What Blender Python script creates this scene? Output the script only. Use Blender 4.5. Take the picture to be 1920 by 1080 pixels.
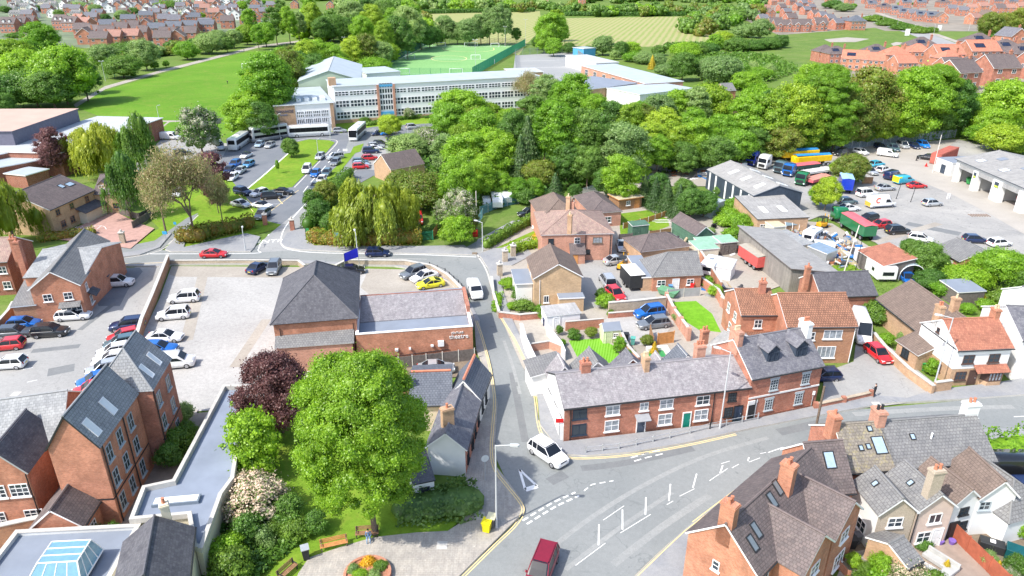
import bpy, bmesh, math, random
import numpy as np
from mathutils import Matrix, Vector
for o in list(bpy.data.objects): bpy.data.objects.remove(o)
SC = bpy.context.scene; COL = SC.collection
# ---------------------------------------------------------------- camera, sky, sun, exposure
CAMH = 45.0; FPX = 1335.0; PITCH = math.radians(24.2)
cd = bpy.data.cameras.new('camera'); cam = bpy.data.objects.new('camera', cd); COL.objects.link(cam)
cam.location = (0, 0, CAMH); cam.rotation_euler = (math.pi/2-PITCH, 0, 0)
cd.sensor_width = 36; cd.lens = FPX/1920*36; cd.clip_start = 0.5; cd.clip_end = 6000
SC.camera = cam
SUN_EL = math.radians(50); SUN_AZ = math.radians(216)      # direction the light comes from, measured from +X anticlockwise
sv = Vector((math.cos(SUN_AZ)*math.cos(SUN_EL), math.sin(SUN_AZ)*math.cos(SUN_EL), math.sin(SUN_EL)))
w = bpy.data.worlds.new('World'); SC.world = w; w.use_nodes = True
nt = w.node_tree; bg = nt.nodes['Background']; sky = nt.nodes.new('ShaderNodeTexSky')
sky.sky_type = 'NISHITA'; sky.sun_disc = False; sky.sun_elevation = SUN_EL
sky.sun_rotation = math.pi/2 - SUN_AZ; sky.air_density = 1.0; sky.dust_density = 2.0
nt.links.new(sky.outputs[0], bg.inputs[0]); bg.inputs[1].default_value = 0.15
sl = bpy.data.lights.new('sun', 'SUN'); sl.energy = 2.95; sl.angle = math.radians(0.6); sl.color = (1, .955, .88)
so = bpy.data.objects.new('sun', sl); COL.objects.link(so); so.rotation_euler = sv.to_track_quat('Z', 'Y').to_euler()
SC.view_settings.view_transform = 'Standard'; SC.view_settings.look = 'None'
SC.view_settings.exposure = 0.98; SC.view_settings.gamma = 1
SC.render.engine = 'CYCLES'; SC.cycles.max_bounces = 5; SC.cycles.diffuse_bounces = 3; SC.cycles.glossy_bounces = 2
SC.cycles.transmission_bounces = 3; SC.cycles.transparent_max_bounces = 6
R = random.Random(7)
# ---------------------------------------------------------------- survey helpers: map sheet (photo survey) -> metres on a plane
cp_, sp_ = math.cos(PITCH), math.sin(PITCH)
def G(x, y, z=0.0):
    u = x-960; v = y-540; t = (CAMH-z)/(FPX*sp_+v*cp_)
    return Vector((u*t, (FPX*cp_-v*sp_)*t))
def HZ(p, y):
    v = y-540
    return CAMH-p[1]*(FPX*sp_+v*cp_)/(FPX*cp_-v*sp_)
def MPP(x, y):                                   # metres per survey pixel at a ground point
    return (G(x+1, y)-G(x, y)).length
# ---------------------------------------------------------------- tagging
REG = []
def tag(o, desc, cat, where='', group=None, fixed=False):
    o['category'] = cat
    if group: o['group'] = group
    if fixed: o['label'] = desc
    else: REG.append((o, desc, where))
    return o
def struct(o, kind='structure'):
    o['kind'] = kind; return o
def empty(name, loc, rz=0):
    o = bpy.data.objects.new(name, None); COL.objects.link(o); o.empty_display_size = .2
    o.location = (loc[0], loc[1], loc[2] if len(loc) > 2 else 0); o.rotation_euler = (0, 0, rz); return o
def clone(o, parent=None):
    c = o.copy(); COL.objects.link(c); c.parent = parent
    return c
def clone_tree(o, parent=None):
    c = clone(o, parent)
    for ch in KIDS.get(o.name, []): clone_tree2(ch, c)
    return c
KIDS = {}
def clone_tree2(ch, p):
    c = clone(ch, p)
    for g in KIDS.get(ch.name, []):
        clone(g, c)
def kid(o, parent):
    o.parent = parent; KIDS.setdefault(parent.name, []).append(o); return o
# ---------------------------------------------------------------- materials
MATS = {}
def _nt(name):
    m = bpy.data.materials.new(name); m.use_nodes = True; n = m.node_tree
    return m, n, n.nodes['Principled BSDF']
def N(n, t, **k):
    x = n.nodes.new(t)
    for a, b in k.items():
        if a.startswith('i_'):
            key = a[2:]; key = int(key) if key.isdigit() else key.replace('_', ' ')
            x.inputs[key].default_value = b
        else: setattr(x, a, b)
    return x
def L(n, a, b): n.links.new(a, b)
def c4(c): return (c[0], c[1], c[2], 1)
def dk(c, f): return (c[0]*f, c[1]*f, c[2]*f)
def mix(n, fac, a, b, mode='MIX'):
    x = n.nodes.new('ShaderNodeMix'); x.data_type = 'RGBA'; x.blend_type = mode
    for s, v in ((0, fac), (6, a), (7, b)):
        if isinstance(v, bpy.types.NodeSocket): L(n, v, x.inputs[s])
        elif s == 0: x.inputs[0].default_value = v
        else: x.inputs[s].default_value = c4(v)
    return x.outputs[2]
def ramp(n, sock, a, b):
    x = N(n, 'ShaderNodeMapRange'); L(n, sock, x.inputs[0]); x.inputs[1].default_value = a; x.inputs[2].default_value = b
    return x.outputs[0]
def noise(n, vec, scale, detail=3, rough=.6, dist=0):
    x = N(n, 'ShaderNodeTexNoise', i_Scale=scale, i_Detail=detail, i_Roughness=rough, i_Distortion=dist)
    if vec is not None: L(n, vec, x.inputs['Vector'])
    return x.outputs[0]
def plain(name, c, rough=.7, var=.12, vs=1.5, metal=0, c2=None, spec=.3):
    if name in MATS: return MATS[name]
    m, n, b = _nt(name); g = N(n, 'ShaderNodeNewGeometry')
    f = noise(n, g.outputs['Position'], vs, 4)
    col = mix(n, ramp(n, f, .3, .7), dk(c, 1-var), c2 or dk(c, 1+var)); L(n, col, b.inputs['Base Color'])
    b.inputs['Roughness'].default_value = rough; b.inputs['Metallic'].default_value = metal
    b.inputs['Specular IOR Level'].default_value = spec
    MATS[name] = m; return m
def brick(name, c, c2=None, mortar=(.42, .36, .3), blot=.2):
    if name in MATS: return MATS[name]
    m, n, b = _nt(name); uv = N(n, 'ShaderNodeUVMap'); g = N(n, 'ShaderNodeNewGeometry')
    t = N(n, 'ShaderNodeTexBrick', i_Scale=1.0); t.inputs['Brick Width'].default_value = .225; t.inputs['Row Height'].default_value = .075
    t.inputs['Mortar Size'].default_value = .006; t.inputs['Bias'].default_value = -.1
    t.inputs['Color1'].default_value = c4(c); t.inputs['Color2'].default_value = c4(c2 or dk(c, .68)); t.inputs['Mortar'].default_value = c4(mortar)
    L(n, uv.outputs[0], t.inputs['Vector'])
    f = noise(n, g.outputs['Position'], .55, 5, .65); f2 = noise(n, g.outputs['Position'], 4, 3)
    k = mix(n, ramp(n, f, .35, .68), (1-blot, 1-blot, 1-blot), (1+blot*.4,)*3); k2 = mix(n, ramp(n, f2, .3, .7), (.9, .88, .86), (1.1, 1.08, 1.05))
    L(n, mix(n, 1, mix(n, 1, t.outputs[0], k, 'MULTIPLY'), k2, 'MULTIPLY'), b.inputs['Base Color'])
    b.inputs['Roughness'].default_value = .85; b.inputs['Specular IOR Level'].default_value = .2
    MATS[name] = m; return m
def roof(name, c, c2=None, w=.3, h=.28, gap=.03, moss=None, mossamt=.45, dark=.6, rough=.75, vert=0):
    """tiles or slates: rows follow the slope through the UVs, patches of weathering and lichen"""
    if name in MATS: return MATS[name]
    m, n, b = _nt(name); uv = N(n, 'ShaderNodeUVMap'); g = N(n, 'ShaderNodeNewGeometry')
    t = N(n, 'ShaderNodeTexBrick', i_Scale=1.0); t.inputs['Brick Width'].default_value = w; t.inputs['Row Height'].default_value = h
    t.inputs['Mortar Size'].default_value = gap; t.inputs['Mortar Smooth'].default_value = .4; t.inputs['Bias'].default_value = 0
    if vert: t.offset = 0
    t.inputs['Color1'].default_value = c4(c); t.inputs['Color2'].default_value = c4(c2 or dk(c, .7)); t.inputs['Mortar'].default_value = c4(dk(c, dark))
    L(n, uv.outputs[0], t.inputs['Vector'])
    f = noise(n, g.outputs['Position'], .7, 6, .7); f2 = noise(n, g.outputs['Position'], 5, 3, .7)
    col = mix(n, 1, t.outputs[0], mix(n, ramp(n, f, .32, .68), (.84, .84, .85), (1.14, 1.13, 1.12)), 'MULTIPLY')
    mp = N(n, 'ShaderNodeMapping'); L(n, uv.outputs[0], mp.inputs[0]); mp.inputs['Scale'].default_value = (3, .5, 1)
    f4 = noise(n, mp.outputs[0], 1.2, 4, .7)
    col = mix(n, 1, col, mix(n, ramp(n, f4, .35, .7), (.85, .85, .85), (1.12, 1.12, 1.1)), 'MULTIPLY')
    if moss:
        f3 = noise(n, g.outputs['Position'], 2.3, 8, .8, .3)
        col = mix(n, ramp(n, f3, .66-mossamt*.25, .74), col, moss)
    L(n, mix(n, ramp(n, f2, .62, .8), col, dk(c, 1.7)), b.inputs['Base Color'])
    b.inputs['Roughness'].default_value = rough; b.inputs['Specular IOR Level'].default_value = .3
    bp = N(n, 'ShaderNodeBump', i_Strength=.5, i_Distance=.02); L(n, t.outputs[1], bp.inputs['Height']); bp.invert = True; L(n, bp.outputs[0], b.inputs['Normal'])
    MATS[name] = m; return m
def asphalt(name, c, c2, s=.12, stain=.5, crack=True, spk=.14):
    if name in MATS: return MATS[name]
    m, n, b = _nt(name); g = N(n, 'ShaderNodeNewGeometry'); P = g.outputs['Position']
    f = noise(n, P, s, 6, .62, .6); f2 = noise(n, P, 2.5, 5, .7); f3 = noise(n, P, 14, 2, .8)
    col = mix(n, ramp(n, f, .3, .7), c, c2)
    col = mix(n, 1, col, mix(n, ramp(n, f2, .3, .72), (1-spk*.8,)*3, (1+spk*.6,)*3), 'MULTIPLY')
    col = mix(n, 1, col, mix(n, ramp(n, f3, .3, .7), (1-spk,)*3, (1+spk,)*3), 'MULTIPLY')
    if stain:
        f5 = noise(n, P, .33, 7, .72, 1.2); col = mix(n, ramp(n, f5, .60, .78), col, dk(c, 1-stain))
        f6 = noise(n, P, .9, 4, .6, .3); col = mix(n, ramp(n, f6, .68, .72), col, dk(c, 1-stain*.8))
    if crack:
        v = N(n, 'ShaderNodeTexVoronoi', i_Scale=.07, i_Detail=0); v.feature = 'DISTANCE_TO_EDGE'
        ad = N(n, 'ShaderNodeVectorMath', operation='ADD'); tn = N(n, 'ShaderNodeTexNoise', i_Scale=.5, i_Detail=5.0); L(n, P, tn.inputs['Vector']); sc = N(n, 'ShaderNodeVectorMath', operation='SCALE'); sc.inputs['Scale'].default_value = 5
        L(n, tn.outputs['Color'], sc.inputs[0]); L(n, P, ad.inputs[0]); L(n, sc.outputs[0], ad.inputs[1]); L(n, ad.outputs[0], v.inputs['Vector'])
        col = mix(n, ramp(n, v.outputs[0], .006, .0), col, dk(c, .88))
    L(n, col, b.inputs['Base Color']); b.inputs['Roughness'].default_value = .85; b.inputs['Specular IOR Level'].default_value = .25
    MATS[name] = m; return m
def grass(name, c, c2, c3='w', s=.06, stripe=None, ang=0, sc=.18):
    if name in MATS: return MATS[name]
    m, n, b = _nt(name); g = N(n, 'ShaderNodeNewGeometry'); P = g.outputs['Position']
    col = mix(n, ramp(n, noise(n, P, s, 6, .65, .8), .3, .7), c, c2)
    col = mix(n, 1, col, mix(n, ramp(n, noise(n, P, 1.3, 5, .75), .3, .7), (.75, .78, .7), (1.22, 1.2, 1.2)), 'MULTIPLY')
    col = mix(n, 1, col, mix(n, ramp(n, noise(n, P, 9, 2, .8), .3, .7), (.82, .84, .8), (1.15, 1.15, 1.1)), 'MULTIPLY')
    if c3 == 'w': c3 = (c2[0]*1.35, c2[1]*.9, c2[2]*1.6)
    if c3: col = mix(n, ramp(n, noise(n, P, s*3, 8, .75, 1.5), .5, .78), col, c3)
    if stripe:
        mp = N(n, 'ShaderNodeMapping'); L(n, P, mp.inputs[0]); mp.inputs['Rotation'].default_value = (0, 0, ang)
        wv = N(n, 'ShaderNodeTexWave', i_Scale=sc, i_Distortion=1.2); wv.inputs['Detail'].default_value = 3; wv.inputs['Detail Scale'].default_value = .6; L(n, mp.outputs[0], wv.inputs[0])
        col = mix(n, ramp(n, wv.outputs[1], .25, .75), col, stripe)
    L(n, col, b.inputs['Base Color']); b.inputs['Roughness'].default_value = .9; b.inputs['Specular IOR Level'].default_value = .1
    MATS[name] = m; return m
def leaf(name, c, c2, tr=.35, c3=None):
    if name in MATS: return MATS[name]
    m, n, b = _nt(name); n.nodes.remove(b); out = n.nodes['Material Output']
    g = N(n, 'ShaderNodeNewGeometry'); oi = N(n, 'ShaderNodeObjectInfo')
    col = mix(n, g.outputs['Random Per Island'], c, c2)
    f = noise(n, g.outputs['Position'], .45, 3, .6)
    col = mix(n, 1, col, mix(n, ramp(n, f, .3, .7), (.78, .82, .8), (1.25, 1.2, 1.1)), 'MULTIPLY')
    if c3: col = mix(n, ramp(n, g.outputs['Random Per Island'], .62, .66), col, c3)
    hs = N(n, 'ShaderNodeHueSaturation'); L(n, col, hs.inputs['Color'])
    mr = N(n, 'ShaderNodeMapRange'); L(n, oi.outputs['Random'], mr.inputs[0]); mr.inputs[3].default_value = .486; mr.inputs[4].default_value = .512; L(n, mr.outputs[0], hs.inputs['Hue'])
    mr = N(n, 'ShaderNodeMapRange'); L(n, oi.outputs['Random'], mr.inputs[0]); mr.inputs[3].default_value = 1.18; mr.inputs[4].default_value = .84; L(n, mr.outputs[0], hs.inputs['Value'])
    d = N(n, 'ShaderNodeBsdfDiffuse'); t = N(n, 'ShaderNodeBsdfTranslucent'); s = N(n, 'ShaderNodeMixShader'); s.inputs[0].default_value = tr
    gl = N(n, 'ShaderNodeBsdfGlossy', i_Roughness=.45); s2 = N(n, 'ShaderNodeMixShader'); s2.inputs[0].default_value = .035
    L(n, hs.outputs[0], d.inputs[0]); L(n, hs.outputs[0], t.inputs[0]); L(n, d.outputs[0], s.inputs[1]); L(n, t.outputs[0], s.inputs[2])
    L(n, s.outputs[0], s2.inputs[1]); L(n, gl.outputs[0], s2.inputs[2]); L(n, s2.outputs[0], out.inputs[0])
    MATS[name] = m; return m
def gloss(name, c, rough=.12, metal=0, coat=.0, spec=.5):
    if name in MATS: return MATS[name]
    m, n, b = _nt(name); g = N(n, 'ShaderNodeNewGeometry')
    f = noise(n, g.outputs['Position'], 3, 3)
    L(n, mix(n, ramp(n, f, .3, .7), dk(c, .9), dk(c, 1.08)), b.inputs['Base Color'])
    b.inputs['Roughness'].default_value = rough; b.inputs['Metallic'].default_value = metal
    b.inputs['Coat Weight'].default_value = coat; b.inputs['Coat Roughness'].default_value = .06; b.inputs['Specular IOR Level'].default_value = spec
    MATS[name] = m; return m
# ---------------------------------------------------------------- mesh builder
class MB:
    def __init__(s): s.v = []; s.f = []; s.m = []
    def poly(s, pts, m=0):
        k = len(s.v); s.v += [tuple(p) for p in pts]; s.f.append(tuple(range(k, k+len(pts)))); s.m.append(m)
    def box(s, x0, x1, y0, y1, z0, z1, m=0, top=None):
        k = len(s.v)
        s.v += [(x0, y0, z0), (x1, y0, z0), (x1, y1, z0), (x0, y1, z0), (x0, y0, z1), (x1, y0, z1), (x1, y1, z1), (x0, y1, z1)]
        for i, q in enumerate(((0, 3, 2, 1), (4, 5, 6, 7), (0, 1, 5, 4), (1, 2, 6, 5), (2, 3, 7, 6), (3, 0, 4, 7))):
            s.f.append(tuple(k+j for j in q)); s.m.append(top if (i == 1 and top is not None) else m)
    def prism(s, pts, z0, z1, m=0, mt=None):
        n = len(pts); a = sum(pts[i][0]*pts[(i+1) % n][1]-pts[(i+1) % n][0]*pts[i][1] for i in range(n))
        if a < 0: pts = pts[::-1]
        z1l = z1 if isinstance(z1, (list, tuple)) else [z1]*n
        k = len(s.v); s.v += [(p[0], p[1], z0) for p in pts]+[(p[0], p[1], z) for p, z in zip(pts, z1l)]
        s.f.append(tuple(range(k+n, k+2*n))); s.m.append(m if mt is None else mt)
        s.f.append(tuple(range(k+n-1, k-1, -1))); s.m.append(m)
        for i in range(n):
            j = (i+1) % n; s.f.append((k+i, k+j, k+n+j, k+n+i)); s.m.append(m)
    def tube(s, p0, p1, r0, r1=None, n=8, m=0, caps=True):
        r1 = r0 if r1 is None else r1; p0 = Vector(p0); p1 = Vector(p1); d = (p1-p0).normalized()
        a = d.orthogonal().normalized(); b = d.cross(a); k = len(s.v)
        for p, r in ((p0, r0), (p1, r1)):
            for i in range(n):
                t = 2*math.pi*i/n; s.v.append(tuple(p+a*math.cos(t)*r+b*math.sin(t)*r))
        for i in range(n):
            j = (i+1) % n; s.f.append((k+i, k+j, k+n+j, k+n+i)); s.m.append(m)
        if caps:
            s.f.append(tuple(k+n+i for i in range(n))); s.m.append(m); s.f.append(tuple(k+i for i in range(n-1, -1, -1))); s.m.append(m)
    def lathe(s, prof, c=(0, 0), n=16, m=0):
        k = len(s.v)
        for r, z in prof:
            for i in range(n):
                t = 2*math.pi*i/n; s.v.append((c[0]+r*math.cos(t), c[1]+r*math.sin(t), z))
        for q in range(len(prof)-1):
            for i in range(n):
                j = (i+1) % n; s.f.append((k+q*n+i, k+q*n+j, k+(q+1)*n+j, k+(q+1)*n+i)); s.m.append(m)
        s.f.append(tuple(k+(len(prof)-1)*n+i for i in range(n))); s.m.append(m)
    def slab(s, pts, th, m=0, me=None):
        """a thick planar polygon: pts is the upper face"""
        n = len(pts); nn = (Vector(pts[1])-Vector(pts[0])).cross(Vector(pts[2])-Vector(pts[0])).normalized()
        if nn.z < 0: pts = pts[::-1]; nn = -nn
        lo = [tuple(Vector(p)-nn*th) for p in pts]; k = len(s.v); s.v += [tuple(p) for p in pts]+lo
        me = m if me is None else me
        s.f.append(tuple(range(k, k+n))); s.m.append(m); s.f.append(tuple(range(k+2*n-1, k+n-1, -1))); s.m.append(me)
        for i in range(n):
            j = (i+1) % n; s.f.append((k+j, k+i, k+n+i, k+n+j)); s.m.append(me)
    def mesh(s, name, mats, smooth=False):
        me = bpy.data.meshes.new(name); me.from_pydata(s.v, [], s.f)
        if not isinstance(mats, (list, tuple)): mats = [mats]
        for m in mats: me.materials.append(m)
        me.polygons.foreach_set('material_index', s.m)
        uv = me.uv_layers.new(name='UVMap'); me.update()
        co = np.array(s.v, dtype=np.float64); nn = np.zeros(len(s.f)*3); me.polygons.foreach_get('normal', nn); nn = nn.reshape(-1, 3)
        out = []
        for f, q in zip(s.f, nn):
            t = np.array((-q[1], q[0], 0.0)); l = np.linalg.norm(t)
            t = t/l if l > 1e-3 else np.array((1.0, 0, 0)); b = np.cross(q, t); p = co[list(f)]
            out.append(np.stack((p@t, p@b), 1))
        uv.data.foreach_set('uv', np.concatenate(out).ravel())
        if smooth:
            me.polygons.foreach_set('use_smooth', [True]*len(me.polygons))
        me.update(); return me
    def obj(s, name, mats, parent=None, smooth=False, bevel=0):
        o = bpy.data.objects.new(name, s.mesh(name, mats, smooth)); COL.objects.link(o)
        if bevel:
            md = o.modifiers.new('bevel', 'BEVEL'); md.width = bevel; md.segments = 1; md.limit_method = 'ANGLE'
        if parent is not None: kid(o, parent)
        return o
def smoothpts(p, n=6, closed=False):
    out = []; k = len(p)
    for i in range(k if closed else k-1):
        a, b, c, d = (p[(i-1) % k] if closed or i else p[0]), p[i], p[(i+1) % k], (p[(i+2) % k] if closed or i+2 < k else p[-1])
        for j in range(n):
            t = j/n
            out.append(tuple(.5*((2*b[q])+(-a[q]+c[q])*t+(2*a[q]-5*b[q]+4*c[q]-d[q])*t*t+(-a[q]+3*b[q]-3*c[q]+d[q])*t**3) for q in (0, 1)))
    if not closed: out.append(tuple(p[-1]))
    return out
SHEETS = []; SZ = [.02]
def inpoly(x, y, P):
    c = False; n = len(P)
    for i in range(n):
        a, b = P[i], P[i-1]
        if (a[1] > y) != (b[1] > y) and x < (b[0]-a[0])*(y-a[1])/(b[1]-a[1])+a[0]: c = not c
    return c
def GZ(x, y):
    z = 0
    for P, t, bb in SHEETS:
        if bb[0] <= x <= bb[2] and bb[1] <= y <= bb[3] and t > z and inpoly(x, y, P): z = t
    return z
def sheet(name, pts, mat, raise_=0, sm=0, edge=None):
    """a ground surface laid on the terrain: pts surveyed on the ground; raise_ gives a real kerb step"""
    P = [tuple(G(*p)) for p in pts]
    if sm: P = smoothpts(P, sm, True)
    z = SZ[0]; SZ[0] += .0025; b = MB(); b.prism(P, 0 if raise_ else z-.002, z+raise_, 0 if edge is None else 1, 0)
    o = struct(b.obj(name, [mat]+([edge] if edge else [])))
    xs = [p[0] for p in P]; ys = [p[1] for p in P]
    SHEETS.append((P, z+raise_, (min(xs), min(ys), max(xs), max(ys)))); return o
LZ = [.007]
def ribbon(b, W, width, z, off=0, dash=None, m=0):
    acc = 0
    for i in range(len(W)-1):
        a = Vector(W[i][:2]); c = Vector(W[i+1][:2]); d = c-a; l = d.length
        if l < 1e-4: continue
        d /= l; nn = Vector((-d.y, d.x)); segs = [(0, l)]
        if dash:
            segs = []; t = 0; on, of = dash
            while t < l:
                ph = (acc+t) % (on+of)
                if ph < on: e = min(l, t+on-ph); segs.append((t, e)); t = e+1e-5
                else: t += on+of-ph
            acc += l
        for s0, s1 in segs:
            p = a+d*s0+nn*off; q = a+d*s1+nn*off
            zz = (z if z is not None else max(GZ(*p), GZ(*q))+LZ[0])+(i % 2)*.0012
            b.poly([(*(p-nn*width/2), zz), (*(q-nn*width/2), zz), (*(q+nn*width/2), zz), (*(p+nn*width/2), zz)], m)
def line(name, px, mat, width=.1, off=(0,), dash=None, sm=4):
    P = [G(*p) for p in px]
    if sm and len(P) > 2: P = smoothpts(P, sm)
    b = MB()
    for o in off: ribbon(b, P, width, None, o, dash)
    return struct(b.obj(name, mat))
def text_mesh(s, size, mat, name, depth=.03, align='CENTER'):
    cu = bpy.data.curves.new('t', 'FONT'); cu.body = s; cu.size = size; cu.extrude = depth; cu.align_x = align; cu.align_y = 'CENTER'
    o = bpy.data.objects.new('t', cu); me = bpy.data.meshes.new_from_object(o); bpy.data.objects.remove(o); bpy.data.curves.remove(cu)
    me.materials.clear(); me.materials.append(mat); me.name = name
    o = bpy.data.objects.new(name, me); COL.objects.link(o); return o
# ---------------------------------------------------------------- palette
M_road = asphalt('road_asphalt', (.205, .22, .22), (.265, .275, .27), .06, .16, True, .1)
M_road2 = asphalt('lane_asphalt', (.27, .275, .275), (.34, .34, .335), .1, .2, True, .12)
M_pave = asphalt('pavement_tarmac', (.24, .25, .27), (.32, .32, .32), .3, .2, False, .12)
M_flag = roof('paving_blocks', (.42, .385, .34), (.38, .355, .32), .4, .2, .012, None, 0, .7)
M_gravel = asphalt('gravel', (.34, .33, .315), (.44, .43, .41), .08, .22, False, .2)
M_tan = asphalt('compacted_stone', (.31, .28, .24), (.42, .385, .335), .09, .3, False, .16)
M_yard = asphalt('oiled_yard', (.25, .25, .245), (.40, .385, .36), .07, .45, True, .16)
M_conc = asphalt('concrete_apron', (.35, .325, .29), (.42, .39, .35), .1, .25, False, .08)
M_park = asphalt('car_park_tarmac', (.29, .287, .277), (.37, .365, .35), .07, .2, True, .12)
M_dark = asphalt('dark_tarmac', (.15, .165, .185), (.2, .21, .225), .2, .2, False, .1)
M_kerb = plain('kerb_stone', (.5, .48, .44), .8)
M_terr = grass('meadow', (.10, .17, .035), (.15, .22, .05), (.22, .23, .09), .03)
M_lawn = grass('lawn_grass', (.12, .225, .022), (.19, .30, .03), 'w', .1)
M_field = grass('playing_field_grass', (.095, .215, .018), (.14, .27, .028), 'w', .035)
M_rough = grass('rough_grass', (.085, .16, .03), (.15, .22, .05), (.22, .22, .11), .08)
M_hay = grass('mown_field', (.21, .28, .08), (.29, .31, .12), (.33, .30, .15), .03, (.34, .32, .15), .25, .07)
M_pitch = grass('artificial_turf', (.18, .36, .14), (.23, .42, .18), None, .02)
M_soil = asphalt('soil', (.16, .12, .085), (.24, .19, .14), .4, .2, False, .2)
M_court = asphalt('court_tarmac', (.27, .28, .28), (.33, .33, .325), .05, .2, False, .1)
M_white = plain('white_paint_line', (.82, .82, .8), .6, .1, 3)
M_yel = plain('yellow_paint_line', (.74, .58, .28), .6, .12, 3)
# walls
B_red = brick('red_brick', (.52, .195, .125), (.38, .135, .09), blot=.3)
B_orange = brick('orange_brick', (.57, .235, .14), (.44, .17, .10), blot=.3)
B_pink = brick('pink_brick', (.60, .30, .215), (.47, .22, .155))
B_dark = brick('dark_brick', (.36, .12, .075), (.26, .085, .06))
B_brown = brick('brown_brick', (.47, .23, .12), (.36, .16, .09))
B_buff = brick('buff_brick', (.60, .42, .25), (.50, .34, .20), (.5, .42, .33))
B_tan = brick('tan_brick', (.56, .36, .22), (.45, .28, .17))
B_stone = brick('stone_wall', (.50, .42, .32), (.38, .31, .24), (.5, .45, .38))
W_white = plain('white_render', (.74, .74, .725), .8, .04, .8)
W_cream = plain('cream_render', (.66, .60, .47), .8, .06, .8)
W_grey = plain('grey_render', (.62, .62, .60), .8, .07, .7)
W_pebble = plain('pebble_dash', (.44, .37, .29), .9, .2, 9)
W_pinkr = plain('pink_render', (.60, .47, .40), .9, .08, 2)
W_fascia = plain('white_upvc', (.82, .82, .82), .4, .02)
W_black = plain('black_trim', (.03, .032, .035), .45, .1)
W_navy = roof('navy_cladding', (.055, .075, .11), (.05, .068, .10), .25, 60, .03, None, 0, .6, .5, 1)
W_sage = plain('sage_cladding', (.34, .42, .32), .6, .05, .1)
W_steelb = plain('blue_panel', (.10, .36, .62), .5)
# roofs
R_slate = roof('blue_slate', (.185, .185, .205), (.125, .125, .15), .3, .22, .012, (.34, .34, .34), .5)
R_lichen = roof('lichened_slate', (.30, .282, .295), (.235, .22, .235), .3, .22, .012, (.43, .43, .42), .65)
R_dslate = roof('dark_slate', (.125, .125, .14), (.085, .085, .10), .3, .22, .012, (.2, .2, .2), .3)
R_nslate = roof('new_grey_tile', (.15, .165, .195), (.125, .14, .17), .34, .3, .03, None, 0, .5)
R_grey = roof('grey_tile', (.225, .225, .225), (.19, .19, .195), .33, .3, .035, (.4, .39, .35), .35)
R_mid = roof('mid_grey_slate', (.31, .32, .33), (.26, .27, .285), .33, .3, .03, (.42, .42, .4), .3, .6)
R_greyp = roof('pale_grey_slate', (.36, .37, .375), (.28, .29, .295), .35, .28, .02, (.48, .48, .46), .4)
R_brown = roof('brown_tile', (.205, .155, .13), (.17, .13, .11), .3, .28, .03, (.33, .27, .2), .35)
R_dbrown = roof('dark_brown_tile', (.175, .14, .135), (.125, .105, .105), .3, .25, .03, (.26, .23, .2), .35)
R_red = roof('red_tile', (.43, .185, .12), (.33, .13, .09), .28, .22, .02, (.36, .25, .18), .3)
R_rbrown = roof('red_brown_pantile', (.36, .18, .115), (.27, .135, .09), .3, .32, .05, None, 0, .4)
R_orange = roof('orange_tile', (.56, .215, .14), (.49, .18, .12), .3, .3, .02, None, 0, .7)
R_terr = roof('terracotta_tile', (.38, .21, .165), (.31, .17, .135), .3, .3, .02, None, 0, .7)
R_moss = roof('mossy_tile', (.27, .24, .20), (.21, .19, .165), .33, .3, .035, (.42, .36, .14), .6)
R_pink = roof('pinkish_tile', (.37, .255, .215), (.29, .20, .18), .3, .28, .03, (.42, .36, .25), .6)
R_felt = plain('grey_felt', (.22, .25, .30), .7, .08, .5)
R_bluef = plain('blue_grey_membrane', (.235, .27, .335), .5, .12, .35)
R_metal = roof('corrugated_sheet', (.42, .42, .42), (.36, .36, .365), .14, 60, .02, (.3, .28, .25), .5, .8, .6, 1)
R_asb = roof('cement_sheet', (.35, .345, .335), (.30, .295, .29), .16, 2.2, .02, (.24, .23, .21), .6, .75, .8, 1)
R_whiter = plain('white_roof_sheet', (.45, .47, .48), .5, .06, .3)
R_lblue = plain('pale_blue_roof', (.39, .44, .47), .5, .08, .25)
R_tanflat = plain('pink_tan_flat_roof', (.50, .34, .275), .8, .07, .25)
R_green = plain('green_felt', (.25, .42, .31), .7, .15, 1.2)
R_skyl = plain('rooflight_sheet', (.74, .76, .76), .4, .05)
M_glass = gloss('window_glass', (.035, .05, .065), .08, 0, 0, .7)
M_glassb = gloss('bright_glass', (.33, .43, .52), .12, 0, 0, .6)
M_clearg = gloss('conservatory_glass', (.16, .32, .42), .1, 0, 0, .6)
M_poly = gloss('polycarbonate', (.22, .30, .34), .2, 0, 0, .6)
M_curt = plain('net_curtain', (.27, .30, .33), .35, .4, 3)
M_steel = gloss('galvanised_steel', (.55, .57, .58), .4, .5)
M_pole = plain('painted_steel_grey', (.50, .52, .53), .5, .04)
M_wood = plain('timber', (.30, .17, .09), .8, .25, 4)
M_wood2 = plain('orange_timber', (.52, .24, .085), .75, .2, 3)
M_wooddk = plain('weathered_timber', (.15, .13, .12), .85, .25, 3)
M_clap = roof('boarding', (.30, .275, .25), (.25, .23, .21), .3, 60, .02, None, 0, .6, .8, 1)
M_shed = roof('green_boarding', (.10, .20, .14), (.085, .17, .12), 60, .14, .015, None, 0, .5, .7)
M_pot = plain('terracotta_pot', (.50, .20, .12), .8, .15, 5)
M_buffpot = plain('buff_pot', (.62, .50, .33), .8, .12, 5)
M_solar = roof('solar_panel', (.02, .028, .055), (.018, .025, .05), .9, 1.5, .02, None, 0, 3.0, .2)
M_bark = plain('bark', (.16, .12, .09), .9, .3, 6)
M_green = gloss('green_paint', (.035, .26, .07), .4)
M_rubber = plain('tyre_rubber', (.022, .022, .024), .85, .2, 6)
M_rim = gloss('alloy_rim', (.5, .5, .52), .3, .7)
M_cglass = gloss('car_glass', (.014, .018, .026), .14, 0, .05, .4)
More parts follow.
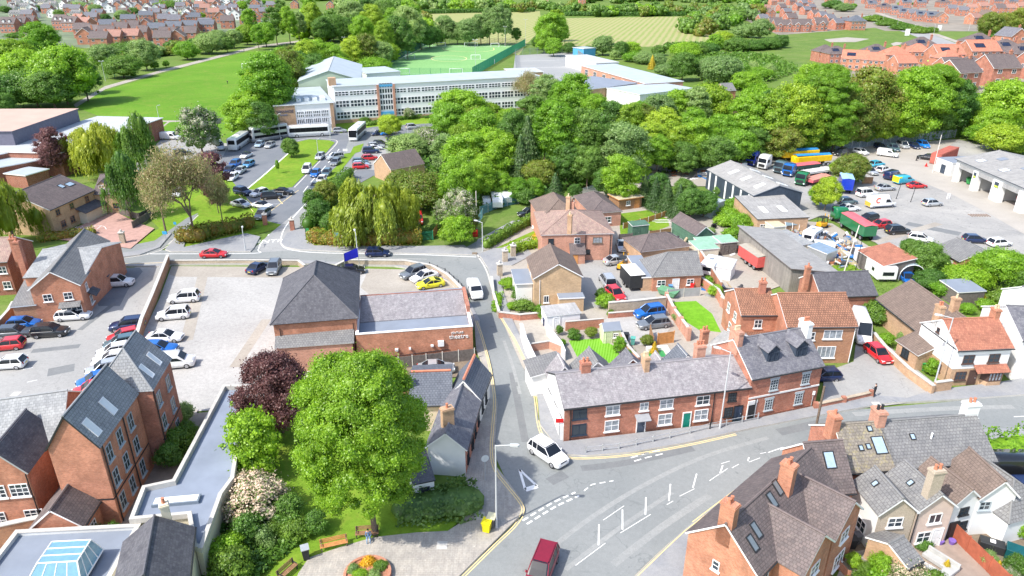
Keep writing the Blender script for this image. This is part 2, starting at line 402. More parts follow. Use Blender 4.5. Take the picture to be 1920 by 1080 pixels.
M_red = gloss('red_paint', (.62, .02, .02), .35)
M_lamp = gloss('headlamp_lens', (.75, .78, .8), .1)
M_tail = gloss('tail_lamp', (.45, .015, .015), .2)
M_plate = plain('number_plate', (.78, .78, .72), .5, .03)
M_platey = plain('yellow_plate', (.75, .6, .1), .5, .03)
# ---------------------------------------------------------------- ground: one sheet to the horizon
_b = MB(); _b.box(-1900, 1900, -60, 3600, -.6, 0, 0); struct(_b.obj('ground', M_terr))
# ---------------------------------------------------------------- buildings
def rz(a): return Matrix.Rotation(a, 4, 'Z')
def T(x, y, z): return Matrix.Translation((x, y, z))
WIN = {}
def win_mesh(w, h, fr, nx, ny, sill, glass):
    key = (round(w, 2), round(h, 2), fr.name, nx, ny, sill, glass.name)
    if key in WIN: return WIN[key]
    b = MB(); t = .07; d = .07; m = .03
    if fr.name == 'school_frame': t = .13; m = .11; sill = 0
    for x0, x1, z0, z1 in ((0, w, 0, t), (0, w, h-t, h), (0, t, t, h-t), (w-t, w, t, h-t)): b.box(x0, x1, -d, .03, z0, z1)
    for i in range(1, nx): x = w*i/nx; b.box(x-m, x+m, -d+.01, .02, t, h-t)
    for i in range(1, ny): z = h*i/ny; b.box(t, w-t, -d+.018, .012, z-m, z+m)
    if sill: b.box(-.1, w+.1, -.15, .03, -.12, 0)
    if sill == 2: b.box(-.12, w+.12, -.05, .03, h, h+.22)
    g = MB(); g.box(t*.8, w-t*.8, -.03, .02, t*.8, h-t*.8)
    WIN[key] = (b.mesh('window', [fr]), g.mesh('pane', [glass])); return WIN[key]
class Bld:
    """one building: an empty at its corner; blocks, windows, chimneys are its parts"""
    def __init__(s, name, desc, cat, A, B, za=0, where='', group=None):
        a, b = G(*A, za), G(*B, za); s.o = a; s.r = math.atan2(b.y-a.y, b.x-a.x); s.L = (b-a).length
        s.root = empty(name, (a.x, a.y), s.r); tag(s.root, desc, cat, where, group); s.B = []
    def loc(s, x, y, z=0):
        p = G(x, y, z)-s.o; c, q = math.cos(-s.r), math.sin(-s.r); return (p.x*c-p.y*q, p.x*q+p.y*c)
    def place(s, me, name, mat, parent=None):
        o = bpy.data.objects.new(name, me); COL.objects.link(o); kid(o, parent or s.root); o.matrix_local = mat; return o
    def mb(s, b, name, mats, mat=None, parent=None, smooth=False):
        o = b.obj(name, mats, parent or s.root, smooth)
        if mat is not None: o.matrix_local = mat
        return o
    def block(s, rect, ze, zr, kind, wall, rf, z0=0, over=.25, rot=None, fascia=None, side=None, hipend=(1, 1), ridge=True, gutter=True, wallf=None, name='wall'):
        """rect (x0,x1,y0,y1) local; rot: (A,B,C,za) survey corners instead of rect; returns a block used for windows"""
        if rot:
            A, B, C, za = rot; a, b, c = G(*A, za), G(*B, za), (G(*C, za) if not isinstance(C, (int, float)) else None)
            r = math.atan2(b.y-a.y, b.x-a.x); Lx = (b-a).length
            if c is None: D = C
            else: dd = c-a; D = -dd.x*math.sin(r)+dd.y*math.cos(r)
            p = a-s.o; q, w_ = math.cos(-s.r), math.sin(-s.r)
            M = T(p.x*q-p.y*w_, p.x*w_+p.y*q, 0) @ rz(r-s.r)
            if D < 0: M = M @ T(Lx, 0, 0) @ rz(math.pi); D = -D
            x0, x1, y0, y1 = 0, Lx, 0, D
        else:
            x0, x1, y0, y1 = rect; M = T(x0, y0, 0); x1 -= x0; y1 -= y0; x0 = y0 = 0
        fascia = fascia or W_fascia; b = MB(); f = MB(); o = over; th = .14
        W, D = x1, y1
        if kind == 'gable_v':          # ridge along y
            b.poly([(0, 0, z0), (W, 0, z0), (W, 0, ze), (W/2, 0, zr), (0, 0, ze)], 1 if wallf else 0); b.poly([(W, D, z0), (0, D, z0), (0, D, ze), (W/2, D, zr), (W, D, ze)])
            b.poly([(0, D, z0), (0, 0, z0), (0, 0, ze), (0, D, ze)], 2 if side else 0); b.poly([(W, 0, z0), (W, D, z0), (W, D, ze), (W, 0, ze)])
            k = (zr-ze)/(W/2); e = ze-k*o+th; t = zr+th
            f.slab([(-o, -o, e), (-o, D+o, e), (W/2, D+o, t), (W/2, -o, t)], th, 0, 1); f.slab([(W+o, -o, e), (W+o, D+o, e), (W/2, D+o, t), (W/2, -o, t)], th, 0, 1)
            if ridge: f.tube((W/2, -o, t), (W/2, D+o, t), .11, n=6, m=2)
        elif kind == 'gable':
            b.poly([(0, D, z0), (0, 0, z0), (0, 0, ze), (0, D/2, zr), (0, D, ze)], 2 if side else 0); b.poly([(W, 0, z0), (W, D, z0), (W, D, ze), (W, D/2, zr), (W, 0, ze)])
            b.poly([(0, 0, z0), (W, 0, z0), (W, 0, ze), (0, 0, ze)], 1 if wallf else 0); b.poly([(W, D, z0), (0, D, z0), (0, D, ze), (W, D, ze)])
            k = (zr-ze)/(D/2); e = ze-k*o+th; t = zr+th; oo = o*.5
            f.slab([(-oo, -o, e), (W+oo, -o, e), (W+oo, D/2, t), (-oo, D/2, t)], th, 0, 1); f.slab([(-oo, D+o, e), (W+oo, D+o, e), (W+oo, D/2, t), (-oo, D/2, t)], th, 0, 1)
            if ridge: f.tube((-oo, D/2, t), (W+oo, D/2, t), .11, n=6, m=2)
            if gutter: f.tube((-oo, -o-.05, e-.1), (W+oo, -o-.05, e-.1), .07, n=6, m=3)
        elif kind in ('hip', 'hip_v'):
            b.box(0, W, 0, D, z0, ze)
            k = 0; i0, i1 = hipend
            x0_, x1_, y0_, y1_ = -o, W+o, -o, D+o; t = zr+th; e = ze+.02
            if kind == 'hip':
                h = (y1_-y0_)/2*.92; xa, xb = (x0_+h if i0 else x0_), (x1_-h if i1 else x1_); ym = (y0_+y1_)/2
                if xa > xb: xa = xb = (x0_+x1_)/2
                f.slab([(x0_, y0_, e), (x1_, y0_, e), (xb, ym, t), (xa, ym, t)], th, 0, 1); f.slab([(x0_, y1_, e), (x1_, y1_, e), (xb, ym, t), (xa, ym, t)], th, 0, 1)
                if i0: f.slab([(x0_, y0_, e), (x0_, y1_, e), (xa, ym, t)], th, 0, 1)
                else: b.poly([(0, D, ze), (0, 0, ze), (0, D/2, zr)])
                if i1: f.slab([(x1_, y0_, e), (x1_, y1_, e), (xb, ym, t)], th, 0, 1)
                else: b.poly([(W, 0, ze), (W, D, ze), (W, D/2, zr)])
                f.tube((xa, ym, t), (xb+.01, ym, t), .1, n=6, m=2)
                for cx, cy, q in ((x0_, y0_, xa), (x0_, y1_, xa), (x1_, y0_, xb), (x1_, y1_, xb)):
                    if (q == xa and i0) or (q == xb and i1): f.tube((cx, cy, e), (q, ym, t), .09, n=6, m=2)
            else:
                h = (x1_-x0_)/2*.92; ya, yb = (y0_+h if i0 else y0_), (y1_-h if i1 else y1_); xm = (x0_+x1_)/2
                if ya > yb: ya = yb = (y0_+y1_)/2
                f.slab([(x0_, y0_, e), (x0_, y1_, e), (xm, yb, t), (xm, ya, t)], th, 0, 1); f.slab([(x1_, y0_, e), (x1_, y1_, e), (xm, yb, t), (xm, ya, t)], th, 0, 1)
                if i0: f.slab([(x0_, y0_, e), (x1_, y0_, e), (xm, ya, t)], th, 0, 1)
                else: b.poly([(0, 0, ze), (W, 0, ze), (W/2, 0, zr)])
                if i1: f.slab([(x0_, y1_, e), (x1_, y1_, e), (xm, yb, t)], th, 0, 1)
                else: b.poly([(W, D, ze), (0, D, ze), (W/2, D, zr)])
                f.tube((xm, ya, t), (xm, yb+.01, t), .1, n=6, m=2)
                for cx, cy, q in ((x0_, y0_, ya), (x1_, y0_, ya), (x0_, y1_, yb), (x1_, y1_, yb)):
                    if (q == ya and i0) or (q == yb and i1): f.tube((cx, cy, e), (xm, q, t), .09, n=6, m=2)
        elif kind == 'mono':           # low at the front (y=0), high at the back
            b.prism([(0, 0), (W, 0), (W, D), (0, D)], z0, [ze-.01, ze-.01, zr-.01, zr-.01])
            k = (zr-ze)/D; f.slab([(-o, -o, ze-k*o+th), (W+o, -o, ze-k*o+th), (W+o, D+o*.3, zr+k*o*.3+th), (-o, D+o*.3, zr+k*o*.3+th)], th, 0, 1)
        elif kind == 'mono_x':         # low at x=0, high at x=W
            b.prism([(0, 0), (W, 0), (W, D), (0, D)], z0, [ze-.01, zr-.01, zr-.01, ze-.01])
            k = (zr-ze)/W; f.slab([(-o, -o, ze-k*o+th), (W+o, -o, zr+k*o+th), (W+o, D+o, zr+k*o+th), (-o, D+o, ze-k*o+th)], th, 0, 1)
        elif kind == 'flat':
            b.box(0, W, 0, D, z0, ze); f.box(-o, W+o, -o, D+o, ze+.002, ze+.2, 1, 0)
        elif kind == 'parapet':
            t = .28
            b.box(0, W, 0, t, z0, zr); b.box(0, W, D-t, D, z0, zr); b.box(0, t, t, D-t, z0, zr); b.box(W-t, W, t, D-t, z0, zr)
            f.box(t+.002, W-t-.002, t+.002, D-t-.002, ze-.2, ze, 0)
            f.box(-.05, W+.05, -.05, t+.05, zr+.002, zr+.09, 1); f.box(-.05, W+.05, D-t-.05, D+.05, zr+.002, zr+.09, 1)
            f.box(-.05, t+.05, t+.052, D-t-.052, zr+.002, zr+.09, 1); f.box(W-t-.05, W+.05, t+.052, D-t-.052, zr+.002, zr+.09, 1)
        s.mb(b, name, [wall, wallf or wall, side or wall], M)
        rm = MATS.get(rf.name+'_ridge') or plain(rf.name+'_ridge', tuple(_basecol(rf)), .8, .15, 3)
        s.mb(f, 'roof', [rf, fascia, rm, W_black], M)
        bl = (M, W, D, ze, zr, kind, o); s.B.append(bl); return bl
    def fm(s, bl, face):
        M, W, D, ze, zr, kind, o = bl
        return {'f': (M, W), 'r': (M @ T(W, 0, 0) @ rz(math.pi/2), D), 'b': (M @ T(W, D, 0) @ rz(math.pi), W), 'l': (M @ T(0, D, 0) @ rz(-math.pi/2), D)}[face]
    def win(s, bl, face, t, z, w=1.0, h=1.2, fr=None, nx=2, ny=2, sill=1, glass=None, name='window'):
        F, W = s.fm(bl, face); fr = fr or W_fascia; x = t*W-w/2 if t <= 1 else t-w/2
        a, g = win_mesh(w, h, fr, nx, ny, sill, glass or M_glass)
        o = s.place(a, name, F @ T(x, 0, z)); s.place(g, 'pane', Matrix.Identity(4), o); return o
    def row(s, bl, face, ts, z, w=1.0, h=1.2, **k):
        for t in ts: s.win(bl, face, t, z, w, h, **k)
    def door(s, bl, face, t, w=.9, h=2.0, mat=None, fr=None, z=0, canopy=None):
        F, W = s.fm(bl, face); x = t*W-w/2; fr = fr or W_fascia
        b = MB(); b.box(0, w, -.05, .02, 0, h); b.box(w*.15, w*.42, -.065, -.052, h*.12, h*.45); b.box(w*.58, w*.85, -.065, -.052, h*.12, h*.45); b.box(w*.15, w*.42, -.065, -.052, h*.55, h*.9); b.box(w*.58, w*.85, -.065, -.052, h*.55, h*.9)
        o = s.mb(b, 'door', [mat or M_green], F @ T(x, 0, z))
        b = MB(); b.box(-.1, 0, -.09, .02, 0, h+.1); b.box(w, w+.1, -.09, .02, 0, h+.1); b.box(0, w, -.09, .02, h+.001, h+.1); s.mb(b, 'door_frame', [fr], F @ T(x, 0, z), o)
        b = MB(); b.box(w*.86, w*.92, -.12, -.05, h*.48, h*.53); s.mb(b, 'handle', [M_steel], F @ T(x, 0, z) if False else Matrix.Identity(4), o)
        for c in KIDS[o.name]: c.matrix_local = Matrix.Identity(4)
        if canopy:
            b = MB(); b.slab([(-.35, -.9, h+.15), (w+.35, -.9, h+.15), (w+.35, 0, h+.5), (-.35, 0, h+.5)], .1, 0); s.mb(b, 'canopy', [canopy], F @ T(x, 0, z))
        return o
    def chim(s, x, y, z0, z1, w=.7, d=.5, mat=None, pots=2, pm=None, ang=0):
        b = MB(); b.box(-w/2, w/2, -d/2, d/2, z0, z1-.25); b.box(-w/2-.07, w/2+.07, -d/2-.07, d/2+.07, z1-.25+.001, z1-.1); b.box(-w/2-.02, w/2+.02, -d/2-.02, d/2+.02, z1-.099, z1)
        o = s.mb(b, 'chimney', [mat or B_red], T(x, y, 0) @ rz(ang))
        for i in range(pots):
            p = MB(); px = (i-(pots-1)/2)*min(.42, w/max(pots, 1)); p.lathe([(.15, z1), (.13, z1+.12), (.11, z1+.38), (.14, z1+.4), (.14, z1+.46), (.09, z1+.47)], (px, 0), 8)
            s.mb(p, 'chimney_pot', [pm or M_pot], Matrix.Identity(4), o)
        return o
    def chimpx(s, px, py, ztop, z0=None, **k):
        x, y = s.loc(px, py, ztop); return s.chim(x, y, z0 if z0 is not None else ztop-2.2, ztop, **k)
    def sky(s, bl, side, t, q, w=.8, h=1.2, glass=None, fr=None, name='skylight'):
        """rooflight on slope 'f','b' (gable/hip/mono) or 'l','r' (gable_v); q = 0 eave .. 1 ridge"""
        M, W, D, ze, zr, kind, o = bl
        if side in 'fb':
            run = D if kind == 'mono' else D/2; a = math.atan2(zr-ze, run); F = M if side == 'f' else M @ T(W, D, 0) @ rz(math.pi); x = t*W
        else:
            run = W if kind == 'mono_x' else W/2; a = math.atan2(zr-ze, run); F = M @ T(0, D, 0) @ rz(-math.pi/2) if side == 'l' else M @ T(W, 0, 0) @ rz(math.pi/2); x = t*D
        F = F @ T(x, q*run, ze+(zr-ze)*q+.14) @ Matrix.Rotation(a, 4, 'X')
        b = MB(); e = .08
        b.box(-w/2-e, w/2+e, -e, 0, 0, .1); b.box(-w/2-e, w/2+e, h, h+e, 0, .1); b.box(-w/2-e, -w/2, 0, h, 0, .1); b.box(w/2, w/2+e, 0, h, 0, .1)
        ob = s.mb(b, name, [fr or W_black], F)
        g = MB(); g.box(-w/2, w/2, 0, h, .02, .07); s.mb(g, 'pane', [glass or M_glassb], Matrix.Identity(4), ob); return ob
    def dormer(s, bl, t, q, w=1.3, h=1.2, rf=None, cheek=None, fr=None, side='f', gable=True):
        M, W, D, ze, zr, kind, o = bl; k = (zr-ze)/(D/2); F = M if side == 'f' else M @ T(W, D, 0) @ rz(math.pi)
        x0, x1 = t*W-w/2, t*W+w/2; y0 = q*D/2; z0 = ze+k*y0; zt = z0+h+.15; y1 = min((zt-ze)/k, D/2); zt2 = zt+(w*.45 if gable else .2); y2 = min((zt2-ze)/k, D/2)
        b = MB(); b.poly([(x0, y0, z0), (x1, y0, z0), (x1, y0, zt), (x0, y0, zt)]); b.poly([(x0, y0, z0), (x0, y0, zt), (x0, y1, zt)]); b.poly([(x1, y0, z0), (x1, y1, zt), (x1, y0, zt)])
        if gable: b.poly([(x0, y0, zt), (x1, y0, zt), ((x0+x1)/2, y0, zt2)])
        ob = s.mb(b, 'dormer', [cheek or W_navy], F)
        f = MB(); e = .18; xm = (x0+x1)/2
        if gable:
            f.slab([(x0-e, y0-e, zt-.1), (xm, y0-e, zt2+.08), (xm, y2, zt2+.08), (x0-e, y1, zt-.1)], .08); f.slab([(x1+e, y0-e, zt-.1), (xm, y0-e, zt2+.08), (xm, y2, zt2+.08), (x1+e, y1, zt-.1)], .08)
        else: f.slab([(x0-e, y0-e, zt+.05), (x1+e, y0-e, zt+.05), (x1+e, y1+.4, zt+.2), (x0-e, y1+.4, zt+.2)], .08)
        s.mb(f, 'dormer_roof', [rf], Matrix.Identity(4), ob)
        a, g = win_mesh(w*.8, h*.85, fr or W_fascia, 2, 1, 0, M_glass); s.place(a, 'window', T(x0+w*.1, y0-.02, z0+.12), ob)
        return ob
    def band(s, bl, face, z, h=.2, d=.05, mat=None, name='string_course', t0=0, t1=1):
        F, W = s.fm(bl, face); b = MB(); b.box(t0*W, t1*W, -d, .01, z, z+h); return s.mb(b, name, [mat or W_fascia], F)
    def pipe(s, bl, face, t, z1, mat=None):
        F, W = s.fm(bl, face); b = MB(); b.tube((t*W, -.09, .1), (t*W, -.09, z1), .055, n=6); return s.mb(b, 'drainpipe', [mat or W_black], F)
    def solar(s, bl, side, t, q, w, h):
        return s.sky(bl, side, t, q, w, h, M_solar, W_black, 'solar_panel')
def _basecol(m):
    for n in m.node_tree.nodes:
        if n.type == 'TEX_BRICK': c = n.inputs['Color1'].default_value; return (c[0]*.9, c[1]*.9, c[2]*.9)
    return (.35, .35, .35)
# ---------------------------------------------------------------- walls, fences, poles, hedges
def path3(px): return [G(*p) for p in px]
def wall(px, desc, where, h=1.5, t=.25, mat=None, cap=None, name='garden_wall', cat='wall', group=None, piers=0, h2=None):
    P = path3(px); o0 = P[0]; root = empty(name, (o0.x, o0.y)); tag(root, desc, cat, where, group)
    b = MB(); c = MB(); pr = MB(); acc = 0; n = len(P)
    for i in range(n-1):
        a, q = P[i]-o0, P[i+1]-o0; d = (q-a); l = d.length; d /= l; nn = Vector((-d.y, d.x))*t/2; nc = nn*1.35
        ha = hb = h+(i % 3)*.006; e = d*t*.35
        b.prism([tuple(a-nn), tuple(q+e-nn), tuple(q+e+nn), tuple(a+nn)], 0, [ha, hb, hb, ha])
        c.slab([(*(a-nc), ha+.09), (*(q+e-nc), hb+.09), (*(q+e+nc), hb+.09), (*(a+nc), ha+.09)], .085)
        if piers:
            k = max(1, int(l/piers))
            for j in range(1 if i else 0, k+1):
                p = a+d*l*j/k; pr.box(p.x-t*.8, p.x+t*.8, p.y-t*.8, p.y+t*.8, 0, ha+.25)
    b.obj('brickwork' if 'brick' in (mat or B_red).name else 'masonry', [mat or B_red], root); c.obj('coping', [cap or M_kerb], root)
    if piers: pr.obj('pier', [mat or B_red], root)
    return root
def fence(px, desc, where, h=1.7, mat=None, post=None, step=2.2, kind='panel', name='fence', group=None, th=.05):
    P = path3(px); o0 = P[0]; root = empty(name, (o0.x, o0.y)); tag(root, desc, 'fence', where, group); b = MB(); p = MB()
    for i in range(len(P)-1):
        a, q = P[i]-o0, P[i+1]-o0; d = q-a; l = d.length; d /= l; nn = Vector((-d.y, d.x))
        k = max(1, round(l/step))
        for j in range(1 if i else 0, k+1):
            c = a+d*l*j/k; p.box(c.x-.06, c.x+.06, c.y-.06, c.y+.06, 0, h+.1)
        if kind == 'panel': b.prism([tuple(a-nn*th/2), tuple(q-nn*th/2), tuple(q+nn*th/2), tuple(a+nn*th/2)], .05, h+(i % 3)*.006)
        elif kind == 'bars':
            m = int(l/.19)
            for j in range(m):
                c = a+d*(j+.5)*l/m+nn*.03; b.prism([tuple(c-d*.05), tuple(c+d*.05), tuple(c+d*.05+nn*.02), tuple(c-d*.05+nn*.02)], .05, h)
            for z in (.25, h-.35): b.prism([tuple(a-nn*.02), tuple(q-nn*.02), tuple(q+nn*.02), tuple(a+nn*.02)], z, z+.06)
        elif kind == 'mesh':
            m = max(2, int(h/.32))
            for j in range(m+1):
                z = .05+(h-.08)*j/m; b.prism([tuple(a-nn*.008), tuple(q-nn*.008), tuple(q+nn*.008), tuple(a+nn*.008)], z, z+.04)
            m = int(l/.45)
            for j in range(m):
                c = a+d*(j+.5)*l/m; b.prism([tuple(c-d*.02+nn*.02), tuple(c+d*.02+nn*.02), tuple(c+d*.02+nn*.03), tuple(c-d*.02+nn*.03)], .05, h)
        elif kind == 'rail':
            for z in (h*.5, h-.05): b.tube((a.x, a.y, z), (q.x, q.y, z), .03, n=6)
    b.obj({'panel': 'panel', 'bars': 'bars', 'mesh': 'mesh_panel', 'rail': 'rail'}[kind], [mat or M_wood], root); p.obj('posts' if False else 'post', [post or mat or M_wood], root)
    return root
def lamp(px, py, ytop, desc, where, arm=1.2, dir_=0, col=None, flood=False):
    g = G(px, py); h = HZ(g, ytop); h = max(4, min(h, 16)); root = empty('street_lamp' if not flood else 'floodlight_mast', (g.x, g.y), dir_)
    tag(root, desc, 'lamp post', where); b = MB(); b.tube((0, 0, 0), (0, 0, 1.4), .11, n=10); b.tube((0, 0, 1.4), (0, 0, h), .085, .06, 10)
    if flood:
        b.tube((-1, 0, h), (1, 0, h), .05, n=6)
    else: b.tube((0, 0, h-.05), (arm, 0, h+.12), .045, n=6)
    b.obj('pole', [col or M_pole], root)
    if flood:
        for x in (-.8, .8):
            q = MB(); q.box(x-.3, x+.3, -.25, .1, h+.02, h+.3); q.obj('lamp_head', [M_pole], root)
    else:
        q = MB(); q.prism([(arm-.1, -.12), (arm+.55, -.17), (arm+.7, 0), (arm+.55, .17), (arm-.1, .12)], h+.05, h+.2); q.obj('lamp_head', [M_pole], root)
    return root
def pole(px, py, h, r, mat, name, desc, where, cat='pole', lean=(0, 0)):
    g = G(px, py); b = MB(); b.tube((0, 0, 0), (lean[0], lean[1], h), r, r*.8, 8); b.tube((0, 0, 0), (0, 0, .12), r*1.6, n=8)
    o = b.obj(name, [mat]); o.location = (g.x, g.y, GZ(*g)); tag(o, desc, cat, where); return o
# ---------------------------------------------------------------- vegetation
RNG = np.random.default_rng(11)
L_oak = leaf('fresh_green_leaves', (0.183, 0.378, 0.024), (0.305, 0.537, 0.039), .48)
L_lime = leaf('yellow_green_leaves', (0.244, 0.415, 0.027), (0.403, 0.549, 0.043), .45)
L_dark = leaf('deep_green_leaves', (0.091, 0.207, 0.032), (0.165, 0.323, 0.051), .42)
L_grey = leaf('grey_green_leaves', (0.22, 0.354, 0.104), (0.329, 0.476, 0.159), .45)
L_olive = leaf('olive_leaves', (0.195, 0.293, 0.034), (0.293, 0.403, 0.055), .45, (.25, .25, .045))
L_purp = leaf('copper_leaves', (.13, .05, .06), (.29, .135, .14), .45)
L_willow = leaf('willow_leaves', (.24, .33, .03), (.40, .47, .05), .45)
L_conif = leaf('conifer_needles', (.05, .115, .03), (.10, .18, .05), .25)
L_cream = leaf('cream_blossom', (.62, .50, .38), (.74, .63, .50), .3, (.12, .20, .05))
L_may = leaf('pale_blossom_leaves', (.12, .22, .04), (.19, .30, .07), .3, (.52, .50, .38))
L_sparse = leaf('budding_twigs', (.33, .29, .14), (.46, .38, .21), .4, (.22, .28, .08))
L_gold = leaf('golden_leaves', (.55, .38, .02), (.66, .48, .03), .3)
L_hedge = leaf('hedge_leaves', (.11, .23, .03), (.18, .32, .042), .4)
L_hedgeb = leaf('bronze_hedge_leaves', (.15, .20, .02), (.25, .27, .03), .35, (.30, .20, .03))
def quads(P, Nn, w, h, jit=.6, up=None):
    """leaf faces at P facing roughly Nn; returns vertices (n*4,3)"""
    n = len(P); Nn = Nn+RNG.normal(0, jit, (n, 3)); Nn /= np.linalg.norm(Nn, axis=1, keepdims=True)+1e-9
    r = RNG.normal(0, 1, (n, 3)) if up is None else up+RNG.normal(0, .12, (n, 3))
    a = r-Nn*np.sum(r*Nn, 1, keepdims=True); a /= np.linalg.norm(a, axis=1, keepdims=True)+1e-9; b = np.cross(Nn, a)
    s = RNG.uniform(.65, 1.35, (n, 1)); w = w*s; h = h*s
    return np.stack([P-a*h*.5, P+b*w*.5-a*h*.06, P+a*h*.5, P-b*w*.5+a*h*.06], 1).reshape(-1, 3)
def leafmesh(name, V, mat, core=None):
    n = len(V)//4; cv, cf = (core if core else (np.zeros((0, 3)), np.zeros((0, 3), int)))
    me = bpy.data.meshes.new(name); nv = len(V)+len(cv); me.vertices.add(nv); me.vertices.foreach_set('co', np.concatenate([V, cv]).ravel())
    nl = n*4+len(cf)*3; me.loops.add(nl); me.loops.foreach_set('vertex_index', np.concatenate([np.arange(n*4), (cf+len(V)).ravel()]).astype(np.int32))
    me.polygons.add(n+len(cf)); st = np.concatenate([np.arange(n)*4, n*4+np.arange(len(cf))*3]).astype(np.int32)
    me.polygons.foreach_set('loop_start', st); me.update(calc_edges=True); me.materials.append(mat); return me
_ico = None
def ico():
    global _ico
    if _ico is None:
        bm = bmesh.new(); bmesh.ops.create_icosphere(bm, subdivisions=2, radius=1); bm.verts.ensure_lookup_table()
        _ico = (np.array([v.co[:] for v in bm.verts]), np.array([[v.index for v in f.verts] for f in bm.faces])); bm.free()
    return _ico
def lumps(C, Rr, f=.8):
    iv, jf = ico(); vs = []; fs = []
    for i, (c, r) in enumerate(zip(C, Rr)):
        vs.append(c+iv*r*f*(1+RNG.uniform(-.3, .3, (len(iv), 1)))); fs.append(jf+i*len(iv))
    return np.concatenate(vs), np.concatenate(fs)
def crown_lobes(nl, prof='round', rl=.3, bm=1):
    """unit crown: x,y in -1..1, z 0..1; small leafy clumps crowd an uneven egg-shaped envelope, a few big ones fill it"""
    C = []; Rr = []; BD = [(RNG.normal(0, 1, 3), RNG.uniform(-.3, .14)*bm) for _ in range(11)]
    for i in range(nl):
        r = rl*RNG.uniform(.55, 1.25)
        if prof == 'willow':
            ph = RNG.uniform(0, 6.283); u = (i+.5)/nl; z = .3+.62*u; rad = math.sqrt(max(.02, 1-((z-.3)/.68)**2))*.85*(RNG.uniform(.2, 1.1)**.6); C.append((math.cos(ph)*rad, math.sin(ph)*rad, z)); Rr.append(r); continue
        d = RNG.normal(0, 1, 3); d /= np.linalg.norm(d); d[2] = d[2] if d[2] > -.75 else -d[2]; e = 1
        for b, am in BD: b = b/np.linalg.norm(b); e += am*math.exp(-(1-float(d@b))*5)
        k = e*(RNG.uniform(.70, 1.0)**.5)*(1-r*.6); wz = 1 if prof == 'round' else 1.06-.16*max(0, d[2])
        C.append((d[0]*k*wz, d[1]*k*wz, .47+.5*d[2]*k)); Rr.append(r)
    if prof != 'willow':
        for z, r in ((.30, .56), (.47, .62), (.66, .48)): C.append((0, 0, z)); Rr.append(r)
    else: C.append((0, 0, .45)); Rr.append(.5)
    return np.array(C), np.array(Rr)
def broad(name, mat, n=6000, nl=26, prof='round', rl=.3, ls=.042, asp=1.0, jit=.6, core=.66, sct=.22, bm=1):
    C, Rr = crown_lobes(nl, prof, rl, bm); a = asp                       # asp = height / radius of the finished crown
    w = Rr**2; k = RNG.choice(len(C), int(n*1.9), p=w/w.sum()); D = RNG.normal(0, 1, (len(k), 3)); D /= np.linalg.norm(D, axis=1, keepdims=True)
    D[:, 2] = np.where(D[:, 2] < -.35, -D[:, 2]*.5, D[:, 2]); q = RNG.normal(1.0, .2, (len(k), 1)); sc = np.array((1, 1, .85/a))
    P = C[k]+(D*q+RNG.normal(0, sct, (len(k), 3)))*Rr[k][:, None]*sc
    keep = np.ones(len(P), bool)
    for i in range(len(C)):
        d = (P-C[i])/sc; keep &= ~((np.linalg.norm(d, axis=1) < Rr[i]*.62) & (k != i))
    P = P[keep][:n]; D = D[keep][:n]
    S = np.array((1, 1, a)); GD = (P-np.array((0, 0, .4)))*np.array((1, 1, 1.2)); GD /= np.linalg.norm(GD, axis=1, keepdims=True)+1e-6; V = quads(P*S, D*.6+GD*.6, ls, ls*1.25, jit)
    cr = None
    if core: cv, cf = lumps(C*S, Rr, core); cr = (cv, cf)
    V[:, 2] /= a; r_ = np.percentile(np.hypot(V[:, 0], V[:, 1]), 98); z_ = V[:, 2].max(); V /= np.array((r_, r_, z_))
    if cr: cr = (cr[0]/np.array((r_, r_, a*z_)), cr[1])
    return leafmesh(name, V, mat, cr)
def willow(name, mat, n=17000, a=1.6):
    Vs = []; C, Rr = crown_lobes(24, 'willow', .24); cv, cf = lumps(C, Rr*np.array([.8]), .62)
    for _ in range(1500):
        i = RNG.integers(len(C)); d = RNG.normal(0, 1, 3); d[2] = abs(d[2])*.6; d /= np.linalg.norm(d); p = C[i]+d*Rr[i]*np.array((1, 1, .7))
        m = max(5, int(n/1500)); r = math.hypot(p[0], p[1]); ln = RNG.uniform(.12, .7)*(.5+r*.5); ln = min(ln, p[2]-.02)
        t = RNG.uniform(0, 1, m); out = .10*np.sin(t*2.2); dr = np.array((p[0], p[1], 0))/(r+1e-6)
        P = p+dr*out[:, None]+np.array((0, 0, -1))*(t*ln)[:, None]+RNG.normal(0, .016, (m, 3))
        Nn = np.tile(dr+np.array((0, 0, .25)), (m, 1)); Vs.append(quads(P*np.array((1, 1, a)), Nn, .026, .10, .45, np.array((0, 0, -1.0))))
    V = np.concatenate(Vs); V[:, 2] /= a; V[:, 2] /= V[:, 2].max(); cv[:, 2] *= .9; r_ = np.percentile(np.hypot(V[:, 0], V[:, 1]), 98); V[:, :2] /= r_
    return leafmesh(name, V, mat, (cv, cf))
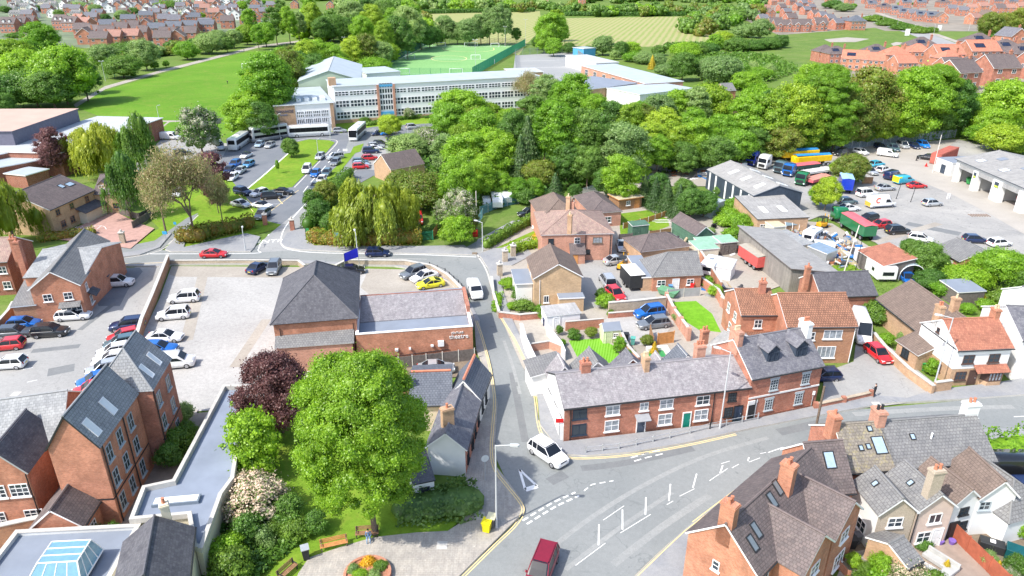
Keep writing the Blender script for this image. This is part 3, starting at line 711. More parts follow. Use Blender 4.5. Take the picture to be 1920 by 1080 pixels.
def conifer(name, mat, n=6000, a=2.6, wide=1):
    z = 1-np.sqrt(RNG.uniform(0, 1, n)); z = np.clip(z, 0, .995); ph = RNG.uniform(0, 2*math.pi, n)
    tier = (z*13) % 1; r = (1-z)**.85*(.7+.3*(1-tier))*(1+.16*np.sin(ph*5+z*9))*RNG.uniform(.72, 1, n)+.015
    P = np.stack([r*np.cos(ph), r*np.sin(ph), z*.97+.02], 1); D = np.stack([np.cos(ph), np.sin(ph), np.full(n, .5)], 1)
    V = quads(P*np.array((1, 1, a)), D, .05, .1, .5, np.stack([np.cos(ph), np.sin(ph), np.full(n, -.5)], 1)); V[:, 2] /= a
    cz = np.linspace(.02, .85, 9); C = np.stack([0*cz, 0*cz, cz], 1); cv, cf = lumps(C, (1-cz)**.85*.8, .8); cv[:, 2] = np.clip((cv[:, 2]-0), 0.01, .97)
    iv, jf = ico(); vs = []; fs = []
    for i, (zz) in enumerate(cz):
        vs.append(iv*np.array(((1-zz)**.85*.62, (1-zz)**.85*.62, .08))+np.array((0, 0, zz+.05))); fs.append(jf+i*len(iv))
    return leafmesh(name, V, mat, (np.concatenate(vs), np.concatenate(fs)))
def branches(name, mat, a=1.6, depth=5, seed=3, top=None):
    rr = random.Random(seed); b = MB(); tips = []
    def grow(p, d, l, r, k):
        q = p+d*l; b.tube(p, q, r, r*.68, 4 if k else 7, 0, False)
        if k <= 2: tips.append(q)
        if k == 0: return
        for _ in range(3 if k > 1 else 4):
            e = Vector((rr.gauss(0, 1), rr.gauss(0, 1), rr.gauss(.25, .6))); nd = (d*.9+e*.55).normalized(); grow(q, nd, l*rr.uniform(.68, .9), r*.56, k-1)
    grow(Vector((0, 0, 0)), Vector((0, 0, 1)), a*.26, .045, depth)
    b.v = [(x, y, z/a) for x, y, z in b.v]; return b.mesh(name, [mat]), tips
def sparse(name, n=17000, a=1.5):
    me, tips = branches('x', M_bark, a, 6, 5); P = np.array([t[:] for t in tips]); sc = .95/np.abs(P[:, :2]).max(); zt = P[:, 2].max()
    S = np.array((sc, sc, a/zt)); P = P*S
    k = RNG.integers(len(P), size=n); Q = P[k]+RNG.normal(0, .075, (n, 3)); V = quads(Q, Q*np.array((1, 1, .2)), .015, .055, 1.0); V[:, 2] /= a
    co = np.zeros(len(me.vertices)*3); me.vertices.foreach_get('co', co); co = co.reshape(-1, 3)*np.array((sc, sc, 1/(zt/a))); me.vertices.foreach_set('co', co.ravel()); me.update()
    me.name = 'trunk'; return leafmesh(name, V, L_sparse), me
def trunkmesh(seed, top=.55):
    rr = random.Random(seed); b = MB(); p = Vector((0, 0, 0)); r = .05; pts = [(p.copy(), r)]
    for i in range(4): p = p+Vector((rr.uniform(-.02, .02), rr.uniform(-.02, .02), top/4)); r *= .84; pts.append((p.copy(), r))
    for (p0, r0), (p1, r1) in zip(pts, pts[1:]): b.tube(p0, p1, r0, r1, 8, 0, False)
    for i in range(7):
        t = pts[2+i % 3][0]; an = i*2.4; q = t+Vector((math.cos(an)*.42, math.sin(an)*.42, rr.uniform(.12, .3))); b.tube(t, q, r*.75, r*.25, 6, 0, False)
    return b.mesh('trunk', [M_bark], True)
TRUNKS = [trunkmesh(i) for i in range(3)]
KIND = {}
def addkind(k, desc, meshes, cat='tree', trunk=True): KIND[k] = dict(desc=desc, me=meshes, cat=cat, trunk=trunk, i=0, c={})
def B3(nm, mat, **k):
    k.pop('asp'); return lambda a: broad('crown', mat, asp=a, **k)
ASP = (.7, 1.0, 1.4, 1.9, 2.5, 3.3)
addkind('oak', 'bright green leafy tree', B3('oak', L_oak, n=17000, asp=1.35, nl=85, rl=.19))
addkind('tall', 'tall bright green tree', B3('tall', L_oak, n=17000, prof='tall', asp=1.5, rl=.17, nl=110))
addkind('lime', 'yellow-green tree', B3('lime', L_lime, n=17000, asp=1.5, rl=.18, nl=85))
addkind('dark', 'dark green tree', B3('dark', L_dark, n=17000, asp=1.35, nl=85, rl=.19))
addkind('grey', 'pale grey-green tree', B3('grey', L_grey, n=17000, asp=1.5, ls=.045, nl=90, rl=.17))
addkind('olive', 'olive-green bronzing tree', B3('olive', L_olive, n=17000, asp=1.35, nl=85, rl=.19))
addkind('purple', 'dark copper-leaved tree', B3('purp', L_purp, n=9000, asp=1.3, nl=70, rl=.2))
addkind('may', 'flowering tree dotted with pale blossom', B3('may', L_may, n=9000, asp=1.5, nl=90, rl=.17))
addkind('willow', 'drooping yellow-green willow', [willow('crown', L_willow, 15000) for _ in range(2)])
addkind('conifer', 'dark pointed conifer', [conifer('crown', L_conif) for _ in range(2)])
addkind('gold', 'golden pointed conifer', [conifer('crown', L_gold, 3000)])
addkind('birch', 'drooping mid-green birch', [willow('crown', L_hedge, 14000, 2.2)])
_sp = [sparse('crown') for _ in range(1)]
addkind('bare', 'thin brown tree just coming into leaf', [_sp[0][0]])
addkind('bush', 'rounded green bush', B3('bush', L_hedge, n=4500, nl=36, asp=1.1, rl=.25, ls=.075), 'bush', False)
addkind('dbush', 'dark green bush', B3('bush', L_dark, n=4500, nl=36, asp=1.1, rl=.25, ls=.075), 'bush', False)
addkind('bbush', 'fresh green bush', B3('bush', L_oak, n=5000, nl=36, asp=1.1, rl=.25, ls=.07), 'bush', False)
addkind('cream', 'bush covered in cream blossom', B3('bush', L_cream, n=9000, nl=60, asp=1.0, rl=.2, ls=.05), 'bush', False)
addkind('yellow', 'bright yellow flowering bush', B3('bush', L_gold, n=2500, nl=12, asp=1.2, rl=.34, ls=.09), 'bush', False)
addkind('gbush', 'grey-green shrub', B3('bush', L_grey, n=3000, nl=12, asp=.9, rl=.34, ls=.085), 'bush', False)
WIDE = ('in the wood right of the school', 'in the middle of the wood', 'behind the garage yard fence', 'above the depot roof', 'round the left edge of the playing field', 'between the playing field and sports hall')
def tree(px, yb, wpx, yt, kind, where='', desc=None, group=None, me=None, depth=1.0, fixed=False, scale_h=None):
    """px,yb: foot on the ground; wpx: crown width and yt: top row in the survey"""
    K = KIND[kind]; g = G(px, yb); mpp = MPP(px, yb); rad = wpx*mpp/2
    H_ = scale_h or max(1.0, HZ((g.x, g.y+rad*.15), yt)); K['i'] += 1
    if callable(K['me']):
        ra = H_*.92/rad; a = min(ASP, key=lambda q: abs(math.log(q/ra))); key = (a, K['i'] % 2)
        if key not in K['c']: K['c'][key] = (me or K['me'])(a)
        m = me(a) if me else K['c'][key]
    else: m = me or K['me'][K['i'] % len(K['me'])]
    if where in WIDE: rad *= 1.2
    root = empty(('bush' if K['cat'] == 'bush' else {'conifer': 'conifer_tree', 'gold': 'conifer_tree', 'willow': 'willow_tree', 'birch': 'birch_tree'}.get(kind, 'broadleaf_tree')), (g.x, g.y, GZ(*g)), R.uniform(0, 6.28))
    cr = bpy.data.objects.new('crown', m); COL.objects.link(cr); kid(cr, root)
    lift = 0 if (K['cat'] == 'bush' or kind in ('conifer', 'gold', 'bare')) else .05 if H_ < 3*rad else .14; cr.location = (0, 0, H_*lift); cr.scale = (rad, rad*depth, H_*(1-lift))
    if K['trunk']:
        t = bpy.data.objects.new('trunk', _sp[0][1] if kind == 'bare' else TRUNKS[K['i'] % 3]); COL.objects.link(t); kid(t, root)
        if kind == 'bare': t.scale = (rad, rad, H_)
        else: t.scale = (min(rad, 7)*.95, min(rad, 7)*.95, H_)
    tag(root, desc or K['desc'], K['cat'], where, group, fixed); return root
def hedge(px, desc, where, h=1.6, w=1.2, mat=None, name='hedge', dens=22, ls=.22, sm=3):
    P = [tuple(p) for p in path3(px)]
    if len(P) > 2: P = smoothpts(P, sm)
    o0 = P[0]; V = []; cvs = []; cfs = []; k = 0; iv, jf = ico(); Ln = sum(math.dist(a, b) for a, b in zip(P, P[1:])); Ln = max(Ln, .1)
    n = int(min(26000, dens*Ln*(2*h+w))); seg = []; acc = 0
    for a, b in zip(P, P[1:]): seg.append((acc, a, b)); acc += math.dist(a, b)
    S = np.sort(RNG.uniform(-w*.3, Ln+w*.3, n)); A = np.array([s[0] for s in seg]); idx = np.clip(np.searchsorted(A, S, 'right')-1, 0, len(seg)-1)
    a = np.array([seg[i][1] for i in idx]); b = np.array([seg[i][2] for i in idx]); d = b-a; l = np.linalg.norm(d, axis=1, keepdims=True); d = d/l; t = (S-A[idx])[:, None]
    c = a+d*t-np.array(o0); nn = np.stack([-d[:, 1], d[:, 0]], 1); th = RNG.uniform(-.15, math.pi+.15, n); bump = 1+.10*np.sin(S*1.7)+.07*np.sin(S*4.1+th*3)
    e = .55; cx = np.sign(np.cos(th))*np.abs(np.cos(th))**e*w/2*bump; cz = np.clip(np.sign(np.sin(th))*np.abs(np.sin(th))**e, -.05, 1)
    zz = np.where(np.abs(np.cos(th)) > .75, RNG.uniform(.02, .95, n), cz)*h*bump
    Pp = np.stack([c[:, 0]+nn[:, 0]*cx, c[:, 1]+nn[:, 1]*cx, zz], 1)+RNG.normal(0, .05, (n, 3)); D = np.stack([nn[:, 0]*cx, nn[:, 1]*cx, cz*h*.6], 1); D /= np.linalg.norm(D, axis=1, keepdims=True)+1e-6
    V = quads(Pp, D, ls, ls*1.2, .55)
    step = max(.5, w*.45); m = int(Ln/step)+1
    for j in range(m+1):
        s = min(Ln, j*step); i = min(max(0, int(np.searchsorted(A, s, 'right'))-1), len(seg)-1); A0, pa, pb = seg[i]; dd = math.dist(pa, pb); q = (s-A0)/dd
        ctr = np.array((pa[0]+(pb[0]-pa[0])*q-o0[0], pa[1]+(pb[1]-pa[1])*q-o0[1], h*.44)); cvs.append(iv*np.array((w*.42, w*.42, h*.46))+ctr); cfs.append(jf+j*len(iv))
    me = leafmesh(name, V, mat or L_hedge, (np.concatenate(cvs), np.concatenate(cfs))); o = bpy.data.objects.new(name, me); COL.objects.link(o); o.location = (o0[0], o0[1], 0)
    tag(o, desc, 'hedge', where); return o
M_bus = gloss('bus_glass', (.010, .011, .015), .35, 0, 0, .12)
# ---------------------------------------------------------------- vehicles (x forward, origin on the ground in the middle)
def ring(w0, w1, w2, z0, z1, z2, x):
    zs = [(w0, z0), (w1, z0+(z1-z0)*.35), (w1, z1), (w2, z1+(z2-z1)*.75), (w2*.84, z2)]
    return [(x, a, z) for a, z in zs]+[(x, -a, z) for a, z in zs[::-1]]
def loft(b, rings, mf):
    n = len(rings[0]); k = len(b.v)
    for r in rings: b.v += r
    def add(f):
        p = [Vector(b.v[i]) for i in f]; nn = (p[1]-p[0]).cross(p[2]-p[0]); nn = nn.normalized() if nn.length else Vector((0, 0, 1)); b.f.append(f); b.m.append(mf(sum(p, Vector())/len(p), nn))
    for q in range(len(rings)-1):
        for i in range(n):
            j = (i+1) % n; add((k+q*n+j, k+q*n+i, k+(q+1)*n+i, k+(q+1)*n+j))
    add(tuple(k+i for i in range(n))); e = k+(len(rings)-1)*n; add(tuple(e+i for i in range(n-1, -1, -1)))
PAINT = {}
def paint(name, c, metal=0): PAINT[name] = gloss('paint_'+name, c, .28, metal, .8)
for nm, c, mt in (('white', (.80, .80, .80), 0), ('silver', (.52, .54, .56), .4), ('grey', (.22, .24, .26), .4), ('dark grey', (.09, .10, .115), .3), ('black', (.014, .015, .018), 0),
                  ('red', (.58, .02, .025), 0), ('dark red', (.25, .012, .03), .2), ('blue', (.012, .14, .50), .2), ('navy', (.012, .025, .09), .2), ('light blue', (.10, .32, .58), .2), ('bright blue', (.01, .20, .68), 0),
                  ('turquoise', (.04, .42, .58), 0), ('yellow', (.72, .68, .02), 0), ('teal', (.10, .17, .20), .3), ('pale blue', (.42, .55, .66), .3), ('royal blue', (.01, .04, .42), 0), ('green', (.012, .16, .06), 0), ('cream', (.66, .62, .50), 0)): paint(nm, c, mt)
# kind: L, W, belt, roof, glasshouse x (rear base, rear top, front top, front base), bonnet z, boot z
CT = {'hatch': (4.15, 1.78, .93, 1.47, (-2.0, -1.62, .22, .98), .86, .93), 'saloon': (4.6, 1.8, .92, 1.44, (-1.75, -.95, .25, 1.05), .86, .97), 'estate': (4.6, 1.82, .94, 1.48, (-2.22, -1.85, .2, 1.0), .86, .94),
      'suv': (4.5, 1.88, 1.03, 1.66, (-2.16, -1.85, .3, 1.05), .99, 1.03), 'coupe': (4.4, 1.84, .88, 1.34, (-1.9, -.75, .15, 1.0), .82, .95), 'mpv': (4.6, 1.86, 1.02, 1.75, (-2.22, -2.0, .55, 1.4), .95, 1.02), 'small': (3.75, 1.68, .93, 1.49, (-1.8, -1.5, .3, 1.0), .86, .93),
      '4x4': (4.6, 1.9, 1.1, 1.82, (-2.2, -2.1, .35, .95), 1.08, 1.1), 'conv': (4.3, 1.78, .90, 1.36, (-1.4, -.7, .15, .95), .84, .92)}
VM = {}
def wheelmeshes(r=.32, w=.2):
    key = ('wheel', r, w)
    if key in VM: return VM[key]
    b = MB(); b.lathe([(r*.68, -w/2), (r*.95, -w/2), (r, -w*.35), (r, w*.35), (r*.95, w/2), (r*.66, w/2), (r*.6, w*.3)], n=14); b.v = [(x, z, y) for x, y, z in b.v]
    h = MB(); h.lathe([(r*.66, -w*.2), (r*.66, w*.42), (r*.58, w*.38), (r*.12, w*.30), (.04, w*.36)], n=14)
    for i in range(5):
        t = i*2*math.pi/5; h.tube((math.cos(t)*r*.12, math.sin(t)*r*.12, w*.38), (math.cos(t)*r*.6, math.sin(t)*r*.6, w*.42), r*.09, n=4)
    h.v = [(x, z, y) for x, y, z in h.v]
    VM[key] = (b.mesh('wheel', [M_rubber]), h.mesh('rim', [M_rim])); return VM[key]
def carmesh(k, col):
    if (k, col) in VM: return VM[k, col]
    Lc, W, bz, rzf, (rb, rt, ft, fb), hz, tz = CT[k]; h = W/2; P = PAINT[col]; X = Lc/2; b = MB()
    rg = [(-X, .80, .42, tz*.78), (-X+.06, .93, .27, tz*.92), (-X+.3, .985, .22, tz), (rb+.1 if rb > -X+.35 else -X+.4, 1, .2, tz), (-.6, 1, .19, bz), (.4, 1, .19, bz), (fb-.1, 1, .2, bz), (fb+.15, .99, .2, hz+.02), (X-.5, .97, .21, hz-.06), (X-.18, .90, .23, hz-.16), (X-.03, .78, .28, hz-.30), (X, .66, .36, hz-.42)]
    loft(b, [ring(h*s*.93, h*s, h*s*.93, z0, zt-.10 if zt > .6 else zt-.05, zt, x) for x, s, z0, zt in rg], lambda c, n: 1 if c.z < .24 else 0)
    g = MB(); e = .02
    gr = [(rb, bz-.02, .93), ((rb+rt)/2, (bz+rzf)/2, .9), (rt, rzf-.035, .84), (rt+.25, rzf, .83), ((rt+ft)/2, rzf+.015, .83), (ft-.15, rzf, .83), (ft, rzf-.04, .83), ((ft+fb)/2, (bz+rzf)/2-.01, .88), (fb, bz-.02, .9)]
    rr = []
    for x, zt, s in gr:
        f = (zt-bz)/(rzf-bz); wt = h*(.93-.17*max(0, f)); rr.append([(x, h*.93, bz-.04), (x, h*.93-(h*.93-wt)*.5, bz+(zt-bz)*.5), (x, wt, zt-.03), (x, wt*.8, zt), (x, -wt*.8, zt), (x, -wt, zt-.03), (x, -h*.93+(h*.93-wt)*.5, bz+(zt-bz)*.5), (x, -h*.93, bz-.04)])
    roofb = MB(); loft(g, rr, lambda c, n: 0)
    paintroof = col if k not in ('conv',) else 'black'
    # roof skin and pillars in body colour
    tw = h*.765
    roofb.slab([(rt+.02, -tw, rzf-.015), (ft-.02, -tw, rzf-.03), (ft-.02, tw, rzf-.03), (rt+.02, tw, rzf-.015)], .04); roofb.slab([(rt+.12, -tw*.86, rzf+.028), (ft-.14, -tw*.86, rzf+.02), (ft-.14, tw*.86, rzf+.02), (rt+.12, tw*.86, rzf+.028)], .045)
    for s in (-1, 1):
        lo, hi = s*h*.925, s*tw*1.0
        def pil(xa, xb, r, r2=None): roofb.tube((xa, lo, bz-.03), (xb, hi, rzf-.04), r, r2 or r*.8, 5)
        pil(fb-.02, ft-.02, .045); pil(rb+.03, rt+.03, .085 if k in ('hatch', 'suv', 'small') else .06); pil((rt+ft)/2-.02, (rt+ft)/2-.06, .04)
        if k in ('estate', 'mpv', 'suv', '4x4'): pil(rt+.42, rt+.35, .05); roofb.tube((rt+.2, hi*.92, rzf+.05), (ft-.25, hi*.92, rzf+.05), .022, n=5)
        roofb.tube((rt, hi, rzf-.03), (ft, hi, rzf-.05), .035, n=5)
        b.box(fb-.32, fb-.16, s*h*1.0-.02, s*h*1.0+.14 if s > 0 else s*h-.14+.0, bz-.02, bz+.12) if s > 0 else b.box(fb-.32, fb-.16, -h-.12, -h+.02, bz-.02, bz+.12)
    gl = MB()
    for s in (-1, 1): gl.box(X-.28, X-.06, s*h*.62-.17, s*h*.62+.17, hz-.34, hz-.22)
    VM[k, col] = dict(body=b.mesh('body', [P, W_black], True), win=g.mesh('windows', [M_cglass]), roof=roofb.mesh('roof', [PAINT[paintroof]], False), L=Lc, W=W, hz=hz, tz=tz)
    return VM[k, col]
def bits(k):
    if ('bits', k) in VM: return VM['bits', k]
    Lc, W, bz, rzf, gx, hz, tz = CT[k]; X = Lc/2; a = MB(); a.box(-.14, .10, -.16, .16, -.07, .07); t = MB(); t.box(-.04, .08, -.1, .1, -.13, .13)
    p = MB(); p.box(-.02, .02, -.26, .26, -.06, .06); g = MB(); g.box(-.05, .03, -.42, .42, -.09, .09)
    VM['bits', k] = (a.mesh('headlight', [M_lamp]), t.mesh('tail_light', [M_tail]), p.mesh('number_plate', [M_plate]), g.mesh('grille', [W_black]), p.mesh('number_plate', [M_platey])); return VM['bits', k]
def vroot(name, rear, front, desc, where, cat, group=None):
    a, b = G(*rear), G(*front); c = (a+b)/2; root = empty(name, (c.x, c.y, GZ(c.x, c.y)+.005), math.atan2(b.y-a.y, b.x-a.x)); tag(root, desc, cat, where, group); return root
def lk(me, name, parent, loc=(0, 0, 0), sc=None, rot=None):
    o = bpy.data.objects.new(name, me); COL.objects.link(o); kid(o, parent); o.location = loc
    if sc: o.scale = sc
    if rot: o.rotation_euler = rot
    return o
def wheels(root, xs, y, r, near, w=.2):
    t, h = wheelmeshes(r, w)
    for x in xs:
        for s in (1, -1):
            o = lk(t, 'wheel', root, (x, s*y, r), (1, s, 1))
            if near: lk(h, 'rim', o)
def car(kind, col, rear, front, where, desc=None, near=True, group=None):
    m = carmesh(kind, col); Lc, W, bz, rzf, gx, hz, tz = CT[kind]; X = Lc/2
    word = {'hatch': 'hatchback', 'saloon': 'saloon car', 'estate': 'estate car', 'suv': 'SUV', 'coupe': 'coupe', 'mpv': 'people carrier', 'small': 'small hatchback', '4x4': 'boxy off-roader', 'conv': 'soft-top car'}[kind]
    root = vroot('parked_car' if 'driv' not in (desc or '')+where else 'moving_car', rear, front, desc or f'{col} {word}', where, 'car', group)
    lk(m['body'], 'body', root); lk(m['win'], 'windows', root); lk(m['roof'], 'roof', root)
    r = .34 if kind in ('suv', '4x4') else .31; wheels(root, (-X+.82, X-.84), W/2-.09, r, near)
    if near:
        a, t, p, g, py = bits(kind)
        for s in (-1, 1): lk(a, 'headlight', root, (X-.16, s*W*.34, hz-.27)); lk(t, 'tail_light', root, (-X+.04, s*W*.36, tz-.17))
        lk(g, 'grille', root, (X-.05, 0, hz-.33)); lk(p, 'number_plate', root, (X+.005, 0, .42)); lk(py, 'number_plate', root, (-X-.01, 0, .62))
    return root
def vanmesh(col, Lv, H, W=1.95, nose=1.0, hood=1.15):
    key = ('van', col, Lv, H)
    if key in VM: return VM[key]
    X = Lv/2; h = W/2; b = MB(); g = MB(); P = PAINT[col]
    fx = X-nose; wx = fx-.75
    rg = [(-X, .93, .4, H-.12), (-X+.1, 1, .3, H-.02), (-X+.6, 1, .28, H), (wx-.1, 1, .28, H), (wx, 1, .28, H-.05), ((wx+fx)/2, .985, .28, (H+hood)/2-.02), (fx, .97, .28, hood), (X-.4, .94, .28, hood-.12), (X-.08, .84, .3, hood-.35), (X, .72, .36, hood-.5)]
    def tw(z): return 1-.1*max(0, (z-1.2)/(H-1.1))
    loft(b, [ring(h*s*.96, h*s, h*s*tw(zt), z0, min(zt-.15, 1.2), zt, x) for x, s, z0, zt in rg], lambda c, n: 1 if c.z < .33 else 0)
    z1, z2 = hood+.1, H-.12; x1, x2 = fx-.06, wx+.06
    g.poly([(x1+.04, -h*.84, z1), (x1+.04, h*.84, z1), (x2+.04, h*.76, z2), (x2+.04, -h*.76, z2)])
    for s in (-1, 1): g.poly([(fx-.15, s*h*1.012, hood+.05), (wx-.75, s*h*1.012, hood+.05), (wx-.75, s*h*(tw(1.7)+.035), min(H-.35, 1.85)), (wx-.05, s*h*(tw(1.7)+.035), min(H-.35, 1.85))])
    VM[key] = (b.mesh('body', [P, W_black], True), g.mesh('windows', [M_cglass])); return VM[key]
def van(col, rear, front, where, Lv=5.2, H=2.0, desc=None, near=True, nose=1.0):
    b, g = vanmesh(col, Lv, H, nose=nose); root = vroot('parked_van', rear, front, desc or f'{col} panel van', where, 'van'); X = Lv/2
    lk(b, 'body', root); lk(g, 'windows', root); wheels(root, (-X+.95, X-.85), .86, .35, near); a, t, p, gr, py = bits('suv')
    for s in (-1, 1): lk(a, 'headlight', root, (X-.16, s*.68, .85)); lk(t, 'tail_light', root, (-X+.02, s*.82, 1.05))
    lk(p, 'number_plate', root, (X, 0, .5)); return root
def coach(rear, front, desc, where, H=3.4, Lv=11.5, col='white', deck=False):
    root = vroot('double_decker_bus' if deck else 'coach', rear, front, desc, where, 'bus'); X = Lv/2; h = 1.25; b = MB(); P = PAINT[col]
    rg = [(-X, .9, .5, H-.3), (-X+.15, 1, .35, H-.05), (-X+.5, 1, .3, H), (X-.9, 1, .3, H), (X-.35, .99, .3, H-.15), (X-.1, .95, .32, H*.62), (X, .88, .35, H*.42)]
    loft(b, [ring(h*s, h*s, h*s*.97, z0, zt-.22, zt, x) for x, s, z0, zt in rg], lambda c, n: 0); b.box(-X*.2, X*.1, -.6, .6, H-.02, H+.1)
    b.obj('body', [P], root, True)
    bands = [(1.55, H-.62)] if not deck else [(1.2, 1.95), (2.75, 3.55)]
    for z0, z1 in bands:
        for s in (-1, 1):
            n = 7; w = (Lv-1.6)/n
            g = MB(); g.box(-X+.45, X-.75, s*(h+.003)-.015, s*(h+.003)+.015, z0, z1); o = g.obj('side_windows', [M_bus], root)
            q = MB()
            for i in range(1, n): x = -X+.45+(Lv-1.2)*i/n; q.box(x-.04, x+.04, s*(h+.02)-.012, s*(h+.02)+.012, z0, z1)
            q.obj('window_pillars', [W_black], o)
    g = MB(); zt = H-.35
    for z0, z1 in ([(1.2, zt)] if not deck else [(1.1, 2.0), (2.7, 3.6)]):
        xa = lambda z: (X+.02 if z < H*.42 else X-.08-(.28*max(0, z-H*.62)/(H*.35))+.04) if z > H*.42 else X+.03
        g.poly([(xa(z0)+.03, -h*.86, z0), (xa(z0)+.03, h*.86, z0), (xa(z1)+.05, h*.9, z1), (xa(z1)+.05, -h*.9, z1)])
    g.obj('windscreen', [M_bus], root)
    g = MB(); g.box(-X-.01, -X+.03, -h*.72, h*.72, H*.55, H-.45); g.obj('rear_window', [M_bus], root)
    wheels(root, (-X+2.4, X-2.5), h-.12, .5, True, .3)
    for s in (-1, 1):
        q = MB(); q.box(X-.12, X+.03, s*.85-.18, s*.85+.18, .65, .85); q.obj('headlight', [M_lamp], root); q = MB(); q.tube((X-.1, s*h*.95, H-.4), (X+.45, s*(h+.12), H-.55), .04, n=5); q.box(X+.38, X+.5, s*(h+.12)-.09, s*(h+.12)+.09, H-1.0, H-.5); q.obj('wing_mirror', [W_black], root)
    return root
def boxon(root, name, x0, x1, y0, y1, z0, z1, mats, bev=.03, top=None):
    b = MB(); b.box(x0, x1, y0, y1, z0, z1, 0, top); return b.obj(name, mats, root, bevel=bev)
def tractor(rear, front, col, desc, where, H=3.6, low=False):
    """lorry tractor unit: cab, chassis, wheels"""
    root = vroot('lorry_cab', rear, front, desc, where, 'lorry'); P = PAINT[col]; b = MB()
    rg = [(.55, 1, .9, H-.25), (.7, 1, .7, H), (2.2, 1, .7, H-.05), (2.7, .98, .45, H-.45), (2.95, .95, .4, 2.1), (3.05, .92, .4, 1.6)]
    loft(b, [ring(1.2*s, 1.22*s, 1.15*s, z0, zt-.25, zt, x) for x, s, z0, zt in rg], lambda c, n: 0); b.obj('cab', [P], root, True)
    g = MB(); g.poly([(3.05, -1.05, 1.75), (3.05, 1.05, 1.75), (2.82, 1.02, 2.75), (2.82, -1.02, 2.75)]); g.obj('windscreen', [M_cglass], root)
    for s in (-1, 1): g = MB(); g.box(1.6, 2.6, s*1.215-.015, s*1.215+.015, 1.8, 2.55); g.obj('side_window', [M_cglass], root)
    boxon(root, 'grille', 3.0, 3.1, -.8, .8, .75, 1.45, [W_black]); boxon(root, 'chassis', -3.0, 1.2, -.45, .45, .7, 1.0, [W_black])
    for s in (-1, 1): boxon(root, 'headlight', 3.0, 3.12, s*1.0-.16, s*1.0+.16, .6, .85, [M_lamp], .01)
    wheels(root, (-2.2, 2.1), 1.0, .5, True, .32); return root
def person(px, py, desc, where, top, legs, pose='stand', rot=0, hold=None, h=1.75, seat=None):
    g = G(px, py); root = empty('person', (g.x, g.y, GZ(*g) if seat is None else seat[1]), rot); tag(root, desc, 'person', where); s = h/1.75
    if pose == 'sit':
        J = [(0, 0, .5), (0, -.02, .75), (0, 0, 1.02), (0, .02, 1.12), (0, .04, 1.24), (.1, .0, .5), (.13, .42, .5), (.13, .45, .08), (.13, .58, .04), (-.1, .0, .5), (-.14, .42, .5), (-.14, .45, .08), (-.14, .58, .04), (.2, 0, .98), (.25, .05, .72), (.1, .28, .62), (-.2, 0, .98), (-.25, .05, .72), (-.1, .28, .62)]
    else:
        J = [(0, 0, .92), (0, 0, 1.15), (0, .01, 1.38), (0, .02, 1.48), (0, .04, 1.60), (.09, 0, .88), (.11, .04, .48), (.13, .02, .08), (.13, .14, .03), (-.09, 0, .88), (-.12, -.04, .48), (-.14, -.1, .08), (-.14, .02, .03), (.19, 0, 1.36), (.25, .02, 1.1), (.18, .24, 1.08), (-.19, 0, 1.36), (-.25, .02, 1.1), (-.18, .24, 1.1)]
    Ed = [(0, 1), (1, 2), (2, 3), (3, 4), (0, 5), (5, 6), (6, 7), (7, 8), (0, 9), (9, 10), (10, 11), (11, 12), (2, 13), (13, 14), (14, 15), (2, 16), (16, 17), (17, 18)]
    Rd = [.14, .13, .15, .055, .095, .095, .07, .045, .04, .095, .07, .045, .04, .062, .045, .033, .062, .045, .033]
    for sx, hd in ((1, 15), (-1, 18)):              # five short fingers on each hand
        bx = J[hd]
        for q, (fx, fl) in enumerate(((-.03, .07), (-.01, .085), (.012, .08), (.033, .065), (-.045 if sx > 0 else .05, .05))):
            J.append((bx[0]+fx, bx[1]+fl, bx[2]-.02 if q < 4 else bx[2]+.01)); Rd.append(.009); Ed.append((hd, len(J)-1))
    me = bpy.data.meshes.new('body'); me.from_pydata([(x*s, y*s, z*s) for x, y, z in J], Ed, []); o = bpy.data.objects.new('body', me); COL.objects.link(o)
    sk = o.modifiers.new('skin', 'SKIN'); sk.use_smooth_shade = True
    for i, r in enumerate(Rd): me.skin_vertices[0].data[i].radius = (r*s, r*s*.85)
    me.skin_vertices[0].data[0].use_root = True; o.modifiers.new('sub', 'SUBSURF').levels = 1
    m, n, bs = _nt('person_'+str(len(MATS))); MATS['person_'+str(len(MATS))] = m; tc = N(n, 'ShaderNodeTexCoord'); sp = N(n, 'ShaderNodeSeparateXYZ'); L(n, tc.outputs['Object'], sp.inputs[0])
    zl, zh = (.55*s, 1.05*s) if pose == 'sit' else (.95*s, 1.42*s)
    def st(z0): a = N(n, 'ShaderNodeMath', operation='GREATER_THAN'); L(n, sp.outputs[2], a.inputs[0]); a.inputs[1].default_value = z0; return a.outputs[0]
    c = mix(n, st(zl), legs, top); c = mix(n, st(zh), c, (.55, .33, .24)); L(n, c, bs.inputs['Base Color']); bs.inputs['Roughness'].default_value = .8; me.materials.append(m); kid(o, root)
    hz = J[4][2]*s; hy = J[4][1]*s; b = MB(); iv, jf = ico(); k = [tuple(v*np.array((.085, .10, .07))*s+np.array((0, hy-.02*s, hz+.06*s))) for v in iv]
    b.v = k; b.f = [tuple(f) for f in jf]; b.m = [0]*len(jf); b.obj('hair', [plain('dark_hair', (.05, .035, .025))], root, True)
    b = MB(); b.box(-.01, .01, hy+.085*s, hy+.12*s, hz-.015, hz+.03); b.box(-.04, -.02, hy+.08*s, hy+.1*s, hz+.02, hz+.035, 1); b.box(.02, .04, hy+.08*s, hy+.1*s, hz+.02, hz+.035, 1); b.box(-.025, .025, hy+.08*s, hy+.098*s, hz-.045, hz-.035, 2); b.obj('face', [plain('skin', (.55, .33, .24)), W_black, plain('lips', (.4, .15, .12))], root)
    return root
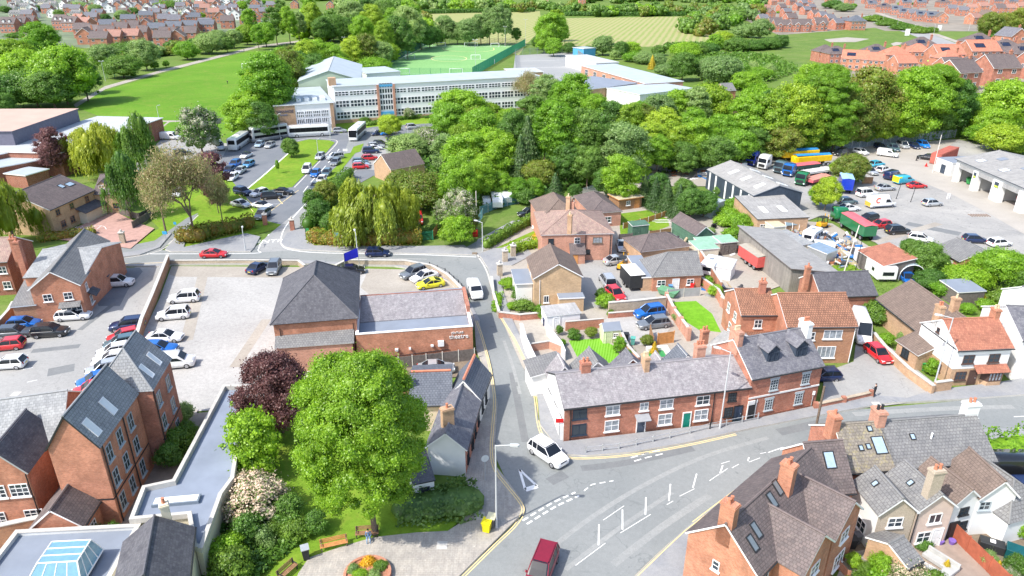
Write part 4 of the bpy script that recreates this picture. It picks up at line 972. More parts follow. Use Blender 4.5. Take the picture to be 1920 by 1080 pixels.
def bin_(px, py, col, desc, where, h=1.1, w=.6, lid=None, cat='bin', rot=0):
    g = G(px, py); root = empty('wheelie_bin' if h > .9 else 'litter_bin', (g.x, g.y, GZ(*g)), rot); tag(root, desc, cat, where)
    b = MB(); a = w/2; c = w*.38; k = len(b.v); b.v += [(-c, -c, .06), (c, -c, .06), (c, c, .06), (-c, c, .06), (-a, -a, h-.1), (a, -a, h-.1), (a, a, h-.1), (-a, a, h-.1)]
    for q in ((0, 3, 2, 1), (4, 5, 6, 7), (0, 1, 5, 4), (1, 2, 6, 5), (2, 3, 7, 6), (3, 0, 4, 7)): b.f.append(q); b.m.append(0)
    b.obj('body', [col], root); b = MB(); b.slab([(-a-.04, -a-.06, h), (a+.04, -a-.06, h), (a+.04, a+.04, h+.06), (-a-.04, a+.04, h+.06)], .06); b.obj('lid', [lid or col], root)
    for s in (-1, 1): b = MB(); b.tube((s*a*.7-.03, c+.02, .1), (s*a*.7+.03, c+.02, .1), .1, n=8); b.obj('wheel', [M_rubber], root)
    return root
# ================================================================ SURFACES
# far land
sheet('field_grass', [(560,98),(470,96),(400,112),(300,140),(195,170),(140,200),(300,262),(345,262),(470,255),(520,230),(600,110),(640,82)], M_field)
sheet('recreation_path', [(138,196),(196,162),(300,132),(480,86),(560,76),(560,79),(482,90),(302,136),(198,167),(142,202)], M_tan)
sheet('field_path', [(300,226),(342,226),(342,228),(318,229),(304,240),(302,238),(314,229),(300,228)], M_white if False else M_tan)
sheet('back_grass', [(600,80),(640,60),(800,55),(830,100),(700,150),(600,160)], M_rough)
sheet('mown_field', [(805,24),(1012,20),(1018,60),(985,110),(940,90),(800,60)], M_hay)
sheet('mown_field', [(1060,34),(1280,31),(1350,60),(1340,78),(1250,86),(1110,92),(1050,88),(1058,60)], M_hay)
sheet('verge', [(950,140),(985,85),(1010,60),(1020,98),(985,130),(962,142)], M_rough)
sheet('sports_pitch', [(690,140),(700,125),(800,84),(984,84),(886,142)], M_pitch)
sheet('hard_court', [(962,135),(966,104),(1074,98),(1150,146),(1040,160),(975,155)], M_court)
sheet('meadow', [(1340,120),(1400,90),(1540,55),(1640,58),(1710,75),(1730,120),(1640,125),(1500,140),(1380,150)], M_rough)
sheet('estate_ground', [(1380,30),(1400,0),(1920,-18),(2050,30),(2050,60),(1660,58),(1640,52),(1460,66)], plain('estate_paving', (.25, .22, .18), .9, .25, .05))
sheet('estate_ground', [(1540,130),(1560,98),(1710,92),(1830,84),(2050,95),(2000,180),(1750,185)], plain('estate_paving', (.25, .22, .18), .9, .25, .05))
sheet('estate_ground', [(-200,75),(-150,0),(480,-5),(530,20),(500,50),(370,88),(300,96),(180,92),(60,80)], plain('estate_paving2', (.15, .19, .11), .9, .35, .06))
sheet('estate_road', [(1600,30),(1700,62),(1790,96),(1840,120),(1865,118),(1800,84),(1730,58),(1640,28)], M_road2)
sheet('estate_path', [(1730,60),(1760,64),(1800,78),(1824,90),(1820,92),(1792,80),(1755,67)], M_tan)
sheet('estate_path', [(1640,24),(1740,60),(1745,59),(1648,23)], M_tan)
sheet('bare_patch',[(1545,74),(1588,70),(1630,73),(1604,79),(1556,79)],M_tan); sheet('bare_patch',[(1670,82),(1680,79),(1692,80),(1688,84),(1675,86)],M_tan); sheet('tall_grass',[(1350,128),(1440,100),(1560,92),(1680,96),(1640,104),(1500,112),(1400,140)],M_terr); sheet('tall_grass',[(1420,86),(1540,66),(1600,62),(1560,70),(1460,84)],M_terr)
# school grounds
sheet('school_tarmac', [(300,262),(345,262),(420,275),(468,240),(545,232),(640,225),(800,220),(860,260),(820,310),(740,330),(700,330),(610,380),(545,440),(500,420),(430,400),(380,320),(320,300),(270,310),(230,330),(300,270)], M_dark)
sheet('school_tarmac', [(220,330),(300,265),(345,258),(430,270),(400,330),(300,330),(270,350)], M_park)
sheet('school_lawn', [(608,245),(640,228),(850,215),(860,222),(800,232),(700,238),(640,250)], M_lawn)
sheet('grass_island', [(553,268),(580,262),(618,264),(628,268),(607,292),(548,352),(500,358),(461,356),(545,285)], M_lawn, .08, 0, M_kerb)
sheet('grass_verge', [(640,290),(668,286),(640,320),(624,338),(603,338),(640,305)], M_lawn, .08, 0, M_kerb)
sheet('grass_verge', [(663,276),(682,270),(676,285),(655,292)], M_lawn, .08, 0, M_kerb)
sheet('grass_verge', [(684,264),(728,258),(728,264),(690,268)], M_lawn)
sheet('footpath', [(690,270),(678,290),(650,310),(630,338),(622,336),(648,305),(668,288),(683,270)], M_tan)
sheet('school_car_park', [(700,268),(780,250),(760,310),(740,325),(690,318),(686,296)], M_park)
sheet('grass_patch', [(300,430),(270,400),(330,330),(400,300),(470,380),(490,400),(500,415),(540,425),(480,440),(380,466),(310,466),(310,440)], M_lawn)
sheet('grass_verge', [(245,470),(280,440),(316,418),(330,410),(316,436),(280,458),(250,470)], M_lawn)
sheet('grass_verge', [(570,430),(600,428),(770,446),(790,452),(788,462),(585,462),(572,450)], M_lawn)
# town ground: carriageway sheet below, raised pavements on top
sheet('road', [(160,488),(200,470),(290,452),(350,410),(372,400),(345,440),(300,470),(470,470),(500,448),(560,395),(640,300),(655,262),(700,240),(725,262),(660,330),(600,400),(545,452),(550,468),(640,474),(860,472),(900,450),(960,470),(935,500),(940,600),(1000,730),(1010,790),(1070,850),(1200,850),(1440,800),(1600,770),(1920,742),(2200,720),(2200,800),(1920,812),(1700,818),(1560,835),(1500,870),(1360,985),(1260,1090),(1100,1180),(760,1180),(860,1085),(980,970),(930,860),(925,760),(905,640),(880,560),(845,526),(800,508),(740,498),(320,496),(160,505)], M_road)
sheet('entry_lane', [(505,440),(560,395),(583,374),(608,372),(560,425),(545,452),(551,470),(490,474),(484,462)], M_road2)
sheet('lane', [(895,450),(960,415),(1010,410),(1010,470),(940,490),(930,520),(910,500),(890,478)], M_road2)
sheet('car_park', [(-60,600),(30,590),(110,575),(200,515),(255,502),(318,502),(290,560),(262,650),(240,700),(150,790),(-80,800)], M_park)
sheet('forecourt', [(196,515),(212,503),(262,503),(268,510),(240,545),(225,575),(185,575),(180,560)], M_dark)
sheet('gravel_yard', [(322,500),(565,502),(576,512),(620,520),(690,505),(820,508),(848,528),(876,556),(890,600),(880,660),(520,770),(400,770),(345,775),(330,740),(262,640),(300,560)], M_gravel)
sheet('gravel_edge', [(322,500),(565,502),(572,512),(560,522),(330,520),(318,516)], M_tan)
sheet('gravel_edge', [(692,505),(820,508),(848,528),(860,545),(800,556),(700,560),(676,540)], M_tan)
sheet('back_yard', [(735,690),(870,668),(900,690),(880,705),(760,720)], M_soil)
sheet('stone_yard', [(1090,345),(1230,328),(1380,306),(1400,320),(1360,350),(1250,350),(1150,362)], M_tan)
sheet('garage_yard', [(1380,300),(1560,280),(1700,268),(1790,262),(1860,270),(1920,300),(2100,330),(2100,520),(1880,470),(1760,500),(1700,500),(1620,440),(1540,405),(1500,420),(1440,380),(1390,330)], M_yard)
sheet('stone_yard', [(1540,300),(1640,296),(1700,330),(1760,285),(1800,262),(1700,268),(1560,282)], M_tan)
sheet('concrete_apron', [(1600,293),(1740,285),(1810,300),(1920,380),(2100,430),(2100,500),(1920,440),(1860,405),(1790,368),(1700,330)], M_conc)
sheet('scrap_yard', [(1440,400),(1500,415),(1560,420),(1640,470),(1600,520),(1540,510),(1400,560),(1340,520),(1400,470)], M_tan)
sheet('back_gardens', [(905,470),(1100,350),(1380,400),(1400,520),(1420,640),(1050,770),(980,690),(940,600),(930,520)], M_tan)
sheet('drive', [(1080,510),(1110,470),(1190,470),(1240,540),(1200,600),(1160,610),(1140,580),(1090,575),(1075,560)], M_park)
sheet('garden_lawn', [(1163,440),(1160,402),(1215,395),(1252,412),(1255,425),(1200,446),(1165,450)], M_lawn)
sheet('garden_lawn', [(1230,450),(1262,438),(1270,452),(1258,462),(1238,462)], M_lawn)
sheet('garden_path', [(1258,436),(1270,432),(1300,458),(1284,468)], M_pave)
sheet('garden_lawn', [(1066,640),(1126,636),(1150,650),(1172,680),(1090,686)], grass('striped_lawn', (.12, .31, .02), (.155, .36, .03), None, .1, (.19, .42, .05), .2, .9))
sheet('garden_lawn', [(1260,568),(1305,566),(1335,590),(1352,625),(1310,620),(1275,598)], grass('garden_grass', (.13, .32, .02), (.17, .37, .03), None, .2))
sheet('gravel_drive', [(1105,618),(1150,592),(1240,585),(1265,605),(1240,640),(1200,650),(1150,625)], M_gravel)
sheet('grass_strip', [(926,468),(1010,430),(1016,436),(960,458),(930,470)], M_lawn)
sheet('lane_pavement', [(895,480),(925,468),(985,464),(998,480),(960,500),(925,500)], M_pave, .1, 0, M_kerb)
sheet('drive', [(1545,700),(1600,680),(1610,600),(1700,680),(1770,735),(1760,750),(1640,765),(1540,770)], M_park)
sheet('scrap_grass', [(1560,494),(1590,490),(1612,508),(1590,520),(1562,512)], M_lawn)
sheet('rear_gardens', [(1580,1000),(1700,960),(1830,920),(1920,900),(2050,900),(2150,1180),(1560,1180)], M_soil)
sheet('patio', [(1700,1018),(1790,1010),(1890,1120),(1760,1180),(1690,1100)], plain('patio_flags', (.30, .24, .20), .85, .15, 1.2))
sheet('garden_path', [(1590,1055),(1618,1040),(1632,1085),(1600,1110)], M_pave)
sheet('gravel_drive', [(1870,860),(1920,850),(2000,850),(2000,920),(1900,930),(1880,905)], M_tan)
# raised pavements
sheet('pavement', [(984,962),(979,942),(955,910),(932,880),(927,850),(930,800),(933,760),(921,690),(905,630),(897,600),(889,600),(893,660),(912,700),(905,770),(880,850),(872,900),(886,935),(870,980),(840,1000),(780,1003),(700,1012),(640,1030),(580,1050),(560,1080),(520,1180),(770,1180),(862,1083)], M_flag, .11, 0, M_kerb)
sheet('pavement', [(892,604),(900,604),(876,560),(845,525),(805,507),(745,497),(600,493),(600,497),(740,501),(802,511),(842,531),(872,562)], M_pave, .11, 0, M_kerb)
sheet('pavement', [(200,500),(320,491),(610,491),(610,497),(320,498),(290,560),(268,604),(262,600),(298,545),(300,502)], M_pave, .11, 0, M_kerb)
sheet('pavement', [(310,470),(345,430),(352,436),(345,466),(462,440),(488,446),(476,468),(470,474),(320,474)], M_pave, .11, 0, M_kerb)
sheet('pavement', [(527,457),(538,440),(552,434),(572,430),(574,452),(590,463),(788,464),(870,462),(893,480),(640,474),(556,470),(534,465)], M_pave, .11, 0, M_kerb)
sheet('pavement', [(205,480),(250,474),(290,466),(316,440),(322,440),(300,466),(262,480),(205,488)], M_pave, .11, 0, M_kerb)
sheet('pavement', [(899,480),(915,505),(925,545),(940,595),(968,640),(992,690),(1008,750),(1013,800),(1048,846),(1064,856),(1100,858),(1180,852),(1285,834),(1400,808),(1530,783),(1655,760),(1825,750),(1920,743),(2100,728),(2100,704),(1920,712),(1860,722),(1745,735),(1700,750),(1640,745),(1540,762),(1400,792),(1056,832),(1046,812),(1030,770),(1008,705),(988,660),(962,605),(944,550),(932,500)], M_pave, .11, 0, M_kerb)
sheet('pavement', [(1185,1090),(1272,1006),(1300,982),(1392,910),(1445,868),(1500,838),(1600,822),(1760,812),(1920,806),(2100,800),(2100,840),(1880,850),(1560,880),(1400,1000),(1300,1180),(1100,1180)], M_pave, .11, 0, M_kerb)
sheet('flagstones', [(1560,1100),(1590,1040),(1640,1030),(1660,1180),(1560,1180)], M_flag)
# park
sheet('park_lawn', [(430,900),(540,780),(780,900),(820,935),(884,930),(872,968),(842,1000),(780,1003),(700,1012),(640,1030),(580,1050),(560,1080),(520,1180),(380,1180),(400,1000)], M_lawn, .05)
sheet('park_soil', [(760,930),(885,925),(884,940),(868,968),(760,978)], M_soil, .052)
sheet('courtyard', [(200,900),(300,830),(345,770),(372,770),(340,850),(310,905),(270,960),(215,1000)], M_flag)
sheet('courtyard', [(100,800),(335,780),(395,775),(300,1100),(-60,1150),(-60,860)], plain('yard_brick_paving', (.26, .215, .18), .85, .2, 1))
# house front left
sheet('red_brick_drive', [(100,450),(150,425),(215,398),(260,420),(290,430),(245,468),(195,460)], plain('red_block_paving', (.42, .26, .22), .85, .15, 1.2))
MP = asphalt('patched_asphalt', (.165, .175, .18), (.205, .21, .21), .4, .1, False, .12); ML = asphalt('worn_asphalt', (.27, .28, .275), (.31, .315, .305), .3, .1, False, .14)
LZ[0] = .0015
for P_, w_, m_ in (([(1090,880),(1180,868),(1300,842)],.9,MP),([(1150,1060),(1240,990),(1330,930)],.7,ML),([(1010,1050),(1090,985),(1200,915),(1320,858),(1440,822)],.5,ML),([(1060,1070),(1150,1000),(1260,925)],.45,ML),([(960,700),(972,760),(985,830)],.8,MP),([(945,640),(962,690),(975,740)],.4,ML),([(400,487),(560,487)],.8,MP),([(640,483),(800,487)],.5,ML),([(1600,778),(1760,768),(1900,764)],.8,ML),([(1460,812),(1560,790)],1.2,MP),([(60,660),(150,650)],1.1,MP),([(90,700),(140,690)],2.0,MP),([(150,620),(215,570)],.8,MP),([(500,600),(440,690)],1.3,M_tan),([(380,520),(350,640)],1.6,M_tan),([(1700,420),(1800,440)],2.4,MP),([(1640,455),(1760,420)],1.6,M_tan),([(1030,905),(1060,890)],1.2,MP),([(560,420),(620,340)],.5,ML)): LZ[0] += .0002; line('road_patch' if m_ != M_tan else 'worn_track', P_, m_, w_)
LZ[0] = .0085
# ================================================================ PAINTED LINES
for nm, P_ in (('double_yellow_line', [(893,605),(905,640),(918,690),(927,750),(924,800),(921,850),(928,885),(950,915),(974,945),(980,963),(965,988),(930,1022),(865,1086),(800,1150)]),
               ('double_yellow_line', [(940,598),(966,642),(990,695),(1003,745),(1008,790),(1018,820),(1046,851),(1062,859),(1098,861),(1180,855),(1286,837),(1380,816)]),
               ('double_yellow_line', [(1150,1130),(1190,1087),(1270,1010),(1300,985),(1392,915),(1446,872)])):
    line(nm, P_, M_yel, .10, (-.1, .12) if 'x' else (0,))
line('kerb_line', [(150,492),(200,489),(300,471),(345,430),(372,404)], M_kerb, .22)
line('kerb_line', [(276,477),(320,477),(476,476),(484,470),(490,456),(505,440)], M_white, .18)
line('kerb_line', [(583,372),(560,397),(536,425),(527,448),(530,462),(548,470),(600,475),(700,477),(800,479),(893,483)], M_white, .20)
line('kerb_line', [(895,480),(912,508),(924,548),(940,597)], M_kerb, .25)
line('kerb_line', [(549,281),(500,325),(458,360)], M_white, .35)
line('kerb_line', [(553,266),(580,260),(622,262),(632,268),(610,292),(552,352)], M_kerb, .3)
line('kerb_line', [(200,499),(320,495)], M_yel, .15)
line('centre_line', [(636,280),(612,310),(585,340),(568,362)], M_white, .18, dash=(6, 3))
line('give_way_line', [(984,981),(1010,965),(1040,947),(1082,928)], M_white, .19, (-.28, .28), dash=(.62, .34), sm=0)
line('give_way_line', [(1095,922),(1110,910),(1150,903)], M_white, .12, (0,), dash=(.6, .4), sm=0)
line('edge_line', [(1186,863),(1210,856),(1240,849)], M_white, .15, (-.3, .3), dash=(.8, .45), sm=0)
_b = MB(); pts = [(974,882), (1007,913), (985,920)]; Q = [G(*p) for p in pts]; zz = GZ(*Q[0])+.008
def _strip(a, c, w0, w1):
    d = (c-a).normalized(); n = Vector((-d.y, d.x)); _b.poly([(*(a-n*w0), zz), (*(c-n*w1), zz), (*(c+n*w1), zz), (*(a+n*w0), zz)])
_strip(Q[0], Q[1], .12, .12); _strip(Q[0], Q[2], .12, .12); _strip(Q[2], Q[1], .28, .28); struct(_b.obj('give_way_triangle', M_white))
_b = MB()
for a, c in (((1123,985),(1122,1024)),((1167,957),(1167,995)),((1211,934),(1210,967)),((1257,909),(1254,941)),((1306,890),(1299,916)),((1355,874),(1349,891)),((1404,859),(1402,866))):
    ribbon(_b, [G(*a), G(*c)], .125, None)
for a, c in (((1079,1062),(1135,1020)),((1163,1001),(1220,966)),((1274,932),(1302,918)),((1330,903),(1364,880)),((1372,879),(1385,872)),((1404,868),(1425,860)),((1131,977),(1170,950)),((1352,871),(1368,866)),((1425,852),(1436,850)),((1250,948),(1262,941))):
    ribbon(_b, [G(*a), G(*c)], .065, None)
struct(_b.obj('hatched_road_markings', M_white))
line('centre_line', [(1440,850),(1560,812),(1700,793),(1920,782)], M_white, .1, dash=(2, 4))
line('bay_lines', [(437,352),(475,398)], M_yel, .14); line('bay_lines', [(462,376),(474,388)], M_white, .14)
for a, c in (((520,372),(530,383)),((488,373),(502,384)),((463,373),(473,384))): line('bay_lines', [a, c], M_yel, .22)
line('bay_lines', [(508,396),(560,357)], M_yel, .14); line('bay_lines', [(470,384),(530,383)], M_white, .1)
for i in range(7):
    a = (113+i*11.5, 434-i*.4); line('bay_lines', [a, (a[0]+9, a[1]-7)], M_white, .1)
line('bay_lines', [(113,434),(186,425),(200,432)], M_white, .1)
for k in range(5): line('bay_lines', [(20+k*8, 682+k*24-60), (62+k*4, 676+k*24-60)], M_white, .09, dash=(1, 1.5))
# ENTRY painted on the lane
t = text_mesh('ENTRY', 2.0, M_white, 'entry_lettering', .002); g = G(512, 453); t.location = (g.x, g.y, GZ(*g)+.012); t.scale = (1.0, 1.1, 1); t.rotation_euler = (0, 0, math.radians(8)); struct(t)
# pitch lines
def pitch_line(px, **k): line('pitch_marking', px, M_white if not k.get('y') else M_yel, .45, sm=0)
pitch_line([(700,137),(712,126),(800,88),(975,87),(884,138),(700,137)])
pitch_line([(745,110),(935,112)]); line('pitch_marking', [(805+ 33*math.cos(a), 110+7.5*math.sin(a)) for a in [i*math.pi/12 for i in range(25)]] if False else [(842+33*math.cos(i*math.pi/12), 110+5.5*math.sin(i*math.pi/12)) for i in range(25)], M_yel, .4)
line('pitch_marking', [(830,90),(835,94),(865,97),(905,97),(925,94),(925,90)], M_yel, .4)
line('court_marking', [(975,115),(1075,112)], M_white, .3, sm=0); line('court_marking', [(975,128),(1090,125)], M_white, .3, sm=0)
# manhole covers, drains
for x, y in ((829,1027), (899,972), (1643,762), (30,740), (890,478)):
    g = G(x, y); _b = MB(); s = .45; z = GZ(*g); _b.box(g.x-s, g.x+s, g.y-s, g.y+s, z, z+.012); struct(_b.obj('manhole_cover', M_kerb if x != 890 else M_soil))
# ================================================================ NEAR BUILDINGS
def zc(A, y): return HZ(G(*A), y)
# --- long terrace
h = Bld('terraced_cottages', 'long two-storey orange brick terrace with lichened slate roof and white gable end', 'terrace', (1056,830), (1396,788))
Lx = h.L; b = h.block((0, Lx, 0, 7), 4.3, 6.1, 'gable', B_red, R_lichen, side=W_white, fascia=W_black)
f = lambda x: (x-385)/1360
for x, k in ((495, 'd'), (730, 'w'), (1122, 'w'), (1395, 'n')):
    fr = plain('dark_frame', (.03, .045, .07), .5) if k == 'd' else W_fascia
    h.win(b, 'f', f(x), 2.75 if k != 'n' else 2.7, 1.5, 1.15, fr, 2, 1 if k == 'd' else 2, 2 if k == 'w' else 1, M_curt if k == 'w' else M_glass)
    h.win(b, 'f', f(x), .75, 1.55, 1.35, fr, 2, 1 if k == 'd' else 2, 1, M_glass if k == 'd' else M_curt)
h.win(b, 'f', f(957), 2.85, .95, 1.0, None, 2, 2, 1, M_curt); h.door(b, 'f', f(945), .85, 1.95, plain('slate_door', (.07, .09, .13), .4), canopy=plain('lead_canopy', (.3, .31, .33)))
h.door(b, 'f', f(1287), .8, 1.9, plain('teal_door', (.01, .22, .16), .35)); h.door(b, 'f', f(1680), .85, 1.95, plain('navy_door', (.04, .06, .10), .4), W_black)
h.win(b, 'f', f(1618), 2.75, .95, 1.0, W_black, 3, 3, 1); h.win(b, 'f', f(1605), .8, 1.0, 1.15, W_black, 3, 3, 1)
h.pipe(b, 'f', f(430), 4.1); h.pipe(b, 'f', f(1478), 4.1)
h.band(b, 'f', 4.0, .12, .06, W_black, 'eaves_course')
h.chim(Lx*.155, 3.6, 5.2, 7.3, 1.0, .8, B_red, 2); h.chim(Lx*.475, 3.2, 5.2, 7.5, .55, 1.2, B_tan, 3, M_buffpot); h.chim(Lx*.80, 4.2, 5.0, 7.6, 1.0, .9, B_pink, 3)
for x0, x1, y1, z1, rf in ((.02, .15, 9.0, 5.2, R_lichen), (.17, .37, 9.6, 5.3, R_grey), (.38, .56, 8.6, 5.2, R_slate), (.57, .70, 8.0, 4.8, R_lichen), (.72, .86, 9.0, 4.9, R_nslate)):
    h.block((Lx*x0, Lx*x1, 6.6, y1), 3.4, z1, 'gable_v', W_grey if x0 < .2 else B_red, rf)
h.block((-1.3, 2.3, 9.1, 12.6), 2.7, 3.4, 'mono_x', W_white, R_grey)
h.band(b, 'l', 2.5, .1, .04, W_black, 'string_course')
for q in (.35, .7): h.win(b, 'l', q, 2.6, .8, .8, None, 2, 2, 1)
# --- rear range
h = Bld('outbuilding_range', 'long low grey-slated rear range with rooflights behind the terrace', 'outbuilding', (1338,640), (1420,625), 2.8)
b = h.block(None, 3.0, 4.6, 'gable', W_grey, R_asb, rot=((1310,665),(1376,700),(1356,610),2.8)); h.sky(b, 'b', .35, .3, .7, 1.4, R_skyl); h.sky(b, 'b', .8, .2, .7, 1.2, R_skyl)
h.chimpx(1322, 618, 5.6, 3.5, w=.9, d=.6, mat=B_orange, pots=2)
# --- tall townhouse
h = Bld('townhouse', 'tall brick townhouse with two dormers and stone lintels at the terrace end', 'house', (1397,789), (1527,762)); Lx = h.L
b = h.block((0, Lx, 0, 7.6), 5.4, 8.0, 'gable', B_red, R_slate, fascia=W_white); h.band(b, 'f', 5.15, .22, .12, W_white, 'cornice'); h.band(b, 'f', 2.75, .2, .06, W_white)
SB = plain('sash_bar_frame', (.42, .47, .50), .5)
for t in (.33, .78): h.win(b, 'f', t, 3.35, 1.0, 1.35, SB, 3, 4, 2)
for t in (.30, .73): h.win(b, 'f', t, .85, 1.0, 1.4, SB, 3, 4, 2)
h.door(b, 'f', .06, .9, 2.0, W_black, W_white); h.band(b, 'f', 2.15, .35, .1, W_white, 'arch', 0, .13)
for t in (.36, .76): h.dormer(b, t, .3, 1.5, 1.25, R_slate, W_navy, W_navy)
h.band(b, 'f', 0, .35, .05, B_dark, 'plinth', .14, 1); h.pipe(b, 'f', .1, 2.7)
h.chim(.2, 3.8, 6.5, 9.3, .6, 1.7, B_pink, 4, M_buffpot, math.pi/2*0); h.chim(Lx-.2, 3.4, 6.8, 9.2, .6, 1.6, W_white, 4)
h.band(b, 'r', 5.3, .2, .05, B_red, 'gable_coping')
# --- modern brick house
h = Bld('detached_house', 'orange brick house with red-brown pantile roof and big white windows', 'house', (1492,612), (1606,611), 5.2); Lx = h.L
b = h.block((-1.0, Lx, 0, 8.5), 5.2, 7.6, 'gable', B_brown, R_rbrown, wallf=B_brown, side=B_orange); h.row(b, 'f', (.37,), 3.3, .9, 1.1); h.win(b, 'f', .68, 3.45, 2.3, 1.2, None, 3, 1, 1, M_curt); h.win(b, 'f', .63, .8, 2.3, 1.6, None, 4, 1, 1, M_curt); h.win(b, 'f', .25, .9, 1.1, 1.2)
c = h.block((-5.5, -1.0, 3.5, 10.5), 5.1, 7.0, 'gable', B_orange, R_rbrown); h.row(c, 'l', (.3, .7), 3.2, 1.0, 1.2); h.row(c, 'l', (.5,), 1.0, 1.0, 1.2); h.win(c, 'f', .5, 3.2, 1.0, 1.2); h.pipe(b, 'f', .99, 5.1, W_fascia)
h.block((-6.4, -1.6, -3.4, 3.4), 2.6, 3.6, 'gable', B_red, R_rbrown)
h.chim(-2.2, 6.5, 6, 8.4, .8, .6, B_red, 2)
# --- slate house behind
h = Bld('slate_roofed_cottage', 'low cottage with plain dark slate roof tucked behind the orange brick house', 'cottage', (1540,556), (1644,552), 3.2)
h.block((0, h.L, 0, 6.5), 3.2, 5.3, 'gable', B_red, R_dslate); h.chim(-1, 3, 3, 6.6, .7, .6, B_orange, 1)
# --- long old barn
h = Bld('old_barn', 'long single-storey barn with weathered brown roof and lean-to porch', 'barn', (1645,560), (1746,640), 3.0)
b = h.block((0, h.L+1, 0, 8.5), 3.0, 5.6, 'gable', B_tan, R_brown); h.chim(h.L*.75, 4.2, 4.5, 7.4, .8, .8, B_tan, 1, M_buffpot)
b2 = h.block(None, 2.3, 3.3, 'mono', B_tan, R_brown, rot=((1684,638),(1722,664),(1700,622),2.4)); h.win(b2, 'f', .45, .9, 1.2, 1.1, W_black); h.win(b, 'f', .8, 1.9, 1.0, .8, None)
# --- white and brick cottage
h = Bld('corner_cottage', 'white rendered cottage over brick with red tile roof and bay window', 'cottage', (1776,724), (1876,719)); Lx = h.L
b = h.block((0, Lx, 0, 6.8), 4.9, 7.0, 'gable', W_white, R_red, z0=2.3, name='upper_wall'); lo = h.block((0.02, Lx-.02, .02, 6.78), 2.3, 2.31, 'flat', B_tan, W_white, over=-.05, name='lower_wall')
h.row(b, 'f', (.25, .72), 3.0, 1.35, 1.1, fr=plain('brown_frame', (.10, .06, .05)), nx=2, ny=2); DB = plain('brown_frame', (.1, .06, .05)); h.win(lo, 'f', .19, .8, 1.35, 1.1, DB, 3, 2); h.door(lo, 'f', .42, .85, 1.95, DB, DB)
_m = MB(); _m.slab([(Lx*.38, -1.0, 2.15), (Lx*.99, -1.0, 2.15), (Lx*.99, 0, 2.75), (Lx*.38, 0, 2.75)], .1); h.mb(_m, 'porch_roof', [R_red])
_m = MB(); _m.prism([(Lx*.56, 0), (Lx*.62, -.75), (Lx*.88, -.75), (Lx*.94, 0)], 0, .8); _m.prism([(Lx*.57, 0), (Lx*.625, -.7), (Lx*.875, -.7), (Lx*.93, 0)], .8, 2.1, 1); h.mb(_m, 'bay_window', [B_tan, DB])
for i in range(4): a, g2 = win_mesh(Lx*.058, 1.1, DB, 1, 2, 0, M_curt); o = h.place(a, 'window', T(Lx*(.632+i*.06), -.72, .9)); h.place(g2, 'pane', Matrix.Identity(4), o)
h.win(lo, 'l', .7, .9, .7, 1.0, DB); h.win(b, 'l', .45, 5.2, .5, .6, DB, 1, 1); h.band(b, 'l', 4.75, .1, .05, W_black); h.chim(.3, 4.8, 5.6, 8.3, .6, 1.1, B_tan, 2, M_pot); h.chim(Lx-.2, 3.6, 5.6, 8.2, .6, 1.0, B_orange, 2, M_buffpot)
h = Bld('white_house', 'plain white rendered house with slate roof cut by the right edge', 'house', (1893,712), (1990,716))
h.block((0, h.L, 0, 9), 5.4, 7.6, 'gable', W_white, R_slate)
h = Bld('stone_cottage', 'low slate roof beside white gable at the right edge', 'cottage', (1925,640), (2010,640))
h.block((0, h.L, 0, 7), 4.4, 6.3, 'gable', W_white, R_slate)
# --- bottom right: roadside row, rear wings
h = Bld('roadside_cottage_row', 'long grey-tiled cottage row, mossy at its left end, backing onto gardens', 'terrace', (1595,884), (1866,862), 4.5); Lx = h.L
b = h.block((0, Lx*.31, 0, 7), 4.5, 6.9, 'gable', B_red, R_moss); b1 = h.block((Lx*.31, Lx, 0, 7), 4.5, 6.9, 'gable', W_white, R_grey)
h.sky(b, 'f', .8, .30, 1.0, 1.5, M_glassb); h.sky(b, 'f', .55, .42, .3, .4); h.sky(b, 'f', .38, .4, .3, .4); h.sky(b, 'f', .72, .8, .35, .4); h.sky(b1, 'f', .27, .55, .35, .45); h.win(b1, 'f', .35, 3.2, .5, .7, W_fascia, 1, 1)
_m = MB(); _m.tube((Lx*.62, 1.9, 5.6), (Lx*.62, 1.9, 6.5), .09, n=8); h.mb(_m, 'flue', [W_fascia])
h.chim(-.2, 3.5, 5.5, 8.2, .7, 1.2, B_orange, 1, M_pot); h.chim(Lx*.30, 3.6, 5.6, 8.3, .8, 1.3, B_pink, 2, W_black); h.chim(Lx*.97, 3.8, 5.6, 8.2, 1.3, .8, W_white, 2, M_pot)
def wing(nm, desc, A, B, C, ze, zr, wl, rf, **k):
    q = Bld(nm, desc, 'house', A, B, ze); r = math.atan2(1, 1); dd = G(*C, ze)-q.o; D = -dd.x*math.sin(q.r)+dd.y*math.cos(q.r); return q, q.block((0, q.L, 0, abs(D)), ze, zr, 'gable_v', wl, rf, **k)
h, b = wing('rear_wing_cottage', 'pebble-dashed rear cottage wing, leftmost of the row, with small upper window', (1649,962), (1718,957), (1608,905), 4.4, 5.8, W_pebble, R_grey, side=W_white)
h.win(b, 'f', .5, 2.8, 1.3, 1.0, None, 2, 2, 1); h.sky(b, 'l', .35, .45, .35, .45); h.win(b, 'l', .55, 1.0, 1.2, 1.2, None, 2, 2, 1)
h, b = wing('rear_wing_cottage', 'pebble-dashed rear cottage wing with tall end chimney and patio door', (1721,957), (1790,947), (1692,892), 4.4, 5.8, W_pebble, R_grey, wallf=W_pinkr)
h.win(b, 'f', .55, 2.75, 1.2, 1.0, None, 2, 1, 1); h.win(b, 'f', .38, .8, 1.3, 1.1, None, 2, 2, 1); h.door(b, 'f', .75, .85, 1.95, W_white); h.chim(h.L*.38, .55, 3.0, 8.0, 1.05, .7, W_pebble, 2); h.sky(b, 'l', .45, .4, .35, .45); h.pipe(b, 'f', .02, 4.2)
